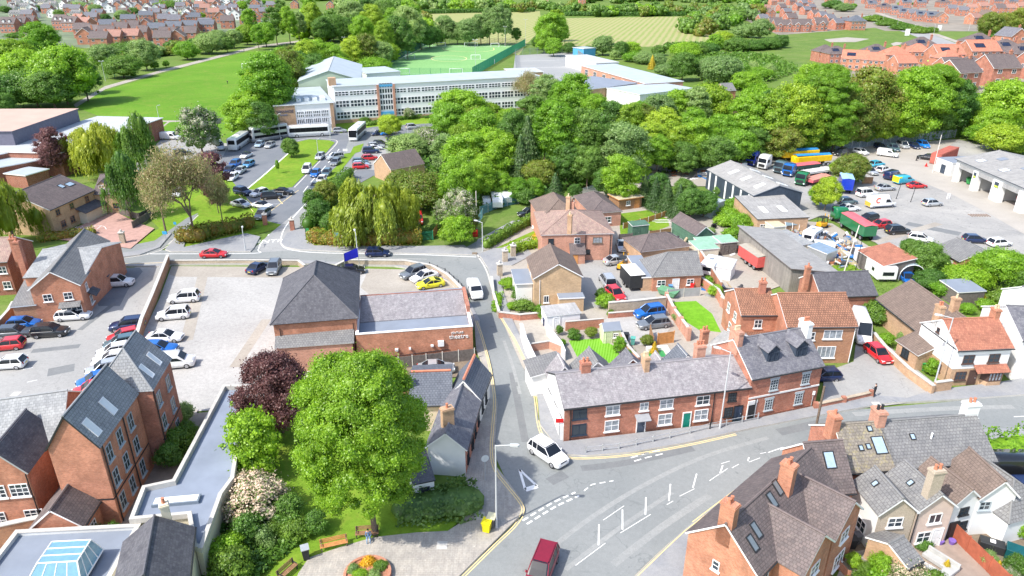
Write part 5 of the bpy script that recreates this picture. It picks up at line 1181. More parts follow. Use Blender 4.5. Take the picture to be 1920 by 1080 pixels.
h, b = wing('rear_wing_cottage', 'white rear cottage wing with black-framed windows between two gables', (1792,942), (1836,932), (1745,880), 4.2, 5.3, W_white, R_brown)
h.win(b, 'f', .5, 2.6, .95, .8, W_black); h.door(b, 'f', .25, .85, 1.9, W_black, W_black); h.win(b, 'f', .65, .9, .9, .9, W_black, 2, 2)
h, b = wing('rear_wing_cottage', 'white rear cottage wing, rightmost of the row, with broad brown gable roof', (1838,932), (1906,928), (1796,872), 4.3, 5.9, W_white, R_brown)
h.win(b, 'f', .2, 2.9, 1.0, .9, SB, 2, 2)
h = Bld('garden_room', 'single-storey white extension with hipped grey roof', 'extension', (1875,1024), (1960,1000), .0); h.block((0, h.L, 0, 9), 2.6, 4.6, 'hip_v', W_white, R_grey, fascia=W_black, over=.2)
h = Bld('lean_to_outhouse', 'low grey-roofed outhouse running down the garden wall', 'outhouse', (1655,985), (1690,978), 2.4); h.block(None, 2.3, 3.1, 'gable', B_tan, R_grey, rot=((1700,1062),(1725,1048),(1640,1003),2.3))
h = Bld('detached_brick_house', 'large orange brick house with two rear gabled wings and end chimneys', 'house', (1420,1078), (1571,921), 5.3); Lx = h.L
b = h.block((0, Lx, 0, 5.8), 5.3, 8.0, 'gable', B_orange, R_dbrown, fascia=W_fascia); h.win(b, 'l', .45, 3.4, .6, .9, None, 1, 2, 1)
h.chim(.35, 3.0, 6.0, 9.8, .7, 1.15, B_orange, 2); h.chimpx(1481, 868, 9.9, 6.4, w=.7, d=1.1, mat=B_orange, pots=2)
SG = gloss('rooflight_glass', (.16, .19, .21), .15)
for t, q in ((.09, .3), (.17, .42), (.42, .62), (.52, .72)): h.sky(b, 'f', t, q, .5, 1.1, SG)
for x0, x1 in ((2.6, 7.3), (7.7, 12.5)):
    w2 = h.block((x0, x1, -2.1, 2.8), 5.2, 7.3, 'gable_v', B_orange, R_dbrown, fascia=W_fascia); h.win(w2, 'f', .5, 3.4, 1.4, 1.1, None, 2, 2, 1); h.win(w2, 'f', .5, .6, 1.8, 1.5, None, 3, 2, 1)
h.win(b, 'f', .1, 3.3, 1.1, 1.1, None, 2, 2)
h = Bld('corner_house', 'dark-tiled brick house with two rooflights joining the cottage row', 'house', (1568,922), (1602,918), 5.3)
b = h.block(None, 5.2, 8.0, 'gable', B_orange, R_dbrown, rot=((1530,925),(1601,919),(1528,838),5.2)); h.sky(b, 'f', .55, .45, .8, 1.3, M_glassb); h.sky(b, 'f', .15, .35, .5, 1.2, SG)
# --- theatre
h = Bld('theatre', 'red brick theatre with dark pyramid-roofed tower and long slated hall', 'theatre', (529,706), (676,688)); Lx = h.L
tw = h.block(None, 6.2, 10.2, 'hip_v', B_orange, R_dslate, rot=((512,607),(667,595),(676,514),6.2), over=.35, fascia=W_black)
ext = h.block(None, 3.7, 4.6, 'mono', B_pink, R_grey, rot=((519,651),(660,641),1.7,3.7))
hl = h.block(None, 3.8, 4.3, 'parapet', B_orange, R_felt, rot=((667,628),(886,612),(878,550),4.3), fascia=W_fascia)
M_, W_, D_ = hl[:3]; _m = MB(); _m.slab([(.35, D_*.42, 3.9), (W_-.35, D_*.42, 3.9), (W_-.35, D_-.4, 5.1), (.35, D_-.4, 5.1)], .15); h.mb(_m, 'roof', [R_lichen], M_)
_m = MB(); _m.box(.3, W_-.3, D_-.39, D_-.3, 3.8, 5.2); _m.box(W_-.3, W_+.1, D_*.4, D_+.1, 3.9, 5.3); h.mb(_m, 'gable_parapet', [B_red], M_)
F_, _w = h.fm(hl, 'f')
t = text_mesh('theatre', .82, W_white, 'sign_lettering', .04); kid(t, h.root); t.matrix_local = F_ @ T(W_-1.75, -.05, 3.05) @ Matrix.Rotation(math.pi/2, 4, 'X')
t = text_mesh('VENTURE', .36, W_white, 'sign_lettering', .04); kid(t, h.root); t.matrix_local = F_ @ T(W_-1.95, -.05, 3.6) @ Matrix.Rotation(math.pi/2, 4, 'X')
for x, z, w_, hh in ((W_-4.4, 1.95, .75, .75), (W_-5.3, 2.0, .35, .2), (W_-8, 1.8, .25, .25), (W_-9.6, 1.75, .25, .25), (W_*.32, 1.8, .4, .25)):
    _m = MB(); _m.box(x, x+w_, -.3, -.02, z, z+hh); h.mb(_m, 'wall_unit', [W_fascia], F_)
_m = MB(); _m.tube((W_*.2, -.07, .9), (W_-3, -.07, 1.35), .04, n=5); h.mb(_m, 'cable', [W_black], F_)
h.pipe(tw, 'f', .07, 5.5); h.pipe(tw, 'f', .96, 5.5)
h = Bld('annexe_wall', 'low brick annexe with felt roof behind the theatre hall', 'annexe', (676,560), (874,545), 3.2); h.block((0, h.L, 0, 1.6), 2.8, 2.9, 'flat', B_red, R_felt, over=.05)
# --- L shaped cottages
h = Bld('roadside_cottage', 'white-gabled roadside cottage with dark slate roof and black porch', 'cottage', (816,914), (871,897)); Lx = h.L
b = h.block(None, 3.3, 4.9, 'gable', B_red, R_slate, rot=((872,842),(900,745),(802,835),3.3), side=W_white, ridge=True)
b2 = h.block(None, 3.4, 5.4, 'gable', W_grey, R_nslate, rot=((899,748),(918,700),(842,742),3.4)); rd = plain('red_ridge_tile', (.55, .2, .12)); M_, W_, D_ = b2[:3]; _m = MB(); _m.tube((0, D_/2, 5.62), (W_, D_/2, 5.62), .16, n=6); h.mb(_m, 'ridge', [rd], M_)
b3 = h.block(None, 3.3, 4.8, 'gable', W_cream, R_nslate, rot=((768,760),(846,757),(758,688),3.3)); M_, W_, D_ = b3[:3]; _m = MB(); _m.tube((0, D_/2, 5.02), (W_, D_/2, 5.02), .14, n=6); h.mb(_m, 'ridge', [rd], M_)
h.chimpx(838, 764, 6.6, 4.2, w=1.15, d=.7, mat=B_tan, pots=1); h.chimpx(757, 700, 6.0, 3.5, w=.5, d=.9, mat=B_orange, pots=1)
b4 = h.block(None, 2.2, 3.1, 'mono', W_white, R_dslate, rot=((776,914),(814,906),(794,850),1.9), over=.12, fascia=W_black); h.win(b4, 'f', .5, .95, 1.0, .75, W_black)
for t in (.15, .4, .62, .85): h.win(b, 'f', t, .9, .9, 1.0, W_black)
for t in (.25, .6): h.win(b2, 'f', t, 1.0, .8, 1.1, W_black)
h.pipe(b, 'f', .45, 3.2)
# --- buff brick house
h = Bld('buff_brick_house', 'buff brick house with white bargeboards and grey tile roof by the lane', 'house', (1001,580), (1088,576)); Lx = h.L
b = h.block((0, Lx, 0, 7.8), 4.9, 6.9, 'gable_v', B_buff, R_brown); h.win(b, 'f', .26, 1.0, .75, 1.1, None, 2, 1); h.block((Lx*.5, Lx*1.02, -1.6, -.05), 2.2, 2.3, 'flat', B_buff, R_felt, over=.1); h.block((-2.4, -.05, 1.5, 6.5), 3.4, 3.5, 'flat', W_white, R_felt)
h.row(b, 'r', (.3, .7), 1.0, 1.0, 1.0); h.row(b, 'l', (.5,), 3.5, 1.0, 1.0); _m = MB(); _m.tube((.8, -.08, .1), (.8, -.08, 4.6), .04, n=6); h.mb(_m, 'drainpipe', [W_fascia])
# --- pink brick house
h = Bld('pink_brick_house', 'big pink brick house with hipped brown roofs and porch', 'house', (1016,474), (1148,489)); h.root.rotation_euler[2]
b = h.block(None, 4.9, 7.0, 'hip', B_pink, R_pink, rot=((1016,440),(1149,437),(1020,398),4.9)); h.block(None, 4.9, 7.3, 'hip_v', B_pink, R_brown, rot=((1017,412),(1092,408),(1023,376),4.9)); 
h.win(b, 'f', .13, 3.2, .95, .95, W_black); h.win(b, 'f', .5, 3.2, 1.0, 1.05, W_fascia); h.win(b, 'f', .79, 3.2, 1.6, 1.05, M_bark, 3, 1, 1, M_curt); h.win(b, 'f', .16, .9, 1.4, 1.2, W_fascia); h.win(b, 'f', .66, 1.3, .7, .8, W_black)
M_, W_, D_ = b[:3]; _m = MB(); _m.box(W_*.40, W_*.60, -1.5, -.01, 0, 2.0); h.mb(_m, 'porch', [B_pink], M_); _m = MB(); _m.slab([(W_*.385, -1.7, 1.9), (W_*.61, -1.7, 1.9), (W_*.61, 0, 3.3), (W_*.385, 0, 3.3)], .12); h.mb(_m, 'porch_roof', [R_dbrown], M_)
_m = MB(); _m.box(W_*.43, W_*.50, -1.56, -1.48, .05, 1.9); h.mb(_m, 'door', [M_wood2], M_); h.pipe(b, 'f', .62, 4.8); h.pipe(b, 'f', .97, 4.8)
h.chimpx(1066, 368, 9.4, 6.0, w=.7, d=.7, mat=B_tan, pots=1, pm=M_buffpot); h.chimpx(1069, 402, 8.8, 5.5, w=.7, d=.7, mat=B_tan, pots=1, pm=M_buffpot); h.chimpx(1073, 378, 8.4, 6.0, w=.8, d=.6, mat=B_pink, pots=1)
h = Bld('brick_bungalow', 'brick bungalow with white-edged dark hip roof and flat grey extension', 'bungalow', (1108,428), (1163,424)); b = h.block((0, h.L, 0, 11), 3.0, 4.5, 'hip_v', B_pink, R_dbrown); h.win(b, 'f', .55, .9, 1.4, 1.2); h.win(b, 'r', .3, 1, 1.2, 1)
# --- bungalow pair in the middle
h = Bld('tiled_bungalow', 'brick bungalow with ribbed grey-brown tile roof facing its terrace', 'bungalow', (1222,548), (1312,544)); Lx = h.L; b = h.block((0, Lx, 0, 6.6), 2.6, 5.0, 'hip', B_orange, R_grey, hipend=(1, 0))
h.win(b, 'f', .18, 1.0, 1.3, .95, None, 2); h.win(b, 'f', .78, 1.0, 1.1, .95, None, 2); h.door(b, 'f', .48, .9, 2.0, W_white); h.block((-1.6, .6, .3, 9), 2.3, 2.4, 'flat', B_tan, R_felt, over=.1)
h = Bld('hipped_bungalow', 'low brick bungalow with dark purple-brown hipped roof', 'bungalow', (1200,498), (1262,490)); h.block((0, 9, 0, 6.4), 2.5, 4.0, 'hip', B_tan, R_dbrown)
# --- industrial
h = Bld('workshop', 'navy-clad workshop with grey sheet roof and white rooflights', 'workshop', (1355,329), (1413,367), 4.2)
b = h.block(None, 4.2, 5.9, 'gable_v', W_navy, R_asb, rot=((1413,367),(1504,361),(1386,315),4.2), over=.15, fascia=R_felt)
D_ = b[2]
for t in (.15, .42, .68): h.sky(b, 'l', 1-t, .35, 1.0, 2.0, R_skyl, R_skyl); h.sky(b, 'r', t, .35, 1.0, 2.0, R_skyl, R_skyl)
F_, W_ = h.fm(b, 'l')
for t in (.08, .22, .44, .60, .76, .92): _m = MB(); _m.box(t*W_-.3, t*W_+.3, -.06, .01, .2, 4.0); h.mb(_m, 'white_panel', [W_fascia], F_)
b2 = h.block((0, 1, 0, 1), 2.7, 3.9, 'mono', B_tan, R_asb, rot=((1421,412),(1516,408),(1413,378),2.7), over=.15, fascia=W_black)
for t in (.28, .66): h.sky(b2, 'f', t, .25, .9, 2.4, R_skyl, R_skyl)
h.win(b2, 'f', .12, .8, 1.2, 1.0)
h = Bld('timber_shed', 'long weathered mono-pitch shed with grey board cladding', 'shed', (1385,436), (1483,514), 3.4)
b = h.block(None, 4.1, 3.1, 'mono', M_clap, R_asb, rot=((1386,430),(1484,510),(1464,427),3.6), over=.3, fascia=M_wooddk)
h.win(b, 'r', .6, 1, .9, 1.1, W_black); 
h = Bld('red_tiled_garage', 'open-sided garage with plain red tile roof beside the white caravan', 'garage', (1622,478), (1658,500), 2.6); h.block(None, 2.6, 3.6, 'mono', M_wooddk, R_red, rot=((1610,468),(1657,497),(1640,450),2.8), over=.2)
h = Bld('grey_roofed_garage', 'small brick garage with grey tile roof at the yard edge', 'garage', (1752,462), (1800,487), 2.5); b = h.block(None, 2.5, 4.0, 'gable', B_orange, R_grey, rot=((1752,464),(1800,490),(1788,440),2.5)); h.door(b, 'f', .7, .9, 1.9, W_white)
# depot
h = Bld('vehicle_depot', 'long open-fronted vehicle depot with grey sheet roof and white pillars', 'depot', (1783,341), (1913,402))
b = h.block(None, 5.2, 7.0, 'gable', W_grey, R_asb, rot=((1795,298),(1960,368),(1850,264),5.2), over=.5, fascia=W_navy, z0=4.4, gutter=False)
M_, W_, D_ = b[:3]
_m = MB(); _m.box(.1, W_-.1, D_-.4, D_-.2, 0, 4.4); _m.box(W_*.27, W_*.275, 1, D_-.4, 0, 4.4); _m.box(W_*.53, W_*.535, 1, D_-.4, 0, 4.4); _m.box(.1, .3, 1.2, D_-.4, 0, 4.4); h.mb(_m, 'wall', [W_grey], M_)
for t, w_ in ((.03, 1.0), (.27, 1.6), (.53, 2.9), (.80, 2.0), (.985, 1.2)): _m = MB(); _m.box(t*W_-w_/2, t*W_+w_/2, -.25, .9, 0, 4.395); h.mb(_m, 'pillar', [W_white], M_)
for t0, t1 in ((.05, .25), (.29, .5), (.57, .77), (.83, .965)): _m = MB(); _m.box(t0*W_, t1*W_, -.05, .05, 3.5, 4.38); h.mb(_m, 'shutter', [R_metal], M_)
for t, w_ in ((.27, 1.2), (.53, 1.9)):
    _m = MB(); _m.box(t*W_-w_*.35, t*W_+w_*.35, -.30, -.26, 2.9, 4.1, 0); _m.box(t*W_-w_*.3, t*W_+w_*.3, -.32, -.305, 3.0, 3.4, 1); h.mb(_m, 'sign_board', [W_navy, plain('lime_sign', (.5, .6, .08))], M_)
for s_ in range(2): _m = MB(); _m.box(.08*W_+s_*2, .08*W_+s_*2+.9, 3, 4, 0, 1.3); h.mb(_m, 'equipment', [plain('equipment', (.3, .22, .06)) if s_ == 0 else PAINT['royal blue']], M_)
for i in range(3):
    for j in range(2): h.sky(b, 'f', .15+.28*i+.05*j, .2+.4*j, 1.6, 1.6, R_felt if j else R_skyl, R_felt)
h2_ = Bld('depot_office', 'small white flat-roofed office with dark door beside the depot', 'office', (1750,319), (1781,333)); b = h2_.block(None, 3.1, 3.2, 'flat', W_white, R_felt, rot=((1751,320),(1780,331),(1800,300),0), over=.1, fascia=W_white); h2_.door(b, 'f', .52, 1.3, 2.1, W_navy, W_navy)
# --- school
h = Bld('school', 'long three-storey white school with rows of windows and pale flat roof', 'school', (632,232), (1010,206)); Lx = h.L
W_far = plain('school_frame', (.8, .8, .82), .5); SH = zc((632,232), 163); fl = SH/3.25
b = h.block((0, Lx, 0, 16), SH, SH+.1, 'flat', W_fascia, R_lblue, over=.3, fascia=W_fascia)
_m = MB(); _m.box(-.4, Lx, -.12, -.01, 0, fl*.32); h.mb(_m, 'plinth', [B_tan])
for fi in range(3):
    z = fl*.42+fi*fl; n = 15
    for i in range(n):
        t = (i+.5)/n
        if .20 < t < .27: continue
        h.win(b, 'f', t, z, Lx/n*.92, fl*(.40 if fi == 2 else .60), W_far, 4, 2, 0)
x = Lx*.235; _m = MB(); _m.box(x-2.9, x-2.2, -.5, 0, 0, SH); _m.box(x+2.2, x+2.9, -.5, 0, 0, SH); h.mb(_m, 'pilaster', [B_pink]); 
for z, c_ in ((.3, M_steelb := W_steelb), (SH-.7, W_steelb)): _m = MB(); _m.box(x-2.2, x+2.2, -.3, -.02, z if z > 1 else fl*.55, (z if z > 1 else fl*.55)+.9); h.mb(_m, 'blue_panel', [W_steelb])
for k in range(5): a, g2 = win_mesh(4.2, 1.5, W_far, 5, 1, 0, M_glass); o = h.place(a, 'window', T(x-2.1, -.08, fl*.95+k*1.75)); h.place(g2, 'pane', Matrix.Identity(4), o)
lw = h.block(None, zc((540,250),196), zc((540,250),196)+.1, 'flat', W_fascia, R_lblue, rot=((521,254),(630,246),(545,215),0), over=.3)
M_, W_, D_ = lw[:3]; _m = MB(); _m.box(-.02, W_*.34, -.15, -.01, 0, lw[3]); _m.box(W_*.94, W_, -.15, -.01, 0, lw[3]); h.mb(_m, 'brick_panel', [B_tan], M_)
for z in (.28, .66):
    for i in range(4): h.win(lw, 'f', .42+i*.14, lw[3]*z-.9, W_*.125, lw[3]*(.34 if z < .5 else .22), W_far, 4, 2, 0)
F_, _w = h.fm(lw, 'f'); t = text_mesh('IVANHOE', 1.1, plain('sign_blue', (.03, .06, .16)), 'sign_lettering', .03); kid(t, h.root); t.matrix_local = F_ @ T(W_*.17, -.2, lw[3]*.80) @ Matrix.Rotation(math.pi/2, 4, 'X')
t = text_mesh('COLLEGE', .5, plain('sign_light_blue', (.12, .25, .5)), 'sign_lettering', .03); kid(t, h.root); t.matrix_local = F_ @ T(W_*.14, -.2, lw[3]*.69) @ Matrix.Rotation(math.pi/2, 4, 'X')
for i in range(4): _m = MB(); _m.box(W_*(.4+.14*i), W_*(.48+.14*i), 4, 8, lw[3]+.21, lw[3]+1.0); h.mb(_m, 'roof_light', [R_skyl], M_)
_m = MB(); _m.box(-1, 1.2, 2, 4.5, SH, SH+2.4); h.mb(_m, 'chimney', [B_tan])
h = Bld('sports_hall', 'tall pale green sports hall with shallow pitched pale roof', 'sports hall', (561,238), (640,225)); z_ = zc((562,212), 153)
h.block(None, z_, z_+3.2, 'gable_v', W_sage, R_lblue, rot=((559,153),(676,150),(592,123),z_), over=.3, fascia=W_sage)
h = Bld('sports_hall_annexe', 'low pale-roofed annexe between the sports hall and the pitch', 'annexe', (690,170), (752,165)); h.block((0, h.L, 0, 18), 6.5, 6.6, 'flat', W_fascia, R_lblue)
h = Bld('school_block', 'brick school block with grey flat roof at the right end', 'school block', (1060,200), (1193,180)); z_ = zc((1193,182), 158); b = h.block((0, h.L, 0, 24), z_, z_+.1, 'flat', B_tan, R_felt, over=.2)
h = Bld('school_wing', 'low school wing with broad pale blue roof and brick side', 'school block', (1210,170), (1280,166)); z_ = 5
b = h.block(None, z_, z_+.1, 'flat', B_pink, R_lblue, rot=((1209,157),(1281,153),(1160,120),z_)); h.row(b, 'l', (.1, .25, .4, .55, .7, .85), 1.6, 3.0, 2.4, nx=3, ny=2)
h = Bld('school_wing', 'white-roofed school block at the far corner of the courts', 'school block', (1130,126), (1160,122)); h.block(None, 5, 5.1, 'flat', W_white, R_whiter, rot=((1118,119),(1160,117),(1095,103),5))
h = Bld('school_wing', 'small blue-sided hut with pale roof behind the courts', 'school block', (1094,108), (1116,106)); h.block((0, h.L, 0, 9), 4.5, 4.6, 'flat', W_steelb, R_lblue)
h = Bld('school_wing', 'low grey school link block showing above the wood', 'school block', (1195,188), (1290,176)); h.block(None, 4.5, 4.6, 'flat', W_white, R_lblue, rot=((1200,178),(1300,166),(1190,160),4.5))
h = Bld('school_wing', 'pale flat-roofed block left of the hard courts', 'school block', (965,155), (1018,152)); h.block(None, 5, 5.1, 'flat', B_tan, R_whiter, rot=((960,137),(1018,135),(958,129),5))
h = Bld('lone_house', 'single grey roof poking out of the wood', 'house', (1356,186), (1378,185)); h.block((0, h.L, 0, 7), 3, 5.2, 'gable', B_red, R_grey)
# --- left middle
h = Bld('leisure_centre', 'huge low leisure centre with pink-tan hall roof and white flat roofs', 'leisure centre', (20,285), (150,232)); 
h.block(None, 9, 9.2, 'flat', plain('dark_band', (.14, .14, .19)), R_tanflat, rot=((22,247),(145,205),(-55,215),9), over=.3, fascia=plain('dark_band', (.14, .14, .19)))
h.block(None, 5.5, 5.6, 'flat', B_dark, R_whiter, rot=((112,288),(304,222),(80,250),5.5), over=.3); h.block(None, 5.2, 5.3, 'flat', B_dark, R_whiter, rot=((-60,302),(60,278),(-80,250),5.2), over=.3)
h.block(None, 4.0, 4.1, 'flat', B_dark, R_lblue, rot=((-40,322),(100,296),(-60,300),4.0), over=.3)
h = Bld('low_flat_shed', 'low pale-roofed shed beside the dark copper tree', 'shed', (48,330), (90,318), 3); h.block((0, h.L, 0, 6), 3, 3.1, 'flat', B_dark, R_lblue)
h = Bld('buff_office_house', 'buff brick building with brown tiled hips, bay porch and dormers', 'office building', (106,436), (200,388)); 
b = h.block(None, 5.0, 7.8, 'gable', B_buff, R_dbrown, rot=((92,394),(176,356),(72,350),5.0)); h.row(b, 'f', (.15, .45, .8), 3.4, 1.1, 1.1, fr=M_wood); h.row(b, 'f', (.2, .4), .9, 1.3, 1.3, fr=M_wood)
M_, W_, D_ = b[:3]; _m = MB(); _m.box(W_*.55, W_*1.0, -1.6, -.01, 0, 2.3); h.mb(_m, 'bay_porch', [W_cream], M_); _m = MB(); _m.slab([(W_*.5, -2.0, 2.3), (W_*1.03, -2.0, 2.3), (W_*1.03, 0, 3.2), (W_*.5, 0, 3.2)], .12); h.mb(_m, 'porch_roof', [R_dslate], M_)
h.sky(b, 'f', .85, .45, 1.6, 1.0, M_glassb); h.sky(b, 'f', .7, .5, .9, 1.0, M_glassb)
c = h.block(None, 4.2, 6.6, 'gable', B_buff, R_dbrown, rot=((175,364),(222,362),(168,338),4.2)); h.dormer(c, .3, .25, 1.5, .8, R_dbrown, B_buff, side='f'); h.dormer(c, .8, .25, 1.5, .8, R_dbrown, B_buff); h.row(c, 'f', (.3, .8), 1.0, 1.3, 1.2, fr=M_wood)
h = Bld('brick_house', 'orange brick house with grey slate cross-gables by the left car park', 'house', (62,604), (150,588)); Lx = h.L
g1 = h.block(None, 5.2, 7.4, 'gable_v', B_orange, R_grey, rot=((56,542),(148,533),(90,462),5.2), over=.3)
for t, z in ((.3, 3.1), (.72, 3.1)): h.win(g1, 'f', t, z, 1.1, 1.1)
M_, W_, D_ = g1[:3]; h.win(g1, 'f', .72, .6, 2.6, 1.6, None, 4, 2); _m = MB(); _m.slab([(W_*.5, -1.0, 2.3), (W_*.95, -1.0, 2.3), (W_*.95, 0, 2.8), (W_*.5, 0, 2.8)], .1); h.mb(_m, 'bay_roof', [R_grey], M_)
for t in (.15, .3, .45, .62, .8): h.win(g1, 'r', t, 3.2, .9, 1.1)
for t in (.2, .6, .85): h.win(g1, 'r', t, .8, 1.5, 1.4, None, 3, 2)
F_, W_ = h.fm(g1, 'r')
for t in (.2, .6, .85): _m = MB(); _m.slab([(t*W_-1.2, -1.1, 2.3), (t*W_+1.2, -1.1, 2.3), (t*W_+1.2, 0, 3.0), (t*W_-1.2, 0, 3.0)], .1); h.mb(_m, 'bay_roof', [R_dslate], F_)
h.block(None, 5.2, 6.8, 'gable', B_orange, R_greyp, rot=((46,520),(160,515),(52,462),5.2)); h.block(None, 2.8, 4.2, 'mono', B_brown, R_grey, rot=((24,578),(66,574),(34,540),2.6))
h = Bld('tall_chimney_house', 'dark brick house with mossy slate roof at the left edge', 'house', (-30,556), (32,552)); b = h.block((0, h.L, 0, 8.5), 5.4, 7.6, 'gable', B_dark, R_pink); h.row(b, 'f', (.35, .8), 3.5, 1.1, 1.1); h.row(b, 'f', (.35, .8), 1, 1.1, 1.2)
h.chimpx(30, 452, 9.6, 0.2, w=.8, d=.8, mat=B_red, pots=1); h.chimpx(22, 446, 8.6, 4, w=.8, d=.6, mat=B_red, pots=2)
# --- bottom left
h = Bld('apartment_block', 'three-storey brick apartment block with long slate roof and rooflights', 'apartment block', (224,930), (300,800)); 
Z = 8.6
b = h.block(None, Z, Z+3.0, 'gable_v', B_orange, R_mid, rot=((89,840),(185,835),(253,738),Z), over=.2, fascia=W_black)
for t, q in ((.12, .12), (.52, .12)): h.sky(b, 'r', t, q, .7, 1.6, R_skyl, W_fascia); h.dormer(b, .5, .5, .1, .1, R_grey) if 0 else None
for z in (1.0, 3.6, 6.2):
    for t in (.15, .42, .72): h.win(b, 'r', t, z, 1.0, 1.6, SB, 2, 2)
b3 = h.block(None, Z, Z+3.3, 'hip_v', B_red, R_mid, rot=((172,740),(284,732),(320,674),Z), over=.2, fascia=W_black, hipend=(1, 0))
for z in (1.0, 3.6, 6.2):
    for t in (.2, .7): h.win(b3, 'r', t, z, 1.0, 1.5, SB, 2, 2)
for t in (.3, .7): h.sky(b3, 'r', t, .12, .6, 1.5, R_skyl, W_fascia)
h.pipe(b, 'r', .04, 8.4); h.pipe(b, 'r', .57, 8.4); h.pipe(b3, 'r', .03, 8.4); h.band(b, 'r', 2.9, .12, .04, W_black); h.band(b, 'f', 2.9, .12, .04, W_black); h.band(b3, 'r', 2.9, .12, .04, W_black)
h = Bld('brick_wing', 'brick wing with mottled pale slate roof at the left edge', 'house', (-60,860), (90,840), 5.5); b = h.block(None, 6.0, 8.8, 'gable', B_orange, R_greyp, rot=((-70,850),(112,822),(-60,756),6.6)); 
h = Bld('gabled_brick_house', 'orange brick gabled house with dark slates and white sash windows', 'house', (-40,1005), (62,975)); b = h.block(None, 6.2, 8.6, 'gable_v', B_orange, R_dslate, rot=((-46,892),(50,884),(-30,820),6.2), over=.2, fascia=plain('grey_barge', (.35, .36, .36)))
h.row(b, 'f', (.28, .74), 3.7, 1.5, 1.3, nx=3, ny=3); h.row(b, 'f', (.1, .86), .9, 1.5, 1.3, nx=3, ny=3); h.pipe(b, 'f', .97, 6); _m = MB(); _m.box(0, h.L*.9, -.9, -.3, 0, .6); h.mb(_m, 'railing_base', [W_black])
h = Bld('tiled_outhouse', 'low brown-tiled outhouse with one sloping roof and white window', 'outhouse', (52,1010), (165,1000), 3); b = h.block(None, 2.9, 4.6, 'gable', B_orange, R_dbrown, rot=((152,985),(204,905),(62,985),2.9)); h.win(b, 'f', .25, .7, 1.2, 1.3, W_fascia, 3, 3)
h = Bld('flat_roofed_block', 'long L-shaped block with blue-grey membrane roof and stone parapet', 'building', (366,1080), (420,1040)); Z = 3.6
P_ = [h.loc(*p, Z) for p in ((421,727),(460,727),(450,810),(436,900),(414,930),(378,1030),(366,1026),(356,966),(248,976),(271,917),(327,905),(376,812))]
_m = MB(); _m.prism(P_, 0, Z-.2, 0, 1); h.mb(_m, 'wall', [W_cream, R_bluef]); _m = MB(); P_ = P_[::-1]; n_ = len(P_)
for i in range(n_):
    a, c = Vector(P_[i]), Vector(P_[(i+1) % n_]); d = (c-a).normalized(); q = Vector((-d.y, d.x))*.17; hh = Z+.3+(i % 3)*.003; _m.prism([tuple(a-q-d*.16), tuple(c-q+d*.15), tuple(c+q+d*.15), tuple(a+q-d*.16)], Z-.19, hh)
h.mb(_m, 'parapet', [M_kerb]); x, y = h.loc(331, 938, Z); _m = MB(); _m.box(-1.9, 1.9, -.5, .5, Z-.2, Z+.1, 0); _m.box(-1.78, 1.78, -.38, .38, Z+.1, Z+.14, 1); h.mb(_m, 'roof_light', [plain('steel_blue', (.18, .22, .27)), R_skyl], T(x, y, 0) @ rz(math.radians(8)-h.r))
h = Bld('rendered_house', 'cream rendered house with dark ribbed roof at the bottom left', 'house', (330,1110), (390,1090)); b = h.block(None, 4.6, 6.4, 'gable', W_cream, R_dslate, rot=((350,1100),(362,990),(215,1100),4.6), over=.15, fascia=W_black)
h.chim(.5, 2, 4, 7.2, .6, .6, W_cream, 1)
h = Bld('glass_roof_lantern', 'white-framed glass roof lantern on a flat grey roof', 'conservatory', (-40,1110), (210,1090), 3.0); b = h.block(None, 3.0, 3.3, 'parapet', W_grey, R_felt, rot=((-60,1120),(200,1105),(-50,1005),3.0), fascia=M_kerb)
M_, W_, D_ = b[:3]; A = [(W_*.40, D_*.02), (W_*.82, D_*.02), (W_*.82, D_*.58), (W_*.40, D_*.58)]; ins = .9; Bt = [(A[0][0]+ins, A[0][1]+ins), (A[1][0]-ins*.4, A[1][1]+ins), (A[2][0]-ins*.4, A[2][1]-ins*.6), (A[3][0]+ins, A[3][1]-ins*.6)]
_m = MB(); _f = MB()
for i in range(4):
    j = (i+1) % 4; p = [(*A[i], 3.4), (*A[j], 3.4), (*Bt[j], 4.9), (*Bt[i], 4.9)]; _m.poly(p); _f.tube(p[0], p[1], .07, n=5); _f.tube(p[1], p[2], .06, n=5); _f.tube(p[3], p[2], .06, n=5)
    for q in (.25, .5, .75): _f.tube(Vector(p[0]).lerp(Vector(p[1]), q), Vector(p[3]).lerp(Vector(p[2]), q), .04, n=5)
_m.poly([(*q, 4.9) for q in Bt]); h.mb(_m, 'glass', [M_clearg], M_)
for q in (.33, .66): _f.tube(Vector((*Bt[0], 4.93)).lerp(Vector((*Bt[3], 4.93)), q), Vector((*Bt[1], 4.93)).lerp(Vector((*Bt[2], 4.93)), q), .05, n=5)
h.mb(_f, 'glazing_frame', [W_fascia], M_)
# --- sheds and small buildings
def shed(A, B, D, ze, zr, kind, wl, rf, nm, desc, cat='shed', door=True, win=False):
    q = Bld(nm, desc, cat, A, B); b = q.block((0, q.L, 0, D), ze, zr, kind, wl, rf, over=.12, ridge=False, gutter=False)
    if door: q.door(b, 'f', .3, .75, 1.8, wl, wl)
    if win: q.win(b, 'f', .7, .9, .7, .6)
    return q
shed((1025,620), (1087,613), 2.8, 2.1, 2.3, 'mono', W_fascia, R_metal, 'metal_shed', 'white panelled garden garage with corrugated roof')
shed((1131,646), (1163,643), 1.9, 1.9, 2.6, 'gable', plain('cream_boarding', (.58, .62, .42)), R_felt, 'garden_shed', 'cream summerhouse shed with grey felt roof on the striped lawn', win=True)
shed((1185,446), (1215,443), 2.0, 2.2, 2.4, 'mono', M_shed, M_shed, 'garden_shed', 'green metal shed against the lawn fence')
q = shed((1307,465), (1336,459), 2, 1, 2, 'flat', M_shed, R_dbrown, 'x', 'x') if False else None
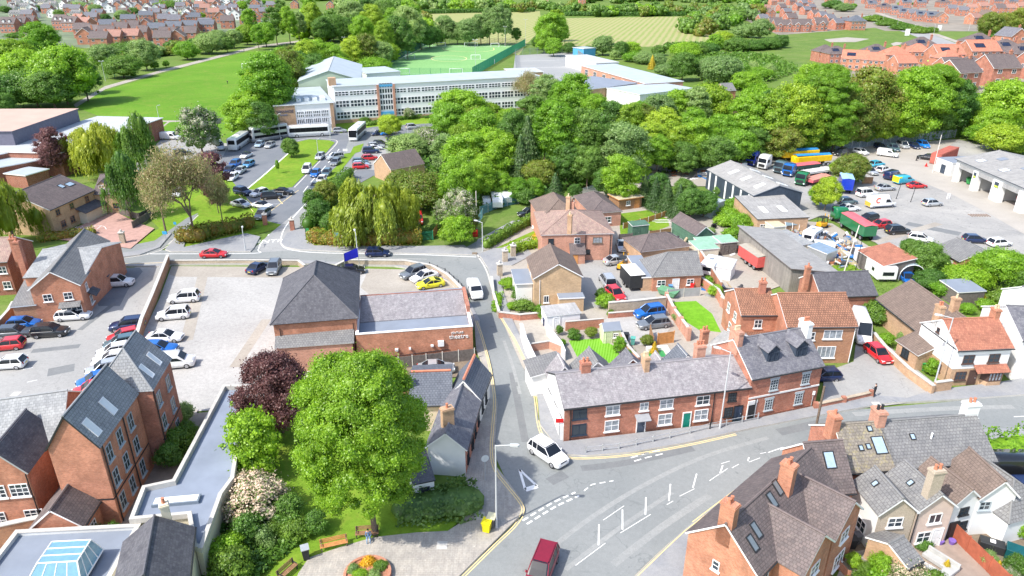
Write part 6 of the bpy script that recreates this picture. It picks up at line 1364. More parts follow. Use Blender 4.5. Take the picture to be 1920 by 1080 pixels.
q = Bld('garden_building', 'long green timber garden building with brown gable roof', 'summerhouse', (1300,455), (1336,450)); q.block(None, 2.4, 3.7, 'gable_v', M_shed, R_dbrown, rot=((1306,441),(1337,437),(1275,412),2.4), over=.2)
q = Bld('timber_cabin', 'small brown timber cabin with flat buff roof at the lawn corner', 'summerhouse', (1160,396), (1202,390)); bb = q.block((0, q.L, 0, 4), 2.3, 2.4, 'flat', M_wood, plain('buff_felt', (.5, .43, .3)), over=.3, fascia=M_wood2); q.win(bb, 'f', .4, 1, .9, .9); q.door(bb, 'f', .8, .9, 1.9, M_wood2, M_wood2)
shed((1308,492), (1345,489), 4, 2.2, 2.3, 'mono', W_cream, R_green, 'garden_shed', 'long shed with worn green roof behind the bungalow', door=False)
shed((1312,481), (1352,478), 3, 2.2, 2.3, 'mono', W_cream, R_green, 'garden_shed', 'pale shed with green-edged roof beside the bungalow wall')
shed((1350,480), (1380,477), 3, 2.3, 2.5, 'mono', M_wooddk, R_green, 'garden_shed', 'open store with pale green roof and workbench')
shed((1333,521), (1368,528), 3, 2.0, 2.6, 'mono', W_fascia, R_whiter, 'garden_shed', 'white shed with bright sheet roof beyond the brick wall', door=False)
shed((1560,372+14), (1592,370+14), 2, 1, 2, 'flat', W_navy, R_felt, 'x', 'x') if False else None
shed((1332,410), (1356,400), 6, 2.6, 2.7, 'flat', R_lblue, R_lblue, 'storage_box', 'grey steel storage unit in the conifers', cat='container', door=False)
shed((1448,447), (1470,445), 3, 2.1, 2.2, 'mono', W_cream, plain('buff_felt', (.5, .43, .3)), 'garden_shed', 'small buff-roofed shed in the scrap yard', door=False)
shed((1490,484), (1520,480), 7, 2.2, 2.3, 'mono_x', W_cream, R_greyp, 'lean_to', 'pale green sheeted lean-to behind the long timber shed', door=False)
shed((1546,500), (1566,492), 3.5, 2.2, 2.5, 'mono', M_steel, plain('blue_steel_sheet', (.2, .27, .35)), 'metal_shed', 'blue-grey metal shed at the end of the timber shed', door=False)
shed((703,332), (735,345), 9, 3.2, 6.0, 'gable_v', B_tan, R_dbrown, 'lodge', 'small lodge with steep brown roof behind the willow', cat='house', door=False)
shed((1790,575), (1840,572), 4, 2.2, 2.4, 'mono', M_wooddk, R_felt, 'garden_shed', 'dark flat-roofed shed among yellow bushes at right', door=False)
# ================================================================ FAR ESTATES
def far_proto(wl, rf, W, D, ze, rh, kind, fr=None, barge=False, solar=0, dorm=0):
    """parts of one estate house, as (name, mesh, matrix, subparts)"""
    root = bpy.data.objects.new('proto', None); COL.objects.link(root)
    q = Bld.__new__(Bld); q.root = root; q.o = Vector((0, 0)); q.r = 0; q.L = W; q.B = []
    b = q.block((0, W, 0, D), ze, ze+rh, kind, wl, rf, over=.35, gutter=False, fascia=W_fascia)
    n = 2 if W < 9 else 4
    for i in range(n):
        for z, hh in ((1.0, 1.3), (3.6, 1.1)): q.win(b, 'f', (i+.5)/n, z, 1.3, hh, W_fascia, 2, 1, 0)
    if kind != 'hip': q.win(b, 'l', .5, 3.4, 1, 1.1, W_fascia, 2, 1, 0); 
    if barge:
        for x in ((W*.25, W*.75) if W > 9 else (W*.5,)): 
            _m = MB(); w = 1.9; _m.slab([(x-w, -.9, ze-.1), (x, -.9, ze+1.5), (x, 2.6, ze+1.5), (x-w, 2.6, ze-.1)], .12); _m.slab([(x+w, -.9, ze-.1), (x, -.9, ze+1.5), (x, 2.6, ze+1.5), (x+w, 2.6, ze-.1)], .12); q.mb(_m, 'gable_roof', [rf])
            _m = MB(); _m.poly([(x-w+.2, -.75, 0), (x+w-.2, -.75, 0), (x+w-.2, -.75, ze-.15), (x, -.75, ze+1.3), (x-w+.2, -.75, ze-.15)]); _m.poly([(x-w+.2, -.75, 0), (x-w+.2, -.75, ze-.2), (x-w+.2, 0, ze-.2), (x-w+.2, 0, 0)]); _m.poly([(x+w-.2, -.75, 0), (x+w-.2, 0, 0), (x+w-.2, 0, ze-.2), (x+w-.2, -.75, ze-.2)]); q.mb(_m, 'bay', [wl])
            _m = MB(); _m.tube((x-w-.1, -.95, ze-.2), (x, -.95, ze+1.45), .12, n=4); _m.tube((x+w+.1, -.95, ze-.2), (x, -.95, ze+1.45), .12, n=4); q.mb(_m, 'bargeboard', [W_fascia])
            for z in (1, 3.6): a, g2 = win_mesh(1.6, 1.2, W_fascia, 2, 1, 0, M_glass); o = q.place(a, 'window', T(x-.8, -.79, z)); q.place(g2, 'pane', Matrix.Identity(4), o)
    if solar: q.solar(b, 'f', .35, .28, W*.32, D*.22)
    if dorm: [q.dormer(b, t, .15, 1.4, 1.1, rf, W_white) for t in (.3, .7)]
    q.chim(W*.9, D*.5, ze+rh*.6, ze+rh+1, .8, .6, wl, 1)
    return root
PR = {}
for nm, a in dict(
    redgrey=(B_red, R_slate, 8.5, 8.5, 5.2, 3.0, 'gable'), redbrown=(B_red, R_dbrown, 8.5, 8.5, 5.2, 3.0, 'gable'), redred=(B_orange, R_terr, 8.5, 8.5, 5.2, 3.0, 'gable'), redv=(B_orange, R_slate, 8, 9, 5.2, 3.2, 'gable_v'), redvb=(B_orange, R_brown, 8, 9, 5.2, 3.2, 'gable_v'),
    white=(W_white, R_brown, 8, 9, 4.8, 3.2, 'gable_v'), cream=(W_cream, R_grey, 9, 8, 2.8, 3.2, 'gable'), greyrow=(B_red, R_nslate, 10, 7.5, 5.2, 2.6, 'gable'), hipgrey=(B_red, R_nslate, 9.5, 9, 5.2, 3.0, 'hip'), hipbrown=(B_red, R_dbrown, 9.5, 9, 5.2, 3.0, 'hip'), terr=(B_orange, R_orange, 9.5, 8.5, 5.2, 3.0, 'gable'), hipterr=(B_orange, R_orange, 10, 9, 5.2, 3.0, 'hip')).items():
    PR[nm] = far_proto(*a)
PR['barge'] = far_proto(B_red, R_dbrown, 15, 9, 5.2, 3.4, 'gable', None, True); PR['barges'] = far_proto(B_red, R_dbrown, 9, 9, 5.2, 3.4, 'gable', None, True)
PR['sol'] = far_proto(B_red, R_nslate, 9.5, 9, 5.2, 3.0, 'gable', solar=1); PR['hipsol'] = far_proto(B_red, R_dbrown, 11, 10, 5.2, 3.2, 'hip', solar=1); PR['terrsol'] = far_proto(B_orange, R_orange, 11, 9.5, 5.2, 3.2, 'gable', solar=1); PR['dorm'] = far_proto(B_red, R_dbrown, 9, 9, 5.6, 3.6, 'gable', dorm=1)
DESC = dict(redgrey='slate-roofed brick house', redbrown='brown-roofed brick house', redred='terracotta-roofed brick house', redv='slate-roofed front-gabled house', redvb='brown-roofed front-gabled house', white='white gabled house', cream='cream bungalow', greyrow='smooth grey-roofed terrace house',
    hipgrey='grey-hipped brick house', hipbrown='brown-hipped brick house', terr='bright orange-tiled house', hipterr='orange-hipped brick house', barge='semi-detached pair with twin white-edged gables', barges='house with one white-edged gable', sol='grey-roofed house with solar panel', hipsol='hipped-roof house with solar panel', terrsol='orange-tiled house with solar panel', dorm='tall brick house with dormers')
def far(kind, px, py, where, rot=0, s=1.0, group=None):
    g = G(px, py); r = clone_tree(PR[kind]); r.name = 'house'; r.location = (g.x, g.y, 0); r.rotation_euler = (0, 0, math.radians(rot)); r.scale = (s, s, s)
    tag(r, DESC[kind], 'house', where, group or 'houses on the far estates'); return r
wl_ = 'in far left estate, {} row'
for row, lst in (('back', [('cream',-20,20,8),('cream',8,24,5),('cream',36,18,-5),('cream',62,22,6),('cream',88,14,0),('white',112,17,-8),('cream',140,13,4),('cream',22,10,3),('cream',70,8,0),('white',40,6,10)]),
                 ('white-fronted', [('white',195,24,10),('redvb',212,20,8),('white',232,18,14),('white',250,22,12),('white',268,24,8),('white',284,27,14),('redvb',218,8,8),('white',244,7,3),('white',200,6,-4),('redred',262,6,10),('redv',300,16,8),('white',178,12,5)]),
                 ('second', [('dorm',2,62,5),('dorm',22,60,5),('dorm',38,58,8),('cream',88,33,3),('redgrey',40,40,5),('dorm',100,56,-6),('dorm',118,60,-6),('redred',134,50,-20),('redred',146,58,-20),('redgrey',132,28,4)]),
                 ('middle', [('redgrey',160,46,12),('greyrow',187,62,14),('greyrow',228,50,14),('greyrow',262,42,14),('redgrey',298,50,16),('redgrey',316,52,16),('redv',340,46,20),('greyrow',350,46,16),('redgrey',372,60,6),('redred',376,26,18),('redred',366,20,18),('redred',388,14,18),('redgrey',330,22,14),('white',346,30,14),('white',312,34,14),('redgrey',280,36,12)]),
                 ('right-hand', [('redvb',398,18,14),('redgrey',408,30,12),('redv',424,22,8),('white',430,38,10),('redvb',404,44,12),('redv',450,46,18),('redvb',468,42,18),('redgrey',486,34,16),('redgrey',440,10,8),('redv',470,14,8),('redgrey',500,20,8),('white',418,10,8),('redred',392,36,18),('redbrown',415,54,12)]),
                 ('front', [('redbrown',140,72,8),('redbrown',160,76,-20),('redvb',146,84,12),('redbrown',186,78,12),('redbrown',212,70,12),('redbrown',234,66,12),('redvb',262,62,14),('greyrow',278,70,8),('redred',196,88,8),('greyrow',310,66,6),('greyrow',340,64,6),('greyrow',372,62,6),('redbrown',248,78,8),('redvb',318,88,14),('redbrown',290,90,10),('redbrown',300,82,10),('redbrown',46,86,-8),('redbrown',340,80,8),('redred',230,86,6),('redbrown',170,92,8)])):
    for k, x, y, r in lst: far(k, x, y, wl_.format(row), r, 1.2)
wr = 'on far right estate, {}'
for row, lst in (('meadow row', [('barges',1443,58,4,1.1),('barge',1452,60,4,1.0),('barge',1484,60,4,1.05),('barges',1528,58,4,1.1)]),
                 ('roadside row', [('redgrey',1566,56,20,1),('redgrey',1580,54,20,1),('hipgrey',1594,57,6,1.3),('redgrey',1552,46,20,1),('redgrey',1538,40,20,1),('redbrown',1524,36,20,1),('redgrey',1508,28,20,1),('redgrey',1518,22,20,1),('redgrey',1494,20,20,1),('redgrey',1504,14,20,1)]),
                 ('back left rows', [('redred',1396,22,15,1),('redred',1412,26,15,1),('redred',1432,24,15,1),('redvb',1400,8,15,1),('redred',1420,6,15,1),('redred',1446,10,15,1),('redvb',1440,34,15,1),('redbrown',1462,22,15,1),('redgrey',1470,32,15,1),('redbrown',1480,10,15,1),('redbrown',1460,4,15,1),('redbrown',1410,38,10,1),('redbrown',1476,46,10,1.1),('redgrey',1424,46,10,1)]),
                 ('beyond the road', [('sol',1626,16,-8,1.1),('hipsol',1648,24,-6,1.2),('sol',1636,8,-8,1.1),('sol',1670,28,-20,1.1),('sol',1684,34,-20,1.1),('redgrey',1702,36,-12,1.1),('sol',1716,40,-12,1.1),('sol',1736,42,-12,1.1),('redvb',1756,44,-12,1.1),('sol',1690,14,-6,1.2),('sol',1718,14,-6,1.2),('hipsol',1760,14,-4,1.2),('redgrey',1776,26,-10,1.1),('redgrey',1796,30,-10,1.1),('redred',1812,24,-16,1.1),('redred',1836,22,0,1.2),('redbrown',1790,10,-6,1.2),('sol',1830,8,-6,1.2),('sol',1862,10,-6,1.2),('redred',1824,46,20,1.1),('redvb',1846,40,14,1.1),('sol',1890,12,-4,1.2),('redred',1884,26,-4,1.2),('redred',1908,22,-4,1.2),('redbrown',1866,26,-4,1.2),('sol',1915,6,-4,1.2)]),
                 ('near row', [('hipbrown',1534,117,6,1.0),('hipsol',1553,121,6,1.0),('terrsol',1574,131,-24,1.05),('hipsol',1628,121,8,1.1),('terr',1614,133,-20,1.0),('hipterr',1662,127,4,1.15),('hipsol',1710,110,4,1.25),('hipterr',1698,120,-10,1.15),('terrsol',1754,128,4,1.25),('hipterr',1766,134,10,1.1),('terrsol',1816,124,4,1.4),('hipsol',1818,104,4,1.35),('hipsol',1868,118,6,1.3),('hipsol',1900,128,6,1.3),('hipsol',1800,150,4,1.1),('redbrown',1792,172,20,1.4),('hipbrown',1842,152,2,1.2),('redbrown',1854,164,8,1.5),('redv',1890,92,10,1.4),('redbrown',1930,150,6,1.4),('terr',1680,140,6,1.0),('redbrown',1770,150,8,1.1)])):
    for k, x, y, r, s in lst: far(k, x, y, wr.format(row), r, s)
_r = random.Random(9)
for ri, (y, n) in enumerate(((2,14),(8,15),(15,15),(24,14),(33,12))):
    for i in range(n):
        x = 14+i*(490/n)+_r.uniform(-6, 6); far(_r.choice(['white','cream','redgrey','redbrown','redvb','greyrow'] if x > 150 else ['cream','white','redgrey']), x, y+_r.uniform(-2, 2), f'in far left estate, {("top","second","third","fourth","fifth")[ri]} infill row', _r.uniform(-8, 16), 1.1)
for ri, (y, n) in enumerate(((0,14),(7,12))):
    for i in range(n): x = 1400+i*37+_r.uniform(-6, 6); far(_r.choice(['redgrey','sol','redbrown','redred']), x, y+_r.uniform(-2, 2), f'in far right estate, {("top","second")[ri]} infill row', _r.uniform(-14, 10), 1.1)
for x, y in ((1016,6),(1086,4),(545,12),(612,14)): far('redvb', x, y+4, 'among trees, top middle', 5, 1.1)
for k, p in PR.items():
    for ch in list(KIDS.get(p.name, [])):
        for g2 in KIDS.get(ch.name, []): bpy.data.objects.remove(g2)
        bpy.data.objects.remove(ch)
    bpy.data.objects.remove(p)
# ================================================================ VEHICLES IN PLACE
KIDS.clear()
W1 = 'in the tarmac car park at left'
for a in (('estate','white',(110,601),(170,597),'beside the brick gable at left'),('hatch','blue',(18,617),(78,612),W1),('estate','dark grey',(2,633),(62,629),W1),('suv','black',(68,632),(126,628),W1),('hatch','red',(46,652),(-14,658),W1),('hatch','white',(48,688),(-12,692),W1+', nearest the camera'),
          ('suv','white',(196,538),(251,535),'on the dark forecourt of the brick house'),('suv','navy',(269,615),(212,621),'nose-out against the long wall'),('hatch','red',(262,632),(205,645),'between navy and teal cars by the wall'),('hatch','teal',(258,645),(197,656),'squeezed against the long wall'),
          ('hatch','white',(246,661),(184,672),'by the long wall, farther one'),('estate','white',(243,677),(180,686),'by the long wall, nearer one'),('hatch','silver',(225,693),(168,705),'above the apartment roof'),('hatch','blue',(206,715),(156,728),'half hidden by the apartment roof'),('hatch','red',(200,733),(148,744),'mostly hidden by the apartment roof'),
          ('suv','white',(373,564),(320,568),'on the gravel yard, with dark roof'),('suv','white',(354,595),(299,600),'on the gravel yard beside the wall shadow'),('saloon','white',(281,640),(342,639),'on the gravel yard above the blue estate'),('estate','blue',(268,663),(333,660),'on the gravel yard'),
          ('saloon','navy',(474,515),(497,502),'near the road edge of the gravel yard'),('suv','grey',(519,501),(510,519),'near the road edge of the gravel yard'),('hatch','black',(645,515),(677,512),'under the blue banner'),('suv','grey',(793,514),(757,525),'by the curved stone wall'),('saloon','white',(814,520),(777,531),'by the curved stone wall'),('coupe','yellow',(832,535),(782,543),'by the curved stone wall'),
          ('saloon','silver',(788,701),(848,697),'in the yard below the theatre fence'),('suv','black',(1008,403),(974,407),'on the lane behind the hedge'),('hatch','white',(1017,421),(1004,434),'beside the pink brick house'),('saloon','silver',(1163,458),(1168,478),'nose-out beside the pink brick house'),('saloon','silver',(1137,498),(1173,493),'across the drive of the pink brick house'),
          ('mpv','silver',(1146,546),(1131,523),'beside the black box trailer'),('hatch','red',(1146,552),(1162,566),'half hidden behind the garden wall'),('suv','blue',(1241,591),(1192,598),'on the gravel drive behind the terrace'),('estate','grey',(1253,611),(1195,618),'on the gravel drive behind the terrace'),
          ('hatch','navy',(1568,710),(1515,713),'beside the townhouse')):
    car(*a)
car('suv','white',(1006,845),(1050,875),'driving out of the side road past the give-way triangle','white compact SUV')
car('mpv','dark red',(1028,1046),(1003,1110),'driving off the bottom edge of the picture','dark red people carrier')
car('coupe','red',(379,483),(426,482),'driving along the road above the gravel yard','red coupe'); car('hatch','navy',(686,481),(732,480),'driving past the willow hedge','deep blue hatchback')
car('hatch','red',(1629,660),(1661,686),'on the drive by the brick garden wall','bright red hatchback')
o = van('white',(300,691),(357,686),'beside the blue estate on gravel',4.9,1.95,'white taxi van with dark rear side window')
van('white',(886,541),(896,566),'coming down the side road by the theatre',4.8,1.85,'small white van')
W2 = 'in the garage yard'
for a in (('hatch','white',(1600,286),(1627,293),W2+' by the far fence'),('hatch','navy',(1640,276),(1659,284),W2+' by the far fence'),('suv','teal',(1664,278),(1685,288),W2+' by the far fence'),('mpv','silver',(1679,272),(1704,283),W2+' by the far fence'),('saloon','navy',(1703,273),(1723,283),W2+', second from the fence end'),('suv','bright blue',(1719,272),(1741,281),W2+', end of the fence row'),
          ('suv','black',(1588,289),(1562,294),W2+' beside the olive tree'),('hatch','turquoise',(1632,314),(1655,311),W2),('hatch','white',(1643,326),(1668,320),W2+' between turquoise and navy'),('saloon','silver',(1620,322),(1641,331),W2+' on the recovery bed'),('suv','bright blue',(1697,354-.0),(1697.5,353),W2) if False else ('coupe','red',(1697,354),(1739,352),W2),('saloon','silver',(1636,359),(1681,356),W2+' behind the boxy off-roader'),('4x4','white',(1602,371),(1646,367),W2+' with its back to the tree'),
          ('hatch','silver',(1725,388),(1768,385),W2+', alone in the open'),('hatch','teal',(1571,384),(1605,382),W2+' under the yellow-green tree'),('saloon','white',(1571,397),(1609,395),W2+' in front of the black car'),('hatch','black',(1647,412),(1606,418),W2+', nose to the scrap yard'),('hatch','red',(1670,425),(1627,430),W2+' near the pink-covered tipper'),('suv','black',(1657,440),(1706,437),W2+' near the pink-covered tipper'),
          ('hatch','navy',(1811,455),(1843,456),W2+' behind the small garage'),('hatch','white',(1860,463),(1884,461),W2+' hidden by the right-hand bushes'),('hatch','white',(1714,452),(1736,455),W2+' hidden by the dark hedge tree')):
    car(*a)
van('white',(1641,291),(1686,297),W2+' near the far fence',5.0,2.0,'plain white mid-size van'); van('navy',(1658,340),(1686,331),W2,5.3,2.0,'navy blue van seen from behind')
o = van('turquoise',(1672,347),(1714,342),W2,5.0,1.95,'turquoise van with yellow rear'); _m = MB(); _m.box(-2.54,-1.6,-.93,.93,.5,1.86); k_ = _m.obj('yellow_panel',[PAINT['yellow']],o,bevel=.05)
o = van('white',(1620,391),(1679,387),W2+' with orange ring emblem',6.0,2.65,'big white van',True,1.1)
_m = MB()
for i in range(12):
    t0, t1 = .9+i*.38, .9+(i+1)*.38
    for s in (-1,): _m.poly([(-1.35+.62*math.cos(t0), s*.985, 1.72+.62*math.sin(t0)), (-1.35+.62*math.cos(t1), s*.985, 1.72+.62*math.sin(t1)), (-1.35+.36*math.cos(t1), s*.985, 1.72+.36*math.sin(t1)), (-1.35+.36*math.cos(t0), s*.985, 1.72+.36*math.sin(t0))])
_m.obj('ring_emblem', [plain('emblem_orange', (.75, .12, .06), .5)], o)
_m = MB(); _m.box(-3.04,-2.97,-.85,.85,.45,1.3); _m.obj('rear_marking', [plain('amber_panel', (.72, .42, .06))], o)
_m = MB(); _m.box(-2.4,2.2,-1.0,1.0,.3,.52); _m.obj('sill_trim', [plain('sill_grey', (.10, .11, .14))], o)
# school car park
W3 = 'in the school car park'; W4 = 'on the school drive'; W5 = 'in the small lot right of the school drive'
for a in (('hatch','pale blue',(493,271),(481,279),W3+' near the double-decker'),('hatch','silver',(513,273),(500,280),W3+' near the double-decker'),('conv','white',(470,292),(455,299),W3+', alone behind the coach'),('suv','blue',(449,308),(433,318),W3),('hatch','light blue',(474,309),(459,317),W3),('hatch','silver',(459,320),(443,330),W3),('hatch','navy',(437,319),(424,328),W3+' against the copper tree'),('hatch','white',(444,332),(429,343),W3+' against the copper tree'),
          ('suv','navy',(443,362),(469,368),W3+' at the island tip'),('hatch','white',(496,364),(477,370),W3+' at the island tip'),('suv','black',(493,374),(529,371),W3+' in the marked bays'),('saloon','black',(517,364),(545,365),W3+' at the island tip'),('saloon','silver',(438,385),(468,391),W3+' under the thin brown tree'),('conv','white',(478,388),(508,392),W3+' in the marked bays'),('suv','grey',(501,403),(484,415),W3+' by the gate pier'),
          ('hatch','silver',(606,294),(595,303),W4),('suv','silver',(641,297),(616,301),W4+' crossing the lanes'),('hatch','grey',(634,305),(625,313),W4),('mpv','white',(581,316),(571,331),W4),('hatch','blue',(597,325),(587,335),W4),('hatch','teal',(618,323),(608,335),W4),('hatch','white',(609,336),(598,349),W4),('saloon','dark grey',(598,348),(586,361),W4+', leading the queue'),
          ('suv','navy',(682,288),(710,287),W5),('saloon','white',(688,283),(715,281),W5),('estate','silver',(694,278),(717,277),W5),('hatch','black',(704,273),(722,273),W5),('hatch','black',(736,264),(729,271),W5),('hatch','navy',(718,253),(700,255),W5+', far row'),('hatch','bright blue',(733,252),(716,254),W5+', far row'),('hatch','white',(742,250),(728,250),W5+', far row'),
          ('hatch','red',(688,301),(700,300),W5+' above the willow'),('hatch','teal',(664,308),(689,307),W5+' above the willow'),('hatch','pale blue',(666,313),(690,312),W5+' above the willow'),('hatch','red',(668,317),(686,316),W5+' above the willow'),('hatch','silver',(627,249),(648,248),'beside the school front'),('suv','silver',(762,243),(787,241),'beside the school front'),('hatch','black',(745,245),(733,246),'beside the school front'),
          ('suv','black',(333,292),(352,290),'on the pale drive left of the thin tree'),('hatch','red',(330,335),(318,342),'behind the thin brown tree'),('hatch','white',(345,325),(336,334),'behind the thin brown tree'),('hatch','white',(340,362),(330,372),'behind the thin brown tree'),('hatch','grey',(312,338),(303,345),'behind the thin brown tree')):
    car(*a, near=True)
van('white',(299,261),(342,262),'beside the leisure centre end wall',5.6,2.2,'white van with one dark side window')
coach((433,287),(465,265),'white coach with back window towards the copper tree','',3.4,11.5); coach((538,258),(472,268),'silver double-decker bus at the school','',4.3,10.8,'silver',True)
coach((544,258),(618,254),'white coach parked side-on before the school','',3.4,12); coach((683,247),(659,269),'white coach facing the camera on the school drive','',3.5,12)
van('silver',(405,272),(420,288),'white van roof behind the chestnut'[:0]+'behind the flowering chestnut',5.5,2.3,'pale van')
# lorries
Y = plain('tanker_yellow', (.75, .47, .01), .4); BL = plain('tarpaulin_blue', (.03, .22, .48), .6); PK = plain('tarpaulin_pink', (.62, .13, .15), .6)
tractor((1424,304),(1404,314),'royal blue','blue lorry cab facing the wood','at the end of the row'); tractor((1449,312),(1428,319),'white','white lorry cab beside the blue one','')
tractor((1480,318),(1455,328),'teal','dark green lorry cab','in the lorry row',3.0); tractor((1496,322),(1470,335),'blue','mid-blue lorry cab','in the lorry row',3.0); tractor((1520,338),(1494,352),'green','green lorry cab nearest the workshop','in the lorry row',3.0)
def trailer(rear, front, L_, H0, H1, body, top, desc, where, tank=False, W=2.5):
    root = vroot('lorry_trailer', rear, front, desc, where, 'trailer'); X = L_/2; b = MB()
    if tank:
        for i in range(9):
            pass
        b.prism([(-X, -1.1), (X-.8, -1.2), (X, -.9), (X, .9), (X-.8, 1.2), (-X, 1.1)], H0, H1); b.tube((-X-.1, 0, (H0+H1)/2), (X+.1, 0, (H0+H1)/2+.1), (H1-H0)*.55, n=14); b.obj('body', [body], root, bevel=.12)
        c = MB(); c.slab([(-X+.2, -.95, H1+.06), (X-.5, -.95, H1+.3), (X-.5, 0, H1+.6), (-X+.2, 0, H1+.36)], .1); c.slab([(-X+.2, .95, H1+.06), (X-.5, .95, H1+.3), (X-.5, 0, H1+.6), (-X+.2, 0, H1+.36)], .1); c.obj('cover', [top], root)
    else:
        b.box(-X, X, -W/2, W/2, H0, H1); b.obj('body', [body], root, bevel=.06)
        c = MB(); c.slab([(-X, -W/2-.03, H1+.06), (X, -W/2-.03, H1+.06), (X, 0, H1+.25), (-X, 0, H1+.25)], .06); c.slab([(-X, W/2+.03, H1+.06), (X, W/2+.03, H1+.06), (X, 0, H1+.25), (-X, 0, H1+.25)], .06); c.obj('cover', [top], root)
    wheels(root, (-X+1.0, -X+2.3, -X+3.6), 1.0, .48, True, .3); return root
trailer((1532,283),(1426,290),13.6,1.1,3.9,plain('pale_trailer',(.62,.62,.56)),plain('trailer_roof',(.42,.44,.42)),'long pale box trailer below the wood','')
trailer((1534,299),(1458,305),10.5,1.2,2.7,Y,BL,'yellow bulk trailer with blue cover, farther of two','',True); trailer((1557,309),(1480,315),10.5,1.2,2.7,Y,BL,'yellow bulk trailer with blue cover, nearer of two','',True)
trailer((1528,321),(1484,326),7.5,1.1,2.0,plain('trailer_dark',(.04,.08,.07)),PK,'short trailer with pink cover below the yellow ones',''); trailer((1560,325),(1500,334),8,.9,1.3,W_fascia,plain('flatbed_white',(.6,.6,.6)),'white flatbed trailer behind the green cab',''); trailer((1548,340),(1512,350),7,.9,1.5,PK,plain('tarp_faded',(.55,.25,.2)),'flatbed with faded red cover beside the leafy tree','')
trailer((1580,352),(1586,368),5.5,1.0,3.4,PAINT['royal blue'],plain('tarp_light_blue',(.30,.48,.72)),'blue curtain-sided lorry body behind the leafy tree','')
o = trailer((1632,456),(1580,424),8.0,1.0,2.9,PAINT['green'],PK,'green tipper lorry body with pink cover','among the scrap'); tractor((1590,430),(1566,412),'green','green tipper lorry cab','joined to the pink-covered body',2.9)
o = trailer((1432,512),(1392,484),6.0,.7,2.5,plain('faded_red_paint',(.56,.10,.09)),plain('van_roof_grey',(.36,.33,.28)),'faded red lorry body beside the timber shed',''); 
root = vroot('box_trailer',(1195,549),(1174,525),'black box trailer with white roof in the drive','','trailer'); boxon(root,'body',-2.3,2.3,-1.2,1.2,.5,2.7,[W_black,W_white],.03,1); wheels(root,(-.5,.5),1.15,.33,True); boxon(root,'drawbar',2.3,3.4,-.08,.08,.5,.62,[M_steel])
def caravan(rear, front, desc, where, L_=5.5, H=2.5, W=2.2, col='white'):
    root = vroot('caravan', rear, front, desc, where, 'caravan'); X = L_/2; b = MB(); h = W/2
    loft(b, [ring(h*s, h*s, h*.96*s, z0, zt-.2, zt, x) for x, s, z0, zt in ((-X, .93, .6, H-.35), (-X+.3, 1, .45, H-.03), (-X+.7, 1, .42, H), (X-.8, 1, .42, H), (X-.35, .99, .45, H-.1), (X-.02, .93, .6, H-.8), (X, .88, .7, 1.1))], lambda c, n: 0); b.obj('body', [PAINT[col]], root)
    for s in (-1, 1):
        for x in ((-X*.55), X*.1, X*.55): g = MB(); g.box(x-.38, x+.38, s*h-.02, s*h+.02, 1.25, 1.8); g.obj('window', [M_cglass], root)
    g = MB(); g.box(-X-.02, -X+.03, -h*.6, h*.6, 1.2, 1.8); g.obj('window', [M_cglass], root); g = MB(); g.box(-.35, .15, -.3, .3, H+.0, H+.12); g.obj('roof_vent', [R_felt], root); wheels(root, (-.2,), h-.1, .32, False); return root
caravan((1657,526),(1618,492),'long white static caravan with grey windows','between the red-tiled garage and slate roof',9.5,2.6,2.9)
caravan((929,377),(934,397),'white caravan with its nose to the fence','behind the blue railings'); caravan((948,372),(951,386),'older white caravan, right of the other','behind the blue railings',4.6); caravan((910,380),(914,394),'narrow white box trailer','behind the blue railings',3.4,1.9,1.7)
caravan((1325,520),(1338,505),'white touring caravan','beyond the brick wall',5,2.4); caravan((1512,460),(1530,448),'white motor caravan wreck','in the scrap yard',4.6,2.4)
van('white',(1546,482-8),(1520,472),'in the scrap yard under cables',5.0,2.0,'battered white van')
o = van('white',(1604,612),(1618,650),'squeezed beside the orange brick house',6.8,2.9,'white motorhome with cab over its windscreen',True,.9)
o = van('black',(1868,893),(1925,893),'on the gravel drive at the right edge',5.4,2.5,'tall black van'); car('hatch','navy',(1905,925),(1950,923),'below the black van at the right edge')
# small extras
def scrap(px, py, kind, col, desc, where, s=1.0):
    g = G(px, py); root = empty(kind, (g.x, g.y, GZ(*g)), R.uniform(0, 3)); tag(root, desc, kind.replace('_', ' '), where); return root
def forklift(px, py, desc, where):
    r = scrap(px, py, 'forklift', None, desc, where); boxon(r,'body',-1.1,.6,-.6,.6,.35,1.1,[plain('plant_yellow',(.72,.36,.02),.5)],.08); _m = MB()
    for x in (-.9, .5):
        for y in (-.5, .5): _m.box(x-.04, x+.04, y-.04, y+.04, 1.1, 2.1)
    _m.box(-1, .6, -.6, .6, 2.1, 2.18); _m.obj('cage', [W_black], r); _m = MB()
    for y in (-.4, .4): _m.box(.7, .8, y-.05, y+.05, .1, 2.6); _m.box(.8, 1.9, y-.06, y+.06, .12, .18)
    _m.obj('mast', [plain('plant_yellow',(.72,.36,.02),.5)], r); wheels(r,(-.8,.5),.6,.3,False); return r
forklift(1168,506,'yellow forklift beside the black box trailer',''); forklift(1541,428,'orange-caged forklift in the scrap yard','')
for i, (x, y) in enumerate(((1262,476),(1270,480),(1258,470))): pass
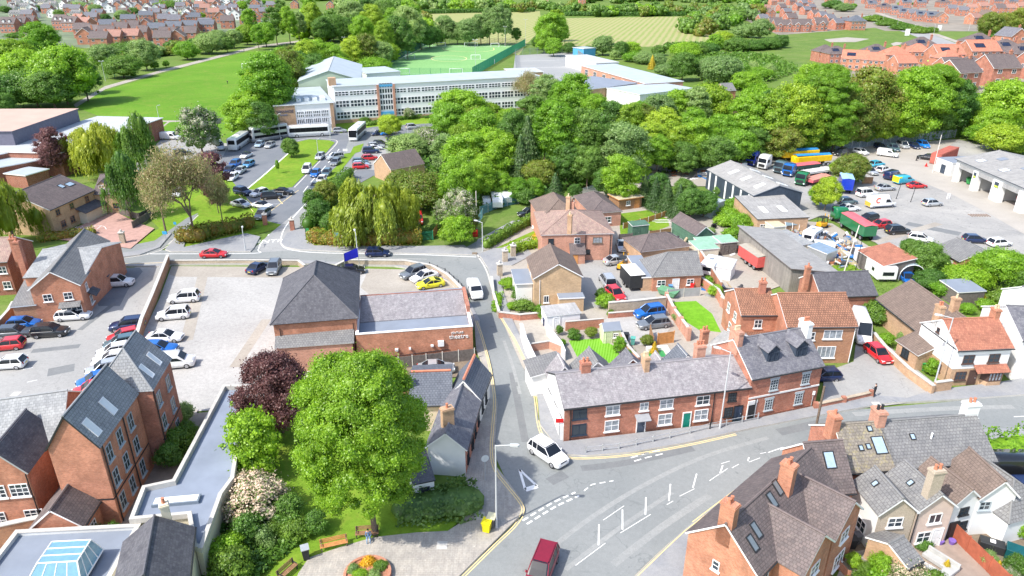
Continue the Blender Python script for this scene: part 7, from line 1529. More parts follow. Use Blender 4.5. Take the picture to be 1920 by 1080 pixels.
def skip(px, py, col, desc, where, L_=1.9, W=1.3, H=1.3):
    r = scrap(px, py, 'skip_bin', None, desc, where); r.rotation_euler[2] = -.7; b = MB(); k = 0; a = L_/2; c = W/2
    b.v = [(-a*.8,-c*.85,.2),(a*.8,-c*.85,.2),(a*.8,c*.85,.2),(-a*.8,c*.85,.2),(-a,-c,H),(a,-c,H),(a,c,H),(-a,c,H)]
    for q in ((0,3,2,1),(0,1,5,4),(1,2,6,5),(2,3,7,6),(3,0,4,7)): b.f.append(q); b.m.append(0)
    b.obj('body',[col],r,bevel=.03); b = MB(); b.slab([(-a-.05,-c-.05,H+.04),(a+.05,-c-.05,H+.04),(a+.05,c+.05,H+.2),(-a-.05,c+.05,H+.2)],.06); b.obj('lid',[col],r)
    for sx in (-1, 1):
        b = MB(); b.tube((sx*a*.6,-c*.5,.1),(sx*a*.6,c*.5,.1),.1,n=8); b.obj('wheel',[M_rubber],r)
skip(1819,347,M_green,'big green wheeled bin by the depot pillar',''); skip(1914,385,M_red,'big red wheeled bin at the depot','',2.2,1.6,1.6); skip(1252,556,plain('faded_green',(.12,.28,.16)),'low green covered skip behind the wall','',3.0,1.4,.9)
def container(rear, front, col, desc, where):
    r = vroot('shipping_container', rear, front, desc, where, 'container'); b = MB(); b.box(-6,6,-1.2,1.2,.1,2.7)
    for i in range(30):
        x = -5.9+i*.4
        for s in (-1, 1): b.box(x, x+.18, s*1.23-.03, s*1.23+.03, .2, 2.6)
    b.obj('body',[col],r)
    for s in (-1, 1): b = MB(); b.box(-6.05,-6.0,s*.6-.56,s*.6+.56,.2,2.6); b.obj('door',[col],r)
container((1745,312),(1790,292),plain('container_red',(.42,.12,.09),.6,.2,1),'rust red shipping container behind the depot office',''); container((1722,303),(1752,296),plain('container_black',(.03,.03,.035)),'black tarpaulined container beside the red one','') if False else None
car('estate','black',(1752,302),(1722,298),'beside the red container')
# canopy tunnel and scrap heap
def tunnel(A, B, rad, desc):
    a, b_ = G(*A), G(*B); r = empty('arched_canopy', (a.x, a.y), math.atan2(b_.y-a.y, b_.x-a.x)); tag(r, desc, 'canopy', ''); Ln = (b_-a).length; g = MB(); f = MB(); n = 10
    for i in range(n):
        t0, t1 = math.pi*i/n, math.pi*(i+1)/n; p = lambda t, x: (x, rad*math.cos(t), .9+rad*math.sin(t)*1.0)
        g.slab([p(t0,0), p(t1,0), p(t1,Ln), p(t0,Ln)], .03) if i not in (0, n-1) else None
        for x in (0, Ln*.33, Ln*.66, Ln): f.tube(p(t0,x), p(t1,x), .06, n=5)
    for s in (-1, 1):
        for x in (0, Ln*.33, Ln*.66, Ln): f.tube((x,s*rad,0),(x,s*rad,.95),.06,n=5)
    g.obj('sheeting',[M_poly],r); f.obj('frame',[W_fascia],r)
tunnel((1676,492),(1708,528),1.9,'arched clear canopy over a blue pickup beside the caravan'); tunnel((1462,432),(1500,428),1.6,'small arched grey canopy in front of the workshop lean-to'); car('saloon','blue',(1695,523),(1704,533),'under the arched canopy')
rs = random.Random(5)
SM = [plain('scrap_white',(.6,.6,.6)), plain('scrap_blue',(.03,.16,.42)), plain('scrap_rust',(.30,.12,.06)), plain('scrap_grey',(.25,.26,.27)), plain('scrap_dark',(.06,.06,.065)), plain('scrap_tan',(.42,.34,.22))]
def heap(cx, cy, n, w, hh, nm, desc, where):
    g = G(cx, cy); b = MB()
    for i in range(n):
        x, y = rs.gauss(0, w), rs.gauss(0, w*.6); a = rs.uniform(0, 3.1); l, d = rs.uniform(.3, 1.4), rs.uniform(.15, .6); z = rs.uniform(.1, hh)*max(.2, 1-math.hypot(x, y)/w/2.4); c, s = math.cos(a), math.sin(a); m = rs.randrange(6)
        if rs.random() < .6: b.slab([(x-c*l+s*d, y-s*l-c*d, z+rs.uniform(-.1,.3)), (x+c*l+s*d, y+s*l-c*d, z), (x+c*l-s*d, y+s*l+c*d, z+.1), (x-c*l-s*d, y-s*l+c*d, z+rs.uniform(-.1,.3))], rs.uniform(.1, .5), m)
        else: b.tube((x, y, z), (x+c*l, y+s*l, z+rs.uniform(0,.6)), rs.uniform(.05,.25), n=8, m=m)
    o = b.obj(nm, SM); o.location = (g.x, g.y, 0); tag(o, desc, nm.replace('_',' '), where); o['kind'] = 'stuff'
for i, (x, y, n, w, hh) in enumerate(((1505,452,90,3.2,1.6),(1535,476,110,4,1.5),(1480,460,60,2.5,1),(1560,470,70,3,1.3),(1388,468,40,2.5,1),(1588,478,60,3,1.2),(1345,330,60,4,1.2),(1238,325,40,4,1.2),(1245,472,40,2.4,.7),(1270,458,30,2,.6),(1530,452,80,2.5,1.5),(1510,478,60,2.5,1.3),(1548,492,60,2.2,1.2),(1488,446,50,2,1.2),(1422,462,40,2,1.0),(1572,462,50,2,1.2),(1352,548,30,1.5,.6))):
    heap(x, y, n, w, hh, 'scrap_heap', ('jumbled heap of vehicle scrap and blue plastic', 'heap of scrap parts beside the green tipper', 'pile of old panels near the workshop lean-to', 'low pile of metal by the tipper body', 'clutter stored under the timber shed edge', 'scattered parts beside the red-tiled garage', 'dumped panels and sheets left of the workshop', 'rubbish dumped at the edge of the wood', 'stored odds and ends above the purple roof', 'log and stone pile by the garden building','heap of blue and white scrap under the telegraph wires','scrap pile behind the pale lean-to','scrap pile beside the blue-grey metal shed','oddments below the arched grey canopy','oddments at the back corner of the timber shed','scrap wedged beside the green tipper cab','clutter on the paved end of the garden path')[i], '')
for i, (x, y, r0) in enumerate(((1183,455,.6),(1338,430,.55),(1262,418,.4))):  # discarded tyres, each modelled as a plain ring of rubber
    g = G(x, y); b = MB(); b.lathe([(r0*.55,-.15),(r0*.9,-.16),(r0,-.1),(r0,.1),(r0*.9,.16),(r0*.55,.15)],n=16); b.v = [(a, c*.3, b2+r0) if False else (a, c, b2+r0) for a, b2, c in b.v]; o = b.obj('old_tyre',[M_rubber]); o.location = (g.x,g.y,.1); tag(o, ('old tyre leaning beside the green shed','large tyre standing by the dark bush','tyre lying against the garden building')[i], 'tyre', '')
# people
person(1637,748,'person in a dark suit carrying papers','on the pavement by the low brick wall',(.02,.022,.03),(.015,.016,.02),rot=.6,h=1.78)
gb = G(692,1017); person(692,1017,'person in blue seated on the dark bench','under the big tree',(.12,.2,.33),(.25,.34,.45),'sit',rot=math.pi+.15,seat=(0,.17))
for x, y, d in ((427,158,'person in dark clothes walking alone on the playing field'),(458,97,'small figure on the field path near the goal'),(1728,90,'person in dark clothes beside the estate road works'),(1774,90,'person standing on the estate road verge')): person(x, y, d, '', (.03,.03,.04), (.02,.02,.03))
# ================================================================ WALLS, FENCES, STREET FURNITURE
wall([(258,660),(270,618),(290,570),(318,497)],'long brown brick wall between tarmac car park and gravel yard','',1.7,.35,B_brown,M_kerb)
wall([(318,497),(450,496),(560,497),(572,506)],'low stone-capped wall along the road by the gravel yard','',.8,.3,B_stone)
wall([(630,508),(650,498),(760,499),(810,508),(840,526),(862,548),(872,560)],'curved tan stone wall round the yard corner','',1.0,.35,B_stone)
fence([(806,506),(835,518),(860,540),(878,562)],'black railing above the curved stone wall','',1.3,W_black,W_black,1.6,'rail')
fence([(722,695),(800,687),(890,676)],'weathered timber fence with concrete posts below the theatre','',1.7,M_wooddk,M_kerb,2.0)
wall([(936,597),(975,602),(1018,598)],'low red brick wall below the round bushes','',1.0,.3,B_red); wall([(936,597),(925,560),(922,530)],'stone kerbside wall beside the bushes','',1.0,.3,B_stone)
wall([(977,632),(985,660),(1003,700),(1040,790),(1052,828)],'white rendered boundary wall along the side road','',2.0,.3,W_white,W_fascia,name='boundary_wall')
wall([(1025,628),(1052,662),(1058,678)],'white wall beside the metal shed','',1.5,.2,W_white,W_fascia,name='boundary_wall'); wall([(984,662),(1030,655),(1052,664)],'pink brick wall at the end of the side yard','',1.2,.2,B_pink)
wall([(1060,622),(1130,616)],'red brick garden wall behind the flower bed','',1.5,.2,B_orange); wall([(1160,632),(1176,668),(1196,690)],'brick wall between the striped lawn and gravel','',1.5,.25,B_pink)
wall([(1140,590),(1190,586),(1245,580)],'stone-topped retaining wall above the gravel drive','',1.9,.35,B_stone); wall([(1140,598),(1190,594),(1245,588)],'low brick planter wall below the retaining wall','',.9,.25,B_red)
wall([(1248,572),(1262,600),(1290,640)],'tall red brick wall with buttresses beside the blue SUV','',1.8,.3,B_pink,piers=3); wall([(1315,540),(1345,562),(1352,575),(1405,640)],'long red brick garden wall by the yellow bush','',1.7,.25,B_orange)
wall([(1312,492),(1330,520),(1350,552)],'tall orange brick wall beyond the tiled bungalow','',2.0,.25,B_orange); wall([(1350,575),(1370,590),(1400,625)],'second brick garden wall, right of the path','',1.6,.25,B_pink)
wall([(1378,548),(1400,552),(1412,548)],'curved low brick wall round a raised bed','',.7,.25,B_orange); wall([(1528,768),(1580,757),(1632,745)],'low brick front wall with piers beside the townhouse','',.7,.3,B_red,B_stone,piers=3.2)
wall([(1635,640),(1655,665),(1700,708),(1745,741)],'long stone and brick wall along the red car drive','',1.3,.35,B_tan); wall([(1748,738),(1778,734)],'short brick wall beside the white cottage','',1.5,.3,B_tan)
fence([(1250,560),(1312,556)],'grey panel fence with white posts above the oval lawn','',1.5,plain('grey_fence',(.33,.34,.35)),M_kerb,2.4)
fence([(1168,430),(1215,418),(1252,405)],'orange timber fence behind the lawn','',1.2,M_wood2,M_kerb,2.4); fence([(1160,452),(1185,450)],'dark fence left of the green shed','',1.3,M_wooddk); fence([(1216,446),(1258,440)],'dark fence panels right of the green shed','',1.3,M_wood,M_kerb,2.6)
fence([(1335,460),(1360,475)],'brown timber fence beside the garden building','',1.4,M_wood); fence([(1218,630),(1224,652)],'open garden door frame by the decking','',1.6,M_wood); fence([(1232,648),(1262,644)],'red-brown timber screen beside the decking','',1.8,M_wood2)
fence([(1778,1004),(1810,1036),(1850,1075),(1885,1110)],'red timber panel fence between the patios','',1.7,plain('red_fence',(.36,.105,.06),.7,.2,2),plain('red_fence',(.36,.105,.06),.7,.2,2),2.4)
wall([(1640,1016),(1660,1050),(1680,1078)],'brick garden wall beside the outhouse','',1.4,.25,B_pink); fence([(1535,1020),(1570,1068),(1590,1090)],'low brick-brown patio wall panels','',1.0,B_orange,B_orange)
fence([(250,430),(275,415),(290,398)],'dark picket fence beside the red-paved drive','',1.5,M_wooddk); fence([(225,402),(262,412),(288,398)],'dark timber fence under the birch','',1.3,M_wooddk)
wall([(0,625),(22,600),(30,585)],'brick wall at the left edge of the car park','',1.6,.3,B_brown); wall([(-30,1000),(5,960),(95,880),(112,862)],'curved wall with stone top between gabled house and outhouse','',2.2,.4,B_brown)
wall([(-40,1042),(60,1020),(170,998)],'brick parapet wall above the glass lantern','',2.6,.4,B_brown)
fence([(1550,284),(1640,274),(1790,258)],'grey steel palisade fence behind the garage yard','',2.4,plain('fence_steel',(.36,.42,.46)),M_steel,2.7,'bars'); fence([(900,405),(930,392),(1012,372)],'blue-grey steel fence along the lane','',1.9,plain('fence_blue',(.15,.33,.38)),M_steel,2.7,'bars')
fence([(880,440),(895,425),(905,408)],'blue railings beside the flowering tree','',1.8,plain('fence_blue',(.15,.33,.38)),M_steel,2.7,'bars'); fence([(1085,372),(1160,350),(1185,330),(1240,318)],'grey-green steel fence behind the bungalow','',2.0,plain('fence_grey_green',(.25,.34,.32)),M_steel,2.7,'bars')
fence([(1160,330),(1250,322)],'grey palisade fence at the wood edge','',2.0,M_steel,M_steel,2.7,'bars')
GF = plain('green_mesh',(.03,.22,.12))
fence([(886,144),(985,86)],'tall green mesh fence on the right of the sports pitch','',4.2,GF,GF,4,'bars'); fence([(690,142),(886,144)],'green mesh fence along the near side of the sports pitch','',3.6,GF,GF,5,'mesh'); fence([(690,141),(800,84)],'dark green mesh fence under the trees left of the pitch','',4.2,plain('dark_mesh',(.02,.08,.06)),GF,4,'bars'); fence([(800,84),(985,84)],'green mesh fence at the far end of the pitch','',4.0,plain('dark_mesh',(.02,.08,.06)),GF,5,'mesh')
GM = plain('grey_mesh',(.22,.27,.30)); fence([(968,136),(966,104),(1074,98)],'grey mesh fence round the back of the hard court','',3.6,GM,GM,5,'mesh'); fence([(1074,99),(1108,128),(1150,158)],'grey mesh fence on the right of the hard court','',3.8,GM,GM,4,'bars')
fence([(188,150),(215,145),(216,132)],'green ball-court fence under the trees','',3.5,GF,GF,4,'mesh'); fence([(1098,853),(1160,846),(1255,826),(1330,808)],'grey guard rail along the terrace pavement','',1.0,M_steel,M_steel,2.2,'rail'); fence([(1330,808),(1420,790)],'grey guard rail continuing past the townhouse','',1.0,M_steel,M_steel,2.2,'rail')
def goal(px, py, w, where, h=2.2, a=.1):
    g = G(px, py); r = empty('football_goal', (g.x, g.y), a); tag(r, 'white football goal', 'goal', where); b = MB(); b.tube((-w/2,0,0),(-w/2,0,h),.13,n=6); b.tube((w/2,0,0),(w/2,0,h),.13,n=6); b.tube((-w/2,0,h),(w/2,0,h),.13,n=6)
    b.obj('frame',[W_fascia],r); b = MB()
    for s in (-1, 1): b.tube((s*w/2,0,h),(s*w/2,1.2,0),.08,n=5)
    b.tube((-w/2,1.2,.05),(w/2,1.2,.05),.08,n=5)
    for i in range(1,8): x = -w/2+w*i/8; b.tube((x,.05,h),(x,1.2,0),.03,n=4)
    b.obj('net_frame',[M_pole],r)
for x, y, w, wh in ((468,128,7,'on the playing field'),(769,110,5,'on the left of the pitch centre'),(750,138,9,'at the near left of the pitch'),(823,87,8,'at the far left of the pitch'),(883,87,8,'at the far middle of the pitch'),(928,88,5,'at the far right of the pitch'),(892,111,5,'right of the pitch centre'),(920,120,4,'by the right-hand pitch fence'),(612,78,6,'beyond the lime trees'),(786,88,5,'at the far left pitch corner'),(855,138,6,'at the near edge of the pitch')): goal(x, y, w, wh)
lamp(931,994,835,'tall grey street lamp with flat head','on the corner pavement',1.3,-.1); lamp(1349,807,660,'tall grey street lamp','before the long terrace',1.1,2.6); lamp(1749,731,596,'tall white street lamp leaning before the white cottage','',1.2,2.8)
lamp(672,492,437,'pale street lamp','on the pavement before the willow hedge',1.0,1.9); lamp(461,472,437,'grey street lamp','behind the red coupe',1.0,1.9); lamp(905,472,417,'short grey street lamp','where the lane meets the road',1.0,2.6); lamp(198,152,115,'tall floodlight','at the playing field corner',flood=True)
lamp(892,140,75,'tall floodlight mast','beside the sports pitch, near right',flood=True); lamp(646,92,70,'floodlight mast','among the yellow trees',flood=True); lamp(947,88,50,'floodlight mast','at the far right of the pitch',flood=True); lamp(985,88,32,'slim floodlight mast','at the far corner of the pitch',flood=True); lamp(723,108,48,'floodlight mast','among the trees left of the pitch',flood=True); lamp(793,84,42,'floodlight mast','at the far left of the pitch',flood=True)
for x, y, t in ((298,222,201),(435,248,222),(526,262,215),(620,265,222),(768,300,240),(598,300,262)): lamp(x, y, t, 'slim grey lamp post', 'in the school grounds', .6, 1.0)
for x, y, t in ((1655,42,22),(1682,50,26),(1713,62,45),(1750,66,46),(1816,58,42),(1827,90,78)): lamp(x, y, t, 'pale lamp post', 'on the far right estate', 1.0, 1.5)
pole(894,436,8,.09,plain('white_pole',(.7,.66,.6)),'barrier_post','tall white post beside the flowering tree','at the lane','post'); _m = MB(); _m.box(-.5,.5,-.4,.4,0,1.3); o = _m.obj('control_box',[M_red],bevel=.05); g = G(891,443); o.location = (g.x,g.y,0); tag(o,'small red box at the foot of the tall white post','box','')
pole(1522,838,7,.14,M_bark,'telegraph_pole','dark timber telegraph pole behind the corner house roof','','telegraph pole'); pole(1748,330-6,9,.08,plain('white_pole',(.7,.66,.6)),'flag_pole','tall thin pole beside the depot office','','pole'); pole(1582,512,8,.1,plain('white_pole',(.7,.66,.6)),'telegraph_pole','pale leaning pole in the scrap yard grass','','telegraph pole',(.9,0)); pole(1604,508,5,.06,W_black,'lamp_post','black ornate lamp beside the static caravan','','lamp post')
pole(1707,380,3.4,.07,W_black,'gate_post','dark leaning post in the open garage yard','','post',(.35,0)); pole(1680,370+4,3,.07,W_black,'gate_post','dark post beside the big white van','','post',(.3,0)); pole(913,905,3.2,.05,M_steel,'sign_post','x','','post') if False else None
def sign(px, py, h, face, w, hh, desc, where, round_=False, ang=0, name='road_sign'):
    g = G(px, py); r = empty(name, (g.x, g.y, GZ(*g)), ang); tag(r, desc, 'sign', where); b = MB(); b.tube((0,0,0),(0,0,h),.045,n=8); b.obj('post',[M_steel],r); b = MB()
    if round_: b.tube((0,-.07,h),(0,-.04,h),w/2,n=20)
    else: b.box(-w/2,w/2,-.08,-.05,h-hh,h)
    b.obj('sign_face',[face],r); return r
sign(910,905,2.6,plain('sign_grey',(.6,.62,.63)),.75,.7,'round grey-backed road sign on the corner pavement','',True,.3); sign(634,464,2.6,plain('sign_blue_face',(.05,.35,.62)),.9,.9,'blue and white road sign before the bronze hedge',''); sign(644,466,2.2,W_fascia,.3,.4,'small white sign post beside the blue sign','')
sign(312,452,1.8,plain('sign_blue_face',(.05,.35,.62)),.8,.6,'small blue sign beside the narrow lane',''); sign(332,438,2.2,plain('sign_blue_face',(.05,.35,.62)),.5,.5,'second small blue sign up the lane',''); sign(1219,803,2.2,M_red,.9,1.0,'red and white estate agent board on the terrace','',name='agent_board'); sign(1048,828,2.6,M_red,.8,.5,'red and white sign board at the terrace corner','',name='agent_board')
sign(707,463,1.2,W_fascia,1.6,.5,'low white name board before the willow hedge',''); sign(1520,764,2.2,W_fascia,.3,.5,'thin white sign post at the townhouse corner',''); sign(578,444,1.6,M_green,.6,1.0,'green post box shaped sign on the verge','',name='notice_board'); sign(648,290,1.4,W_fascia,1.2,.6,'low white board on the grass island',''); sign(1700,68,5,W_fascia,3.4,4.5,'big white billboard beside the estate road',''); sign(1760,60,5,W_fascia,3,3.6,'white sales board by the estate entrance','')
# blue banner
g = G(660,505); r = empty('banner', (g.x,g.y), .35); tag(r,'slanting bright blue banner on poles above the yard wall','banner',''); b = MB(); b.poly([(-1.1,0,1.5),(1.2,0,2.0),(1.2,0,3.6),(-1.1,0,2.9)]); b.poly([(-1.1,.03,2.9),(1.2,.03,3.6),(1.2,.03,2.0),(-1.1,.03,1.5)]); b.obj('cloth',[plain('banner_blue',(.015,.02,.42),.7)],r); b = MB(); b.tube((-1.1,0,0),(-1.1,0,3),.05,n=6); b.tube((1.25,0,0),(1.25,0,3.7),.05,n=6); b.obj('pole',[M_steel],r)
for x, y, d in ((549,432,'brick gate pier right of the school entrance'),(498,422,'brick gate pier left of the school entrance'),(232,457,'buff stone gate pier of the red-paved drive'),(947,492,'stone gate pier nearest the lane bend'),(937,518,'stone gate pier with white sign beside the lane'),(962,482,'stone gate pier by the clipped hedge')):
    g = G(x, y); r = empty('gate_pier', (g.x,g.y,0), .2); tag(r,d,'gate pier',''); b = MB(); b.box(-.4,.4,-.4,.4,0,2.1); b.obj('shaft',[B_red if x in (549,498) else B_stone],r); b = MB(); b.box(-.5,.5,-.5,.5,2.101,2.25); b.lathe([(.12,2.25),(.1,2.35),(.2,2.45),(.2,2.6),(.05,2.72)],n=10); b.obj('cap',[M_kerb],r)
fence([(962,480),(980,470)],'dark iron gate beside the clipped hedge','',1.6,W_black,W_black,2,'bars'); fence([(790,452),(812,450)],'green metal gate by the bronze hedge','',1.8,GF,GF,1.6,'bars'); fence([(812,449),(820,436)],'orange timber gate panel beside the green gate','',1.6,M_wood2)
fence([(780,410),(786,436),(790,450)],'leaning dark fence beside the parked red van','',1.4,M_wooddk); van('red',(783,412),(785,424),'under the olive tree',4.2,1.9,'small red van')
# benches, bins, planter in the park
def bench(px, py, ang, desc, where, col, L_=1.9):
    g = G(px, py); r = empty('park_bench', (g.x,g.y,GZ(*g)), ang); tag(r,desc,'bench',where); h = L_/2
    b = MB(); [b.box(-h,h,-.05+i*.13,.05+i*.13,.42,.46) for i in range(4)]; b.obj('seat',[col],r); b = MB(); [b.box(-h,h,.46+i*.03,.49+i*.03,.55+i*.13,.65+i*.13) for i in range(3)]; b.obj('backrest',[col],r)
    for s in (-1, 1):
        b = MB(); b.box(s*(h-.12)-.04,s*(h-.12)+.04,-.02,.06,0,.42); b.box(s*(h-.12)-.04,s*(h-.12)+.04,.42,.5,0,.95); b.box(s*(h-.12)-.035,s*(h-.12)+.035,-.04,.5,.62,.66); b.obj('leg',[W_black if col != M_wood2 else M_bark],r)
    return r
bench(628,1034,math.radians(18),'reddish timber bench on the paving edge','',M_wood2,2.3); bench(689,1013,math.radians(6),'dark timber bench under the big tree','',M_wood,2.0); bench(545,1083,math.radians(60),'dark bench at the bottom edge of the lawn','',M_wood,1.8)
bench(258,905,math.radians(65),'weathered courtyard bench beside the apartments','',M_wooddk,1.8)
bin_(913,1000,plain('bin_yellow',(.85,.72,.01),.45),'bright yellow grit bin beside the corner lamp','',1.1,.75,rot=-.3); bin_(922,992,plain('bin_grey',(.12,.12,.13),.5),'grey bin with cream lid behind the yellow bin','',1.2,.7,plain('bin_cream',(.72,.66,.42)),rot=-.3); bin_(575,1052,W_black,'black litter bin with silver top on the park paving','',1.25,.6,M_steel,rot=.4)
for x, y, c, d in ((1174,640,W_black,'black wheelie bin by the cream shed'),(1084,602,W_black,'black wheelie bin beside the metal shed'),(1021,612,PAINT['navy'],'blue wheelie bin left of the metal shed'),(1297,545,M_red,'red wheelie bin outside the tiled bungalow'),(1256,548,PAINT['light blue'],'blue folded chair outside the tiled bungalow'),(1731,694,M_green,'small green bin in the cottage garden'),(1391,586,M_green,'green bin beside the brick walls'),(1596,1030,W_black,'black bin at the side of the white rear wing'),(1604,1022,plain('bin_grey',(.12,.12,.13),.5),'dark grey bin at the side of the white rear wing'),(1370,690-40,M_green,'green bin near the rooflit range'),(1186,648,plain('bin_teal',(.1,.35,.3)),'teal bin by the garden gate')): bin_(x, y, c, d, '', 1.05, .55, rot=R.uniform(-.4,.4))
g = G(690,1086); r = empty('flower_bed',(g.x,g.y,GZ(*g))); tag(r,'round brick-edged flower bed at the bottom of the paving','flower bed',''); b = MB(); b.lathe([(1.9,0),(1.9,.45),(1.68,.45),(1.66,.3),(.1,.3)],n=32); b.obj('brick_edge',[B_orange],r)
for i,(x,y,w,t,k) in enumerate(((662,1078,28,1050,'gbush'),(690,1066,34,1044,'yellow'),(715,1072,30,1046,'olive'),(676,1088,34,1062,'bbush'),(702,1090,30,1066,'gbush'))): tree(x,y,w,t,k if k != 'olive' else 'bush','in the round flower bed',scale_h=.9)
def furn(px, py, name, desc, cat, parts, rot=0):
    g = G(px, py); r = empty(name,(g.x,g.y,GZ(*g)),rot); tag(r,desc,cat,'')
    for nm, bx, m in parts: b = MB(); [b.box(*q) for q in bx]; b.obj(nm,[m],r,bevel=.02)
LG = plain('sofa_grey',(.42,.42,.41)); furn(1760,1062,'garden_sofa','pale grey corner sofa on the patio','sofa',[('seat',[(-1.3,1.3,-.4,.4,.1,.42),(.5,1.3,-1.6,-.42,.1,.42)],LG),('backrest',[(-1.3,1.3,.42,.6,.1,.8)],LG)],-1.0)
furn(1732,1078,'storage_box','grey storage box at the end of the outhouse','box',[('body',[(-.7,.7,-.4,.4,0,.65)],LG),('lid',[(-.75,.75,-.45,.45,.652,.75)],plain('lid_light',(.55,.55,.54)))],-.9); furn(1856,1032,'garden_table','black outdoor unit with white basin beside the white wall','table',[('body',[(-.9,.9,-.5,.5,0,.8)],W_black),('basin',[(-.2,.2,-.2,.2,.81,.9)],W_fascia)],-.5)
furn(1232,658,'garden_bench','L-shaped white seat on the green decking','bench',[('seat',[(-1.4,1.4,-.2,.4,0,.45),(.8,1.4,-1.6,-.22,0,.45)],W_fascia),('deck',[(-1.6,.7,-1.8,-.24,0,.06)],M_green)],.1)
furn(1274,540,'garden_bench','dark red timber bench outside the tiled bungalow','bench',[('seat',[(-1,1,-.3,.3,.35,.45)],plain('dark_red_wood',(.2,.05,.04))),('leg',[(-.95,-.85,-.25,.25,0,.348),(.85,.95,-.25,.25,0,.348)],W_black)]); furn(1242,405+12,'garden_table','flattened trampoline mat frame on the back lawn','play frame',[('frame',[(-2,2,-.06,.06,.1,.16),(-1.5,1.5,.8,.92,.1,.16),(-1.5,1.5,-.9,-.8,.1,.16)],W_fascia)])
for x, y, c in ((1760+1,1022,'left'),(1783,1022,'right')):
    g = G(x, y); r = empty('flower_pot',(g.x,g.y,GZ(*g))); tag(r,f'purple flower pot {c} of the patio door','pot',''); b = MB(); b.lathe([(.2,0),(.3,.4),(.26,.42),(.24,.38)],n=12); b.obj('pot',[plain('purple_pot',(.2,.12,.42))],r)
g = G(1722,1016); r = empty('closed_parasol',(g.x,g.y,GZ(*g))); tag(r,'closed white parasol against the pink wall','parasol',''); b = MB(); b.lathe([(.3,.5),(.26,1.2),(.12,2.0),(.03,2.2)],n=12); b.obj('canopy',[W_white],r); b = MB(); b.tube((0,0,0),(0,0,.6),.04,n=6); b.obj('pole',[M_steel],r)
furn(1905,1050,'garden_tank','dark teal oval tank in the corner garden','tank',[('body',[(-.9,.9,-.6,.6,0,1.0)],plain('teal_tank',(.01,.09,.10),.3))],-.6)
furn(1780,95,'road_works','pink and white barriers on the estate road','barrier',[('barrier',[(-8+i*2.4,-6.2+i*2.4,-.1+(i%3)*2,.1+(i%3)*2,.2,1.0) for i in range(8)],plain('barrier_pink',(.7,.3,.32)))])
furn(1385,322-8,'barrier','red and white plastic barrier beside the blue lorry','barrier',[('panel',[(-2,-.7,-.2,.2,0,1.0),(.7,2,-.2,.2,0,1.0)],W_fascia),('red_panel',[(-.68,.68,-.2,.2,0,1.0)],M_red)],.1)
furn(1705,338,'x','x','x',[]) if False else None
furn(1625,346,'pallet_board','brown board leaning at the end of the parking row','board',[('board',[(-1.2,1.2,-.08,.08,.1,1.6)],M_wood)]); furn(1736,313,'traffic_cone','red cone before the depot office','cone',[('cone',[(-.35,.35,-.35,.35,0,.08),(-.18,.18,-.18,.18,.08,.5),(-.08,.08,-.08,.08,.5,.9)],M_red)]); furn(1777,374,'warning_stand','white folded stand in the open yard','stand',[('leg',[(-.35,-.28,-.1,.1,0,1.2),(.28,.35,-.1,.1,0,1.2),(-.28,.28,-.05,.05,.9,1.2)],W_fascia)],.4); furn(1718,302,'bollard','small dark bollard in the garage yard','bollard',[('post',[(-.2,.2,-.2,.2,0,.15),(-.1,.1,-.1,.1,.15,1.3)],W_black)])
furn(1835,405,'drain_grating','rusty patch of grating in the open yard','grating',[('bar',[(-1.8+i*.5,-1.6+i*.5,-.8,.8,0,.08) for i in range(8)],plain('rusty_iron',(.2,.13,.09)))])
furn(1390,389,'awning','big white rounded panel leaning beside the workshop','panel',[('panel',[(-3.2,3.2,-1.3,1.3,1.2,1.35)],W_white),('leg',[(-3,-2.8,-.1,.1,0,1.198),(2.8,3,-.1,.1,0,1.198)],M_steel)],math.radians(-78))
L_big = leaf('spring_green_leaves', (.15, .33, .02), (.27, .47, .035), .48)
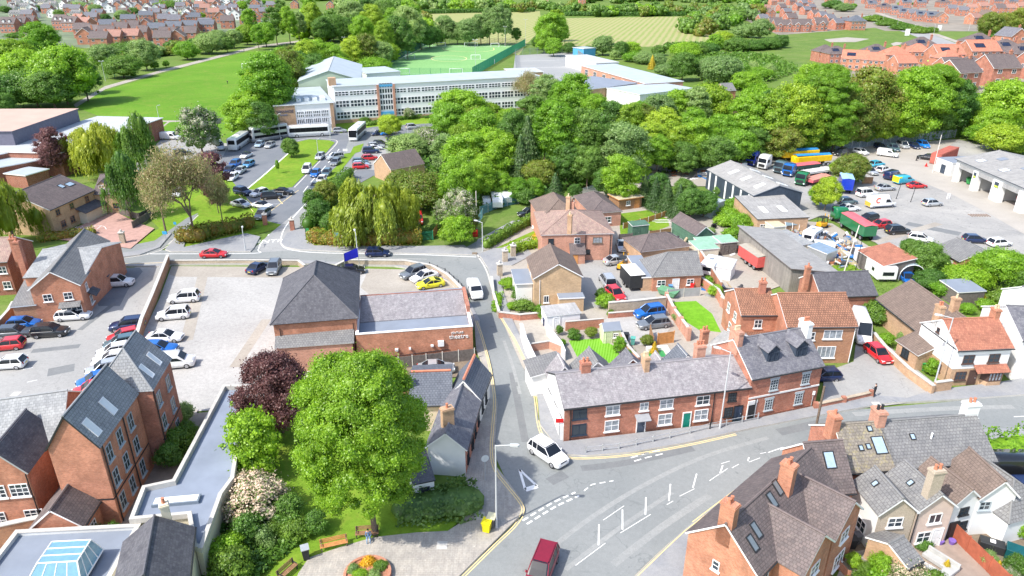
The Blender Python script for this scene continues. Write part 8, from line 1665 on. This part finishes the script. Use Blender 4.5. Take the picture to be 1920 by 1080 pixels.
# ================================================================ TREES, HEDGES, BUSHES
big = lambda a: broad('crown', L_big, n=130000, nl=230, prof='tall', rl=.15, ls=.022, asp=a, jit=.7, core=.74, sct=.1, bm=.9)
tree(704,1006,236,648,'tall','',desc='huge bright green tree over the park bench',me=big)
pur = lambda a: broad('crown', L_purp, n=30000, nl=140, prof='tall', rl=.15, ls=.032, asp=a, jit=.7, core=.55)
tree(530,815,150,655,'purple','',desc='copper beech with purple leaves beside the big green tree',me=pur)
w_ = [willow('crown', L_willow, 26000) for _ in range(1)]
tree(700,452,158,320,'willow','above the bronze hedge at the road',me=w_[0]); tree(765,448,60,345,'willow','leaning beside the road willow, smaller one')
TR = {
 'in the front garden by the drive': [(215,336,118,222,'willow'),(165,325,90,232,'willow'),(112,330,66,232,'purple')],
 'beside the buff office house': [(30,462,118,325,'willow'),(246,410,80,275,'birch'),(268,340,84,205,'birch')],
 'in front of the coaches': [(381,292,84,190,'may'),(402,382,72,280,'purple'),(410,400,40,330,'purple'),(366,450,150,272,'bare'),(312,440,90,312,'bare'),(420,430,60,330,'bare')],
 'round the left edge of the playing field': [(20,205,92,130,'dark'),(72,200,92,116,'dark'),(128,196,100,74,'tall'),(55,172,84,86,'oak'),(166,190,52,108,'dark'),(22,150,84,66,'lime'),(86,112,56,38,'oak'),(8,222,52,168,'dark'),(105,205,70,128,'dark'),(60,120,50,70,'oak'),(148,178,50,96,'oak')],
 'along the far side of the playing field': [(233,146,74,95,'dark'),(198,124,54,76,'grey'),(236,106,60,68,'dark'),(276,132,56,66,'grey'),(256,112,44,74,'dark'),(352,112,50,70,'oak'),(318,104,28,82,'olive'),(392,102,56,56,'grey'),(427,98,30,68,'dark'),(410,92,40,52,'grey'),(375,100,30,66,'dark'),(290,130,18,113,'oak'),(251,145,11,132,'oak'),(312,126,14,112,'oak'),(464,84,40,40,'lime'),(440,90,34,52,'grey')],
 'in the top left estate': [(150,22,46,-2,'grey'),(180,28,30,5,'grey'),(198,42,22,24,'dark'),(232,40,30,16,'grey'),(320,16,60,-8,'dark'),(252,28,22,12,'dark'),(65,56,28,28,'oak'),(12,24,24,8,'dark'),(70,22,20,8,'dark'),(264,76,16,50,'conifer'),(398,28,14,12,'dark'),(300,12,30,-4,'oak'),(455,20,24,-2,'oak'),(478,12,30,-8,'dark'),(428,20,14,8,'bush'),(45,70,60,56,'bush'),(350,14,16,0,'bush'),(500,30,26,10,'oak'),(112,34,20,16,'bush'),(405,42,18,32,'bush')],
 'in the belt behind the field goal': [(500,88,46,38,'oak'),(520,84,44,10,'dark'),(545,84,34,8,'oak'),(562,80,34,20,'grey'),(588,74,40,2,'lime'),(585,60,30,-12,'oak'),(626,78,62,20,'dark'),(605,82,40,28,'dark'),(682,80,50,26,'oak'),(702,66,46,4,'lime'),(660,50,56,-6,'grey'),(650,72,40,30,'dark'),(486,94,28,44,'oak'),(720,40,50,-8,'dark'),(690,40,30,-10,'dark'),(470,60,30,14,'oak'),(530,50,30,-2,'dark')],
 'between the playing field and sports hall': [(515,245,92,92,'oak'),(492,215,64,118,'lime'),(468,258,70,168,'oak'),(498,262,50,185,'dark'),(546,200,56,82,'olive'),(560,190,50,96,'lime'),(580,150,46,72,'lime'),(600,140,46,70,'oak'),(622,140,48,78,'oak'),(640,135,36,90,'lime'),(664,130,42,64,'lime'),(688,128,46,60,'olive'),(712,126,46,72,'grey'),(732,120,36,76,'lime'),(590,175,60,96,'dark'),(560,160,40,92,'dark'),(700,138,60,98,'oak'),(645,150,40,104,'oak'),(535,130,40,84,'oak')],
 'along the left side of the sports pitch': [(748,110,64,24,'dark'),(724,116,40,34,'lime'),(768,98,64,8,'grey'),(790,94,50,28,'dark'),(806,90,46,44,'dark'),(780,92,40,4,'oak'),(738,84,36,12,'oak'),(820,86,30,50,'dark'),(765,112,36,54,'dark')],
 'behind the sports pitch': [(835,84,42,26,'grey'),(858,84,34,40,'grey'),(880,86,46,30,'grey'),(902,84,40,24,'grey'),(918,84,34,12,'grey'),(934,86,36,6,'grey'),(948,86,30,14,'grey'),(968,84,20,50,'dark')],
 'between the two mown fields': [(1030,96,58,20,'oak'),(1048,90,40,26,'oak'),(1040,78,36,16,'lime'),(1020,100,40,54,'oak'),(1038,106,36,68,'oak'),(1066,100,26,76,'dark'),(1058,84,22,44,'oak'),(1008,94,24,66,'dark')],
 'behind the hard courts': [(1130,104,44,62,'grey'),(1164,108,32,74,'dark'),(1182,106,40,72,'oak'),(1206,120,42,92,'grey'),(1236,104,30,82,'dark'),(1190,116,46,92,'oak'),(1284,108,66,70,'oak'),(1310,104,36,76,'dark'),(1278,152,56,95,'dark'),(1222,130,20,102,'gold'),(1232,126,34,96,'grey'),(1352,92,48,54,'lime'),(1330,102,40,76,'dark'),(1152,112,20,92,'grey'),(1250,142,50,112,'grey'),(1340,100,34,62,'oak'),(1105,100,30,80,'dark')],
 'at the edge of the far right meadow': [(1350,160,84,96,'grey'),(1325,150,60,104,'grey'),(1385,150,50,112,'oak'),(1380,96,50,64,'dark'),(1410,94,56,66,'dark'),(1440,92,50,66,'dark'),(1462,90,34,62,'dark'),(1395,70,50,40,'grey'),(1425,72,46,30,'grey'),(1420,150,60,120,'oak'),(1395,170,60,126,'oak'),(1440,140,26,116,'gbush'),(1410,136,24,112,'gbush'),(1848,76,50,18,'olive'),(1872,74,52,16,'olive'),(1902,66,40,12,'olive'),(1880,80,60,56,'dbush'),(1638,40,50,26,'bush'),(1665,48,50,34,'bush'),(1695,56,50,42,'bush'),(1718,62,40,46,'bush'),(1583,22,40,2,'grey'),(1560,16,40,-4,'dark'),(1744,60,30,48,'bush')],
 'in the wood right of the school': [(868,240,84,162,'oak'),(842,262,70,186,'oak'),(912,236,56,184,'lime'),(892,262,60,192,'olive'),(985,212,56,132,'bare'),(1022,240,60,138,'grey'),(1076,262,72,130,'oak'),(1050,250,50,150,'tall'),(1148,282,66,182,'dark'),(1176,286,56,188,'lime'),(1206,284,46,190,'olive'),(1226,270,64,172,'grey'),(1262,262,56,164,'oak'),(1322,244,84,142,'lime'),(1295,262,60,160,'grey'),(1240,296,70,196,'lime'),(1292,296,56,196,'oak'),(1342,298,64,210,'oak'),(1377,282,38,196,'purple'),(1410,262,70,154,'oak'),(1434,270,60,166,'dark'),(1000,260,60,172,'dark'),(1112,275,54,172,'oak'),(960,262,60,200,'oak'),(1196,280,46,186,'oak')],
 'in the middle of the wood': [(988,345,66,212,'conifer'),(975,350,50,250,'conifer'),(1044,340,80,182,'tall'),(1020,320,50,200,'dark'),(1092,338,64,196,'dark'),(1166,340,84,226,'grey'),(1124,330,56,230,'dark'),(1210,322,60,226,'lime'),(1252,318,64,220,'lime'),(1300,316,64,216,'oak'),(1230,330,50,250,'oak'),(960,320,50,200,'dark'),(928,345,76,236,'oak'),(905,300,70,196,'oak'),(868,318,60,226,'lime'),(880,345,84,240,'oak'),(844,330,60,248,'grey'),(768,306,66,246,'grey'),(800,296,66,232,'may'),(1340,330,60,250,'dark'),(1380,312,64,236,'oak'),(1280,330,50,262,'dark'),(1190,340,50,268,'oak'),(1060,352,50,262,'dark'),(1100,356,50,270,'dark'),(748,322,40,280,'oak')],
 'along the front of the wood': [(790,392,112,306,'olive'),(752,374,60,314,'olive'),(862,402,76,290,'oak'),(905,380,60,290,'oak'),(850,370,50,300,'dark'),(880,372,54,296,'may'),(938,374,56,318,'oak'),(915,366,20,336,'yellow'),(972,376,50,330,'oak'),(1010,358,66,292,'olive'),(1040,390,52,322,'conifer'),(1078,376,28,344,'dark'),(1160,384,76,284,'oak'),(1140,372,60,306,'dark'),(1002,372,40,330,'oak'),(1120,352,36,320,'bare'),(1100,345,40,314,'oak'),(985,384,36,350,'dbush')],
 'in the conifer screen by the cabin': [(1206,384,40,326,'conifer'),(1226,392,44,330,'conifer'),(1248,402,50,336,'conifer'),(1270,408,48,344,'conifer'),(1293,412,54,350,'dark'),(1318,408,54,354,'dark'),(1232,376,50,322,'dark'),(1280,392,50,332,'dark')],
 'behind the garage yard fence': [(1398,292,76,168,'oak'),(1440,292,84,162,'lime'),(1482,290,96,148,'lime'),(1530,284,100,116,'tall'),(1578,282,84,166,'olive'),(1500,262,60,112,'oak'),(1612,272,100,118,'olive'),(1660,270,84,150,'oak'),(1700,262,104,112,'tall'),(1736,258,84,116,'tall'),(1770,258,64,142,'dark'),(1792,250,54,166,'dark'),(1508,290,56,206,'oak'),(1560,286,62,198,'oak'),(1640,272,64,200,'lime'),(1690,266,72,186,'lime'),(1744,258,64,186,'dark'),(1412,300,50,230,'dark'),(1460,300,64,224,'olive'),(1600,276,60,206,'dark'),(1540,282,50,220,'olive')],
 'above the depot roof': [(1880,250,110,144,'oak'),(1850,262,66,196,'oak'),(1912,232,70,160,'oak'),(1872,286,76,226,'lime'),(1838,268,56,226,'oak'),(1905,290,50,250,'lime'),(1824,250,50,190,'dark')],
 'among the garage yard vehicles': [(1590,348,70,284,'olive'),(1572,330,40,296,'lime'),(1545,396,52,328,'lime'),(1530,388,36,344,'oak'),(1604,344,30,312,'may')],
 'beside the navy workshop': [(1382,396,56,368,'bbush'),(1366,412,56,384,'bbush'),(1384,430,56,398,'bbush'),(1354,424,40,400,'bbush'),(1350,366,30,346,'dbush'),(1424,418,26,386,'conifer'),(1404,404,30,378,'bush'),(1330,440,26,424,'gbush'),(1372,450,40,424,'bbush')],
 'beside the flowering tree on the lane': [(862,446,70,345,'may'),(845,462,50,402,'bbush'),(868,464,46,404,'bbush'),(880,440,40,390,'olive'),(832,430,36,370,'may')],
 'at the left end of the road hedge': [(588,408,40,352,'bush'),(612,390,50,332,'olive'),(600,420,46,372,'dark'),(628,432,56,392,'dark'),(630,360,50,330,'bush'),(588,428,34,396,'gold')][:5],
 'at the right, above the corner cottage': [(1722,512,84,444,'dark'),(1698,498,40,446,'dark'),(1755,505,50,470,'dark'),(1742,540,60,500,'dark'),(1806,542,96,486,'oak'),(1866,534,96,458,'oak'),(1904,550,50,500,'bush'),(1840,520,60,470,'lime'),(1880,570,60,536,'bush'),(1912,588,34,536,'conifer'),(1832,566,26,544,'yellow'),(1895,568,18,556,'yellow'),(1812,588,30,566,'bbush'),(1848,584,40,556,'bbush'),(1764,556,44,524,'bbush')],
 'in the yards around the pink house': [(1010,452,30,436,'yellow'),(1215,560,0,0,'bush')][:1],
 'in the walled gardens': [(1364,578,26,546,'yellow'),(1135,578,42,546,'bbush'),(1126,560,24,540,'bush'),(975,562,44,532,'bush'),(952,542,34,520,'bbush'),(982,582,46,558,'bush'),(1010,586,26,572,'bbush'),(960,582,22,566,'bbush'),(1075,636,30,616,'bush'),(1108,634,26,612,'olive'),(1048,630,16,610,'bush'),(1160,664,26,632,'bbush'),(1180,676,26,654,'bush'),(1055,650,14,636,'bbush'),(1212,650,26,628,'olive'),(1226,664,22,640,'gold'),(1270,606,24,586,'gbush'),(1340,556,34,530,'bbush'),(1380,574,26,552,'bbush'),(1325,540,26,518,'bbush'),(1145,594,18,582,'bush'),(1020,598,30,574,'bush'),(1470,420,0,0,'bush')][:22],
 'along the red car drive': [(1640,604,56,562,'bush'),(1650,588,34,560,'grey'),(1660,650,34,624,'bbush'),(1744,702,30,670,'bbush'),(1552,702,24,690,'bbush'),(1688,640,20,620,'gbush')],
 'in the park border': [(486,895,106,768,'bbush'),(462,850,70,790,'bbush'),(512,830,50,776,'dbush'),(488,968,130,888,'cream'),(545,985,70,930,'dbush'),(430,1055,80,1000,'bbush'),(468,1015,70,960,'dbush'),(440,1090,90,1030,'bush'),(560,1010,60,972,'bush'),(595,1000,50,960,'dbush'),(500,1025,50,990,'gbush'),(410,1010,40,975,'dbush'),(520,1005,44,975,'bush')],
 'in the apartment courtyard': [(350,795,44,752,'gbush'),(338,812,40,786,'bush'),(345,850,60,795,'bush'),(325,880,54,830,'dbush'),(355,822,40,790,'bush'),(208,965,40,930,'dbush'),(252,890,18,876,'bush'),(180,1012,50,985,'bush'),(145,1016,50,990,'gbush'),(215,1010,34,980,'bush')],
 'in the bottom right gardens': [(1640,1050,40,1012,'bbush'),(1645,1085,46,1040,'bbush'),(1690,1090,90,1040,'cream'),(1652,1045,30,1015,'dbush'),(1772,1070,22,1050,'gold'),(1850,1060,34,1030,'gbush'),(1868,1072,26,1052,'gold'),(1900,1078,46,1040,'bush'),(1910,1010,34,975,'bbush'),(1598,1065,34,1040,'bbush'),(1620,1080,30,1055,'bush'),(1888,1086,40,1064,'may'),(1722,1026,46,1012,'dbush'),(1740,1110,60,1070,'bush'),(1610,1110,60,1080,'bush')],
 'at the far edge of the grass island': [(547,296,34,258,'dark'),(522,326,8,300,'oak')],
 'before the school windows': [(730,258,46,208,'lime'),(668,226,22,210,'gold'),(768,224,24,200,'may'),(806,220,30,214,'dbush'),(684,228,26,216,'bush')],
 'on the back verge': [(575,86,14,70,'oak')],
}
for wh, lst in TR.items():
    for x, y, w2, t, k in lst: tree(x, y, w2, t, k, wh)
rr = random.Random(3)
def wood(spots, nm, desc):
    ks = ['dark', 'dark', 'oak', 'grey', 'olive']; parts = {k: [] for k in ks}; root = empty(nm, (0, 0)); tag(root, desc, 'woodland', '', None, True); root['kind'] = 'stuff'
    for x, y, w2, hpx in spots:
        g = G(x, y); rad = w2*MPP(x, y)/2; H_ = max(5, HZ((g.x, g.y), y-hpx)); k = rr.choice(ks); C, Rr = crown_lobes(22, 'round', .26); C[:, 2] = C[:, 2]*H_*.92; C[:, :2] *= rad; Rr = Rr*rad; C += np.array((g.x, g.y, 0)); n = 420
        q = RNG.integers(len(C), size=n); D = RNG.normal(0, 1, (n, 3)); D[:, 2] = abs(D[:, 2]); D /= np.linalg.norm(D, axis=1, keepdims=True); V = quads(C[q]+D*Rr[q][:, None]*RNG.uniform(.8, 1.1, (n, 1)), D, rad*.13, rad*.17, .6); parts[k].append((V, lumps(C, Rr, .82)))
    for k, lst in parts.items():
        if not lst: continue
        off = 0; vs = []; fs = []
        for V, (cv, cf) in lst: vs.append(cv); fs.append(cf+off); off += len(cv)
        o = bpy.data.objects.new('crowns', leafmesh('crowns', np.concatenate([l[0] for l in lst]), dict(dark=L_dark, oak=L_oak, grey=L_grey, olive=L_olive)[k], (np.concatenate(vs), np.concatenate(fs)))); COL.objects.link(o); o.parent = root; o['kind'] = 'stuff'
S_ = [(640+i*10.5+rr.uniform(-4, 4), (24 if i < 38 else 32)+rr.uniform(-9, 0), rr.uniform(22, 36), rr.uniform(16, 28)) for i in range(68)]
wood(S_, 'woodland', 'continuous dark wood along the far side of the mown fields')
wood([(520+i*11, 2+rr.uniform(-12, 6), rr.uniform(20, 34), rr.uniform(12, 20)) for i in range(26)]+[(1080+i*7.6, 4+rr.uniform(-10, 4), rr.uniform(20, 34), rr.uniform(12, 20)) for i in range(44)], 'woodland', 'hazy wood along the very top edge')
wood([(1284+i*3.6, 72-i*1.1+rr.uniform(-24, 8), rr.uniform(26, 42), rr.uniform(24, 34)) for i in range(40)], 'woodland', 'dense wood between the mown field and the far right estate')
wood([(rr.uniform(170, 500), 0, rr.uniform(22, 40), rr.uniform(16, 30)) for i in range(26)] and [(x, 150-x*.13-(x-300)*.03+rr.uniform(-12, -4), rr.uniform(22, 38), rr.uniform(14, 26)) for x in [190+i*9 for i in range(32)]], 'shrubbery', 'dense shrub belt between far left estate and playing field path')
wood([(rr.uniform(560, 800), rr.uniform(40, 78), rr.uniform(30, 46), rr.uniform(20, 34)) for i in range(34)], 'woodland', 'dense mixed wood filling the ground behind the lime trees')
for i in range(18): x = (460+rr.uniform(0, 90)) if i % 3 == 0 else rr.uniform(4, 440); y = rr.uniform(-6, 60); tree(x, y, rr.uniform(12, 22), y-rr.uniform(8, 16), rr.choice(['bbush', 'dark', 'oak']), 'in far left gardens')
for i in range(18): x = rr.uniform(1420, 1915); y = rr.uniform(-4, 50) if x < 1600 or x > 1720 else rr.uniform(-6, 20); tree(x, y, rr.uniform(8, 14), y-rr.uniform(5, 9), rr.choice(['bbush', 'dark', 'oak']), 'in far right gardens')
# hedges
hedge([(772,962),(820,957),(872,950)],'big clipped green hedge beside the white-gabled cottage','',1.7,4.4,leaf('laurel',(.09,.17,.04),(.15,.26,.06),.3),dens=34,ls=.22)
hedge([(586,462-6),(640,462),(720,460),(784,457)],'long bronze-green clipped hedge under the road willow','',2.6,2.2,L_hedgeb,dens=24); hedge([(578,430),(610,395),(640,350),(655,335)],'sloping green hedge beside the school drive','',2.6,2.6,L_hedge)
hedge([(345,454),(372,454),(385,449)],'rounded bronze hedge end by the narrow lane','',2.8,3.2,L_hedgeb,dens=24); hedge([(388,446),(430,438),(468,428)],'long bronze hedge behind the red coupe','',2.6,2.8,L_hedgeb,dens=24)
hedge([(80,452),(130,446),(172,440)],'low olive hedge before the red-paved drive','',1.4,2.2,L_hedgeb); hedge([(912,466),(960,438),(1012,410)],'clipped green hedge between the two lanes','',1.8,1.6,L_hedge,dens=34); hedge([(960,474),(990,466),(1018,462)],'yellow-green hedge before the buff brick house','',1.6,2.4,L_lime)
hedge([(1668,1032),(1640,1090),(1638,1120)],'bright green strip hedge in the bottom garden','',1.3,1.1,L_oak,dens=40); hedge([(1856,868),(1916,862)],'rounded dense green hedge at the right edge','',2.6,4.6,L_oak,dens=34)
hedge([(930,585),(905+30,560)],'small bush hedge at the kerb wall','',1.0,1.2,L_oak); hedge([(455,800),(440,870),(436,900)],'bright green ivy hedge against the flat-roofed block','',3.2,2.0,L_oak,dens=30)
hedge([(1250,92),(1340,90),(1440,92),(1470,84)],'dark hedgerow at the meadow edge','',3.5,4.5,L_dark,dens=4,ls=.7); hedge([(1640,34),(1700,52),(1740,62)],'green hedge along the estate road','',3,4,L_hedge,dens=4,ls=.6); hedge([(1060,30),(1180,30),(1290,30)],'dark hedge at the foot of the far wood','',4,5,L_dark,dens=3,ls=.8); hedge([(640,34),(800,26),(1000,22)],'green hedge along the top of the far field','',4,5,L_dark,dens=3,ls=.9)
hedge([(690,236),(760,224),(830,216)],'low hedge under the school windows','',1.2,2.0,L_hedge,dens=8,ls=.4); hedge([(1460,372+30),(1480,412)],'weeds along the lean-to','',.8,1.5,L_oak) if False else None
hedge([(1464,440),(1495,452)],'strip of bright weeds behind the long timber shed','',1.0,2.0,L_oak); hedge([(1700,268-4),(1790,258-4)],'dark undergrowth behind the palisade','',3,4,L_dark,dens=10,ls=.4); hedge([(1240,318),(1400,296),(1550,280)],'dark undergrowth at the foot of the wood','',3.5,5,L_dark,dens=10,ls=.4)
hedge([(800,440),(822,425),(815,400)],'rough greenery beside the garden path gate','',1.2,1.6,L_dark)
# ivy/weeds by the terrace foot, garden grass tufts: uncountable ground cover
def cover(px, n, h, ls, mat, nm, desc):
    P = [G(*p) for p in px]; pp = [tuple(p) for p in P]; xs = [p[0] for p in pp]; ys = [p[1] for p in pp]; Q = []
    while len(Q) < n:
        x, y = R.uniform(min(xs), max(xs)), R.uniform(min(ys), max(ys))
        if inpoly(x, y, pp): Q.append((x-pp[0][0], y-pp[0][1], R.uniform(0, h)))
    Q = np.array(Q); V = quads(Q, np.tile((0, 0, 1.0), (n, 1)), ls, ls*1.6, .9); o = bpy.data.objects.new(nm, leafmesh(nm, V, mat)); COL.objects.link(o); o.location = (*pp[0], .1); tag(o, desc, 'ground cover', ''); o['kind'] = 'stuff'
cover([(395,960),(430,930),(560,990),(590,1000),(520,1060),(470,1110),(380,1120)], 9000, .7, .22, L_dark, 'ground_cover', 'dark leafy ground cover in the park border')
cover([(1290,110),(1380,100),(1460,110),(1500,135),(1400,170),(1320,160)], 5000, 2.4, .9, L_hedge, 'scrub', 'green scrub spreading below the far meadow'); cover([(780,300),(1100,210),(1420,230),(1420,300),(1240,320),(1130,350),(900,400),(830,380)], 14000, 2.6, .7, L_dark, 'undergrowth', 'dark undergrowth on the floor of the wood'); cover([(1400,300),(1400,240),(1790,230),(1790,254),(1550,276)], 6000, 2.4, .7, L_dark, 'undergrowth', 'undergrowth behind the garage yard')
cover([(1540,500),(1640,470),(1710,500),(1660,560),(1560,530)], 1200, .4, .16, L_hedge, 'weeds', 'weeds around the scrap yard edge'); cover([(1000,584),(1048,660),(1060,700),(1100,690),(1060,640)], 300, .4, .14, L_hedge, 'weeds', 'weeds beside the white walls') if False else None
# ================================================================ LABELS
from collections import defaultdict
ORD = ['first', 'second', 'third', 'fourth', 'fifth', 'sixth', 'seventh', 'eighth', 'ninth', 'tenth', 'eleventh', 'twelfth', 'thirteenth', 'fourteenth', 'fifteenth', 'sixteenth', 'seventeenth', 'eighteenth', 'nineteenth', 'twentieth']
D_ = defaultdict(list)
for o, d, wh in REG: D_[(d+' '+wh).strip()].append(o)
for lab, os_ in D_.items():
    if len(os_) == 1: os_[0]['label'] = lab
    else:
        os_.sort(key=lambda o: o.location.x/max(1, o.location.y))
        for i, o in enumerate(os_):
            o['label'] = f"{lab}, {ORD[i]} from left" if len(os_) > 2 else f"{lab}, {'left' if i == 0 else 'right'} one"
            if not o.get('group'): o['group'] = {'car': 'cars', 'tree': 'trees', 'bush': 'bushes'}.get(o['category'], o['category'])+' '+(lab.split(' ', 3)[-1] if len(lab.split()) > 3 else lab)
for o in bpy.data.objects:
    if o.parent is None and 'label' in o.keys():
        n = len(o['label'].split())
        if n > 16 or n < 4: print('LABEL', n, o['label'])
print('objects', len(bpy.data.objects))
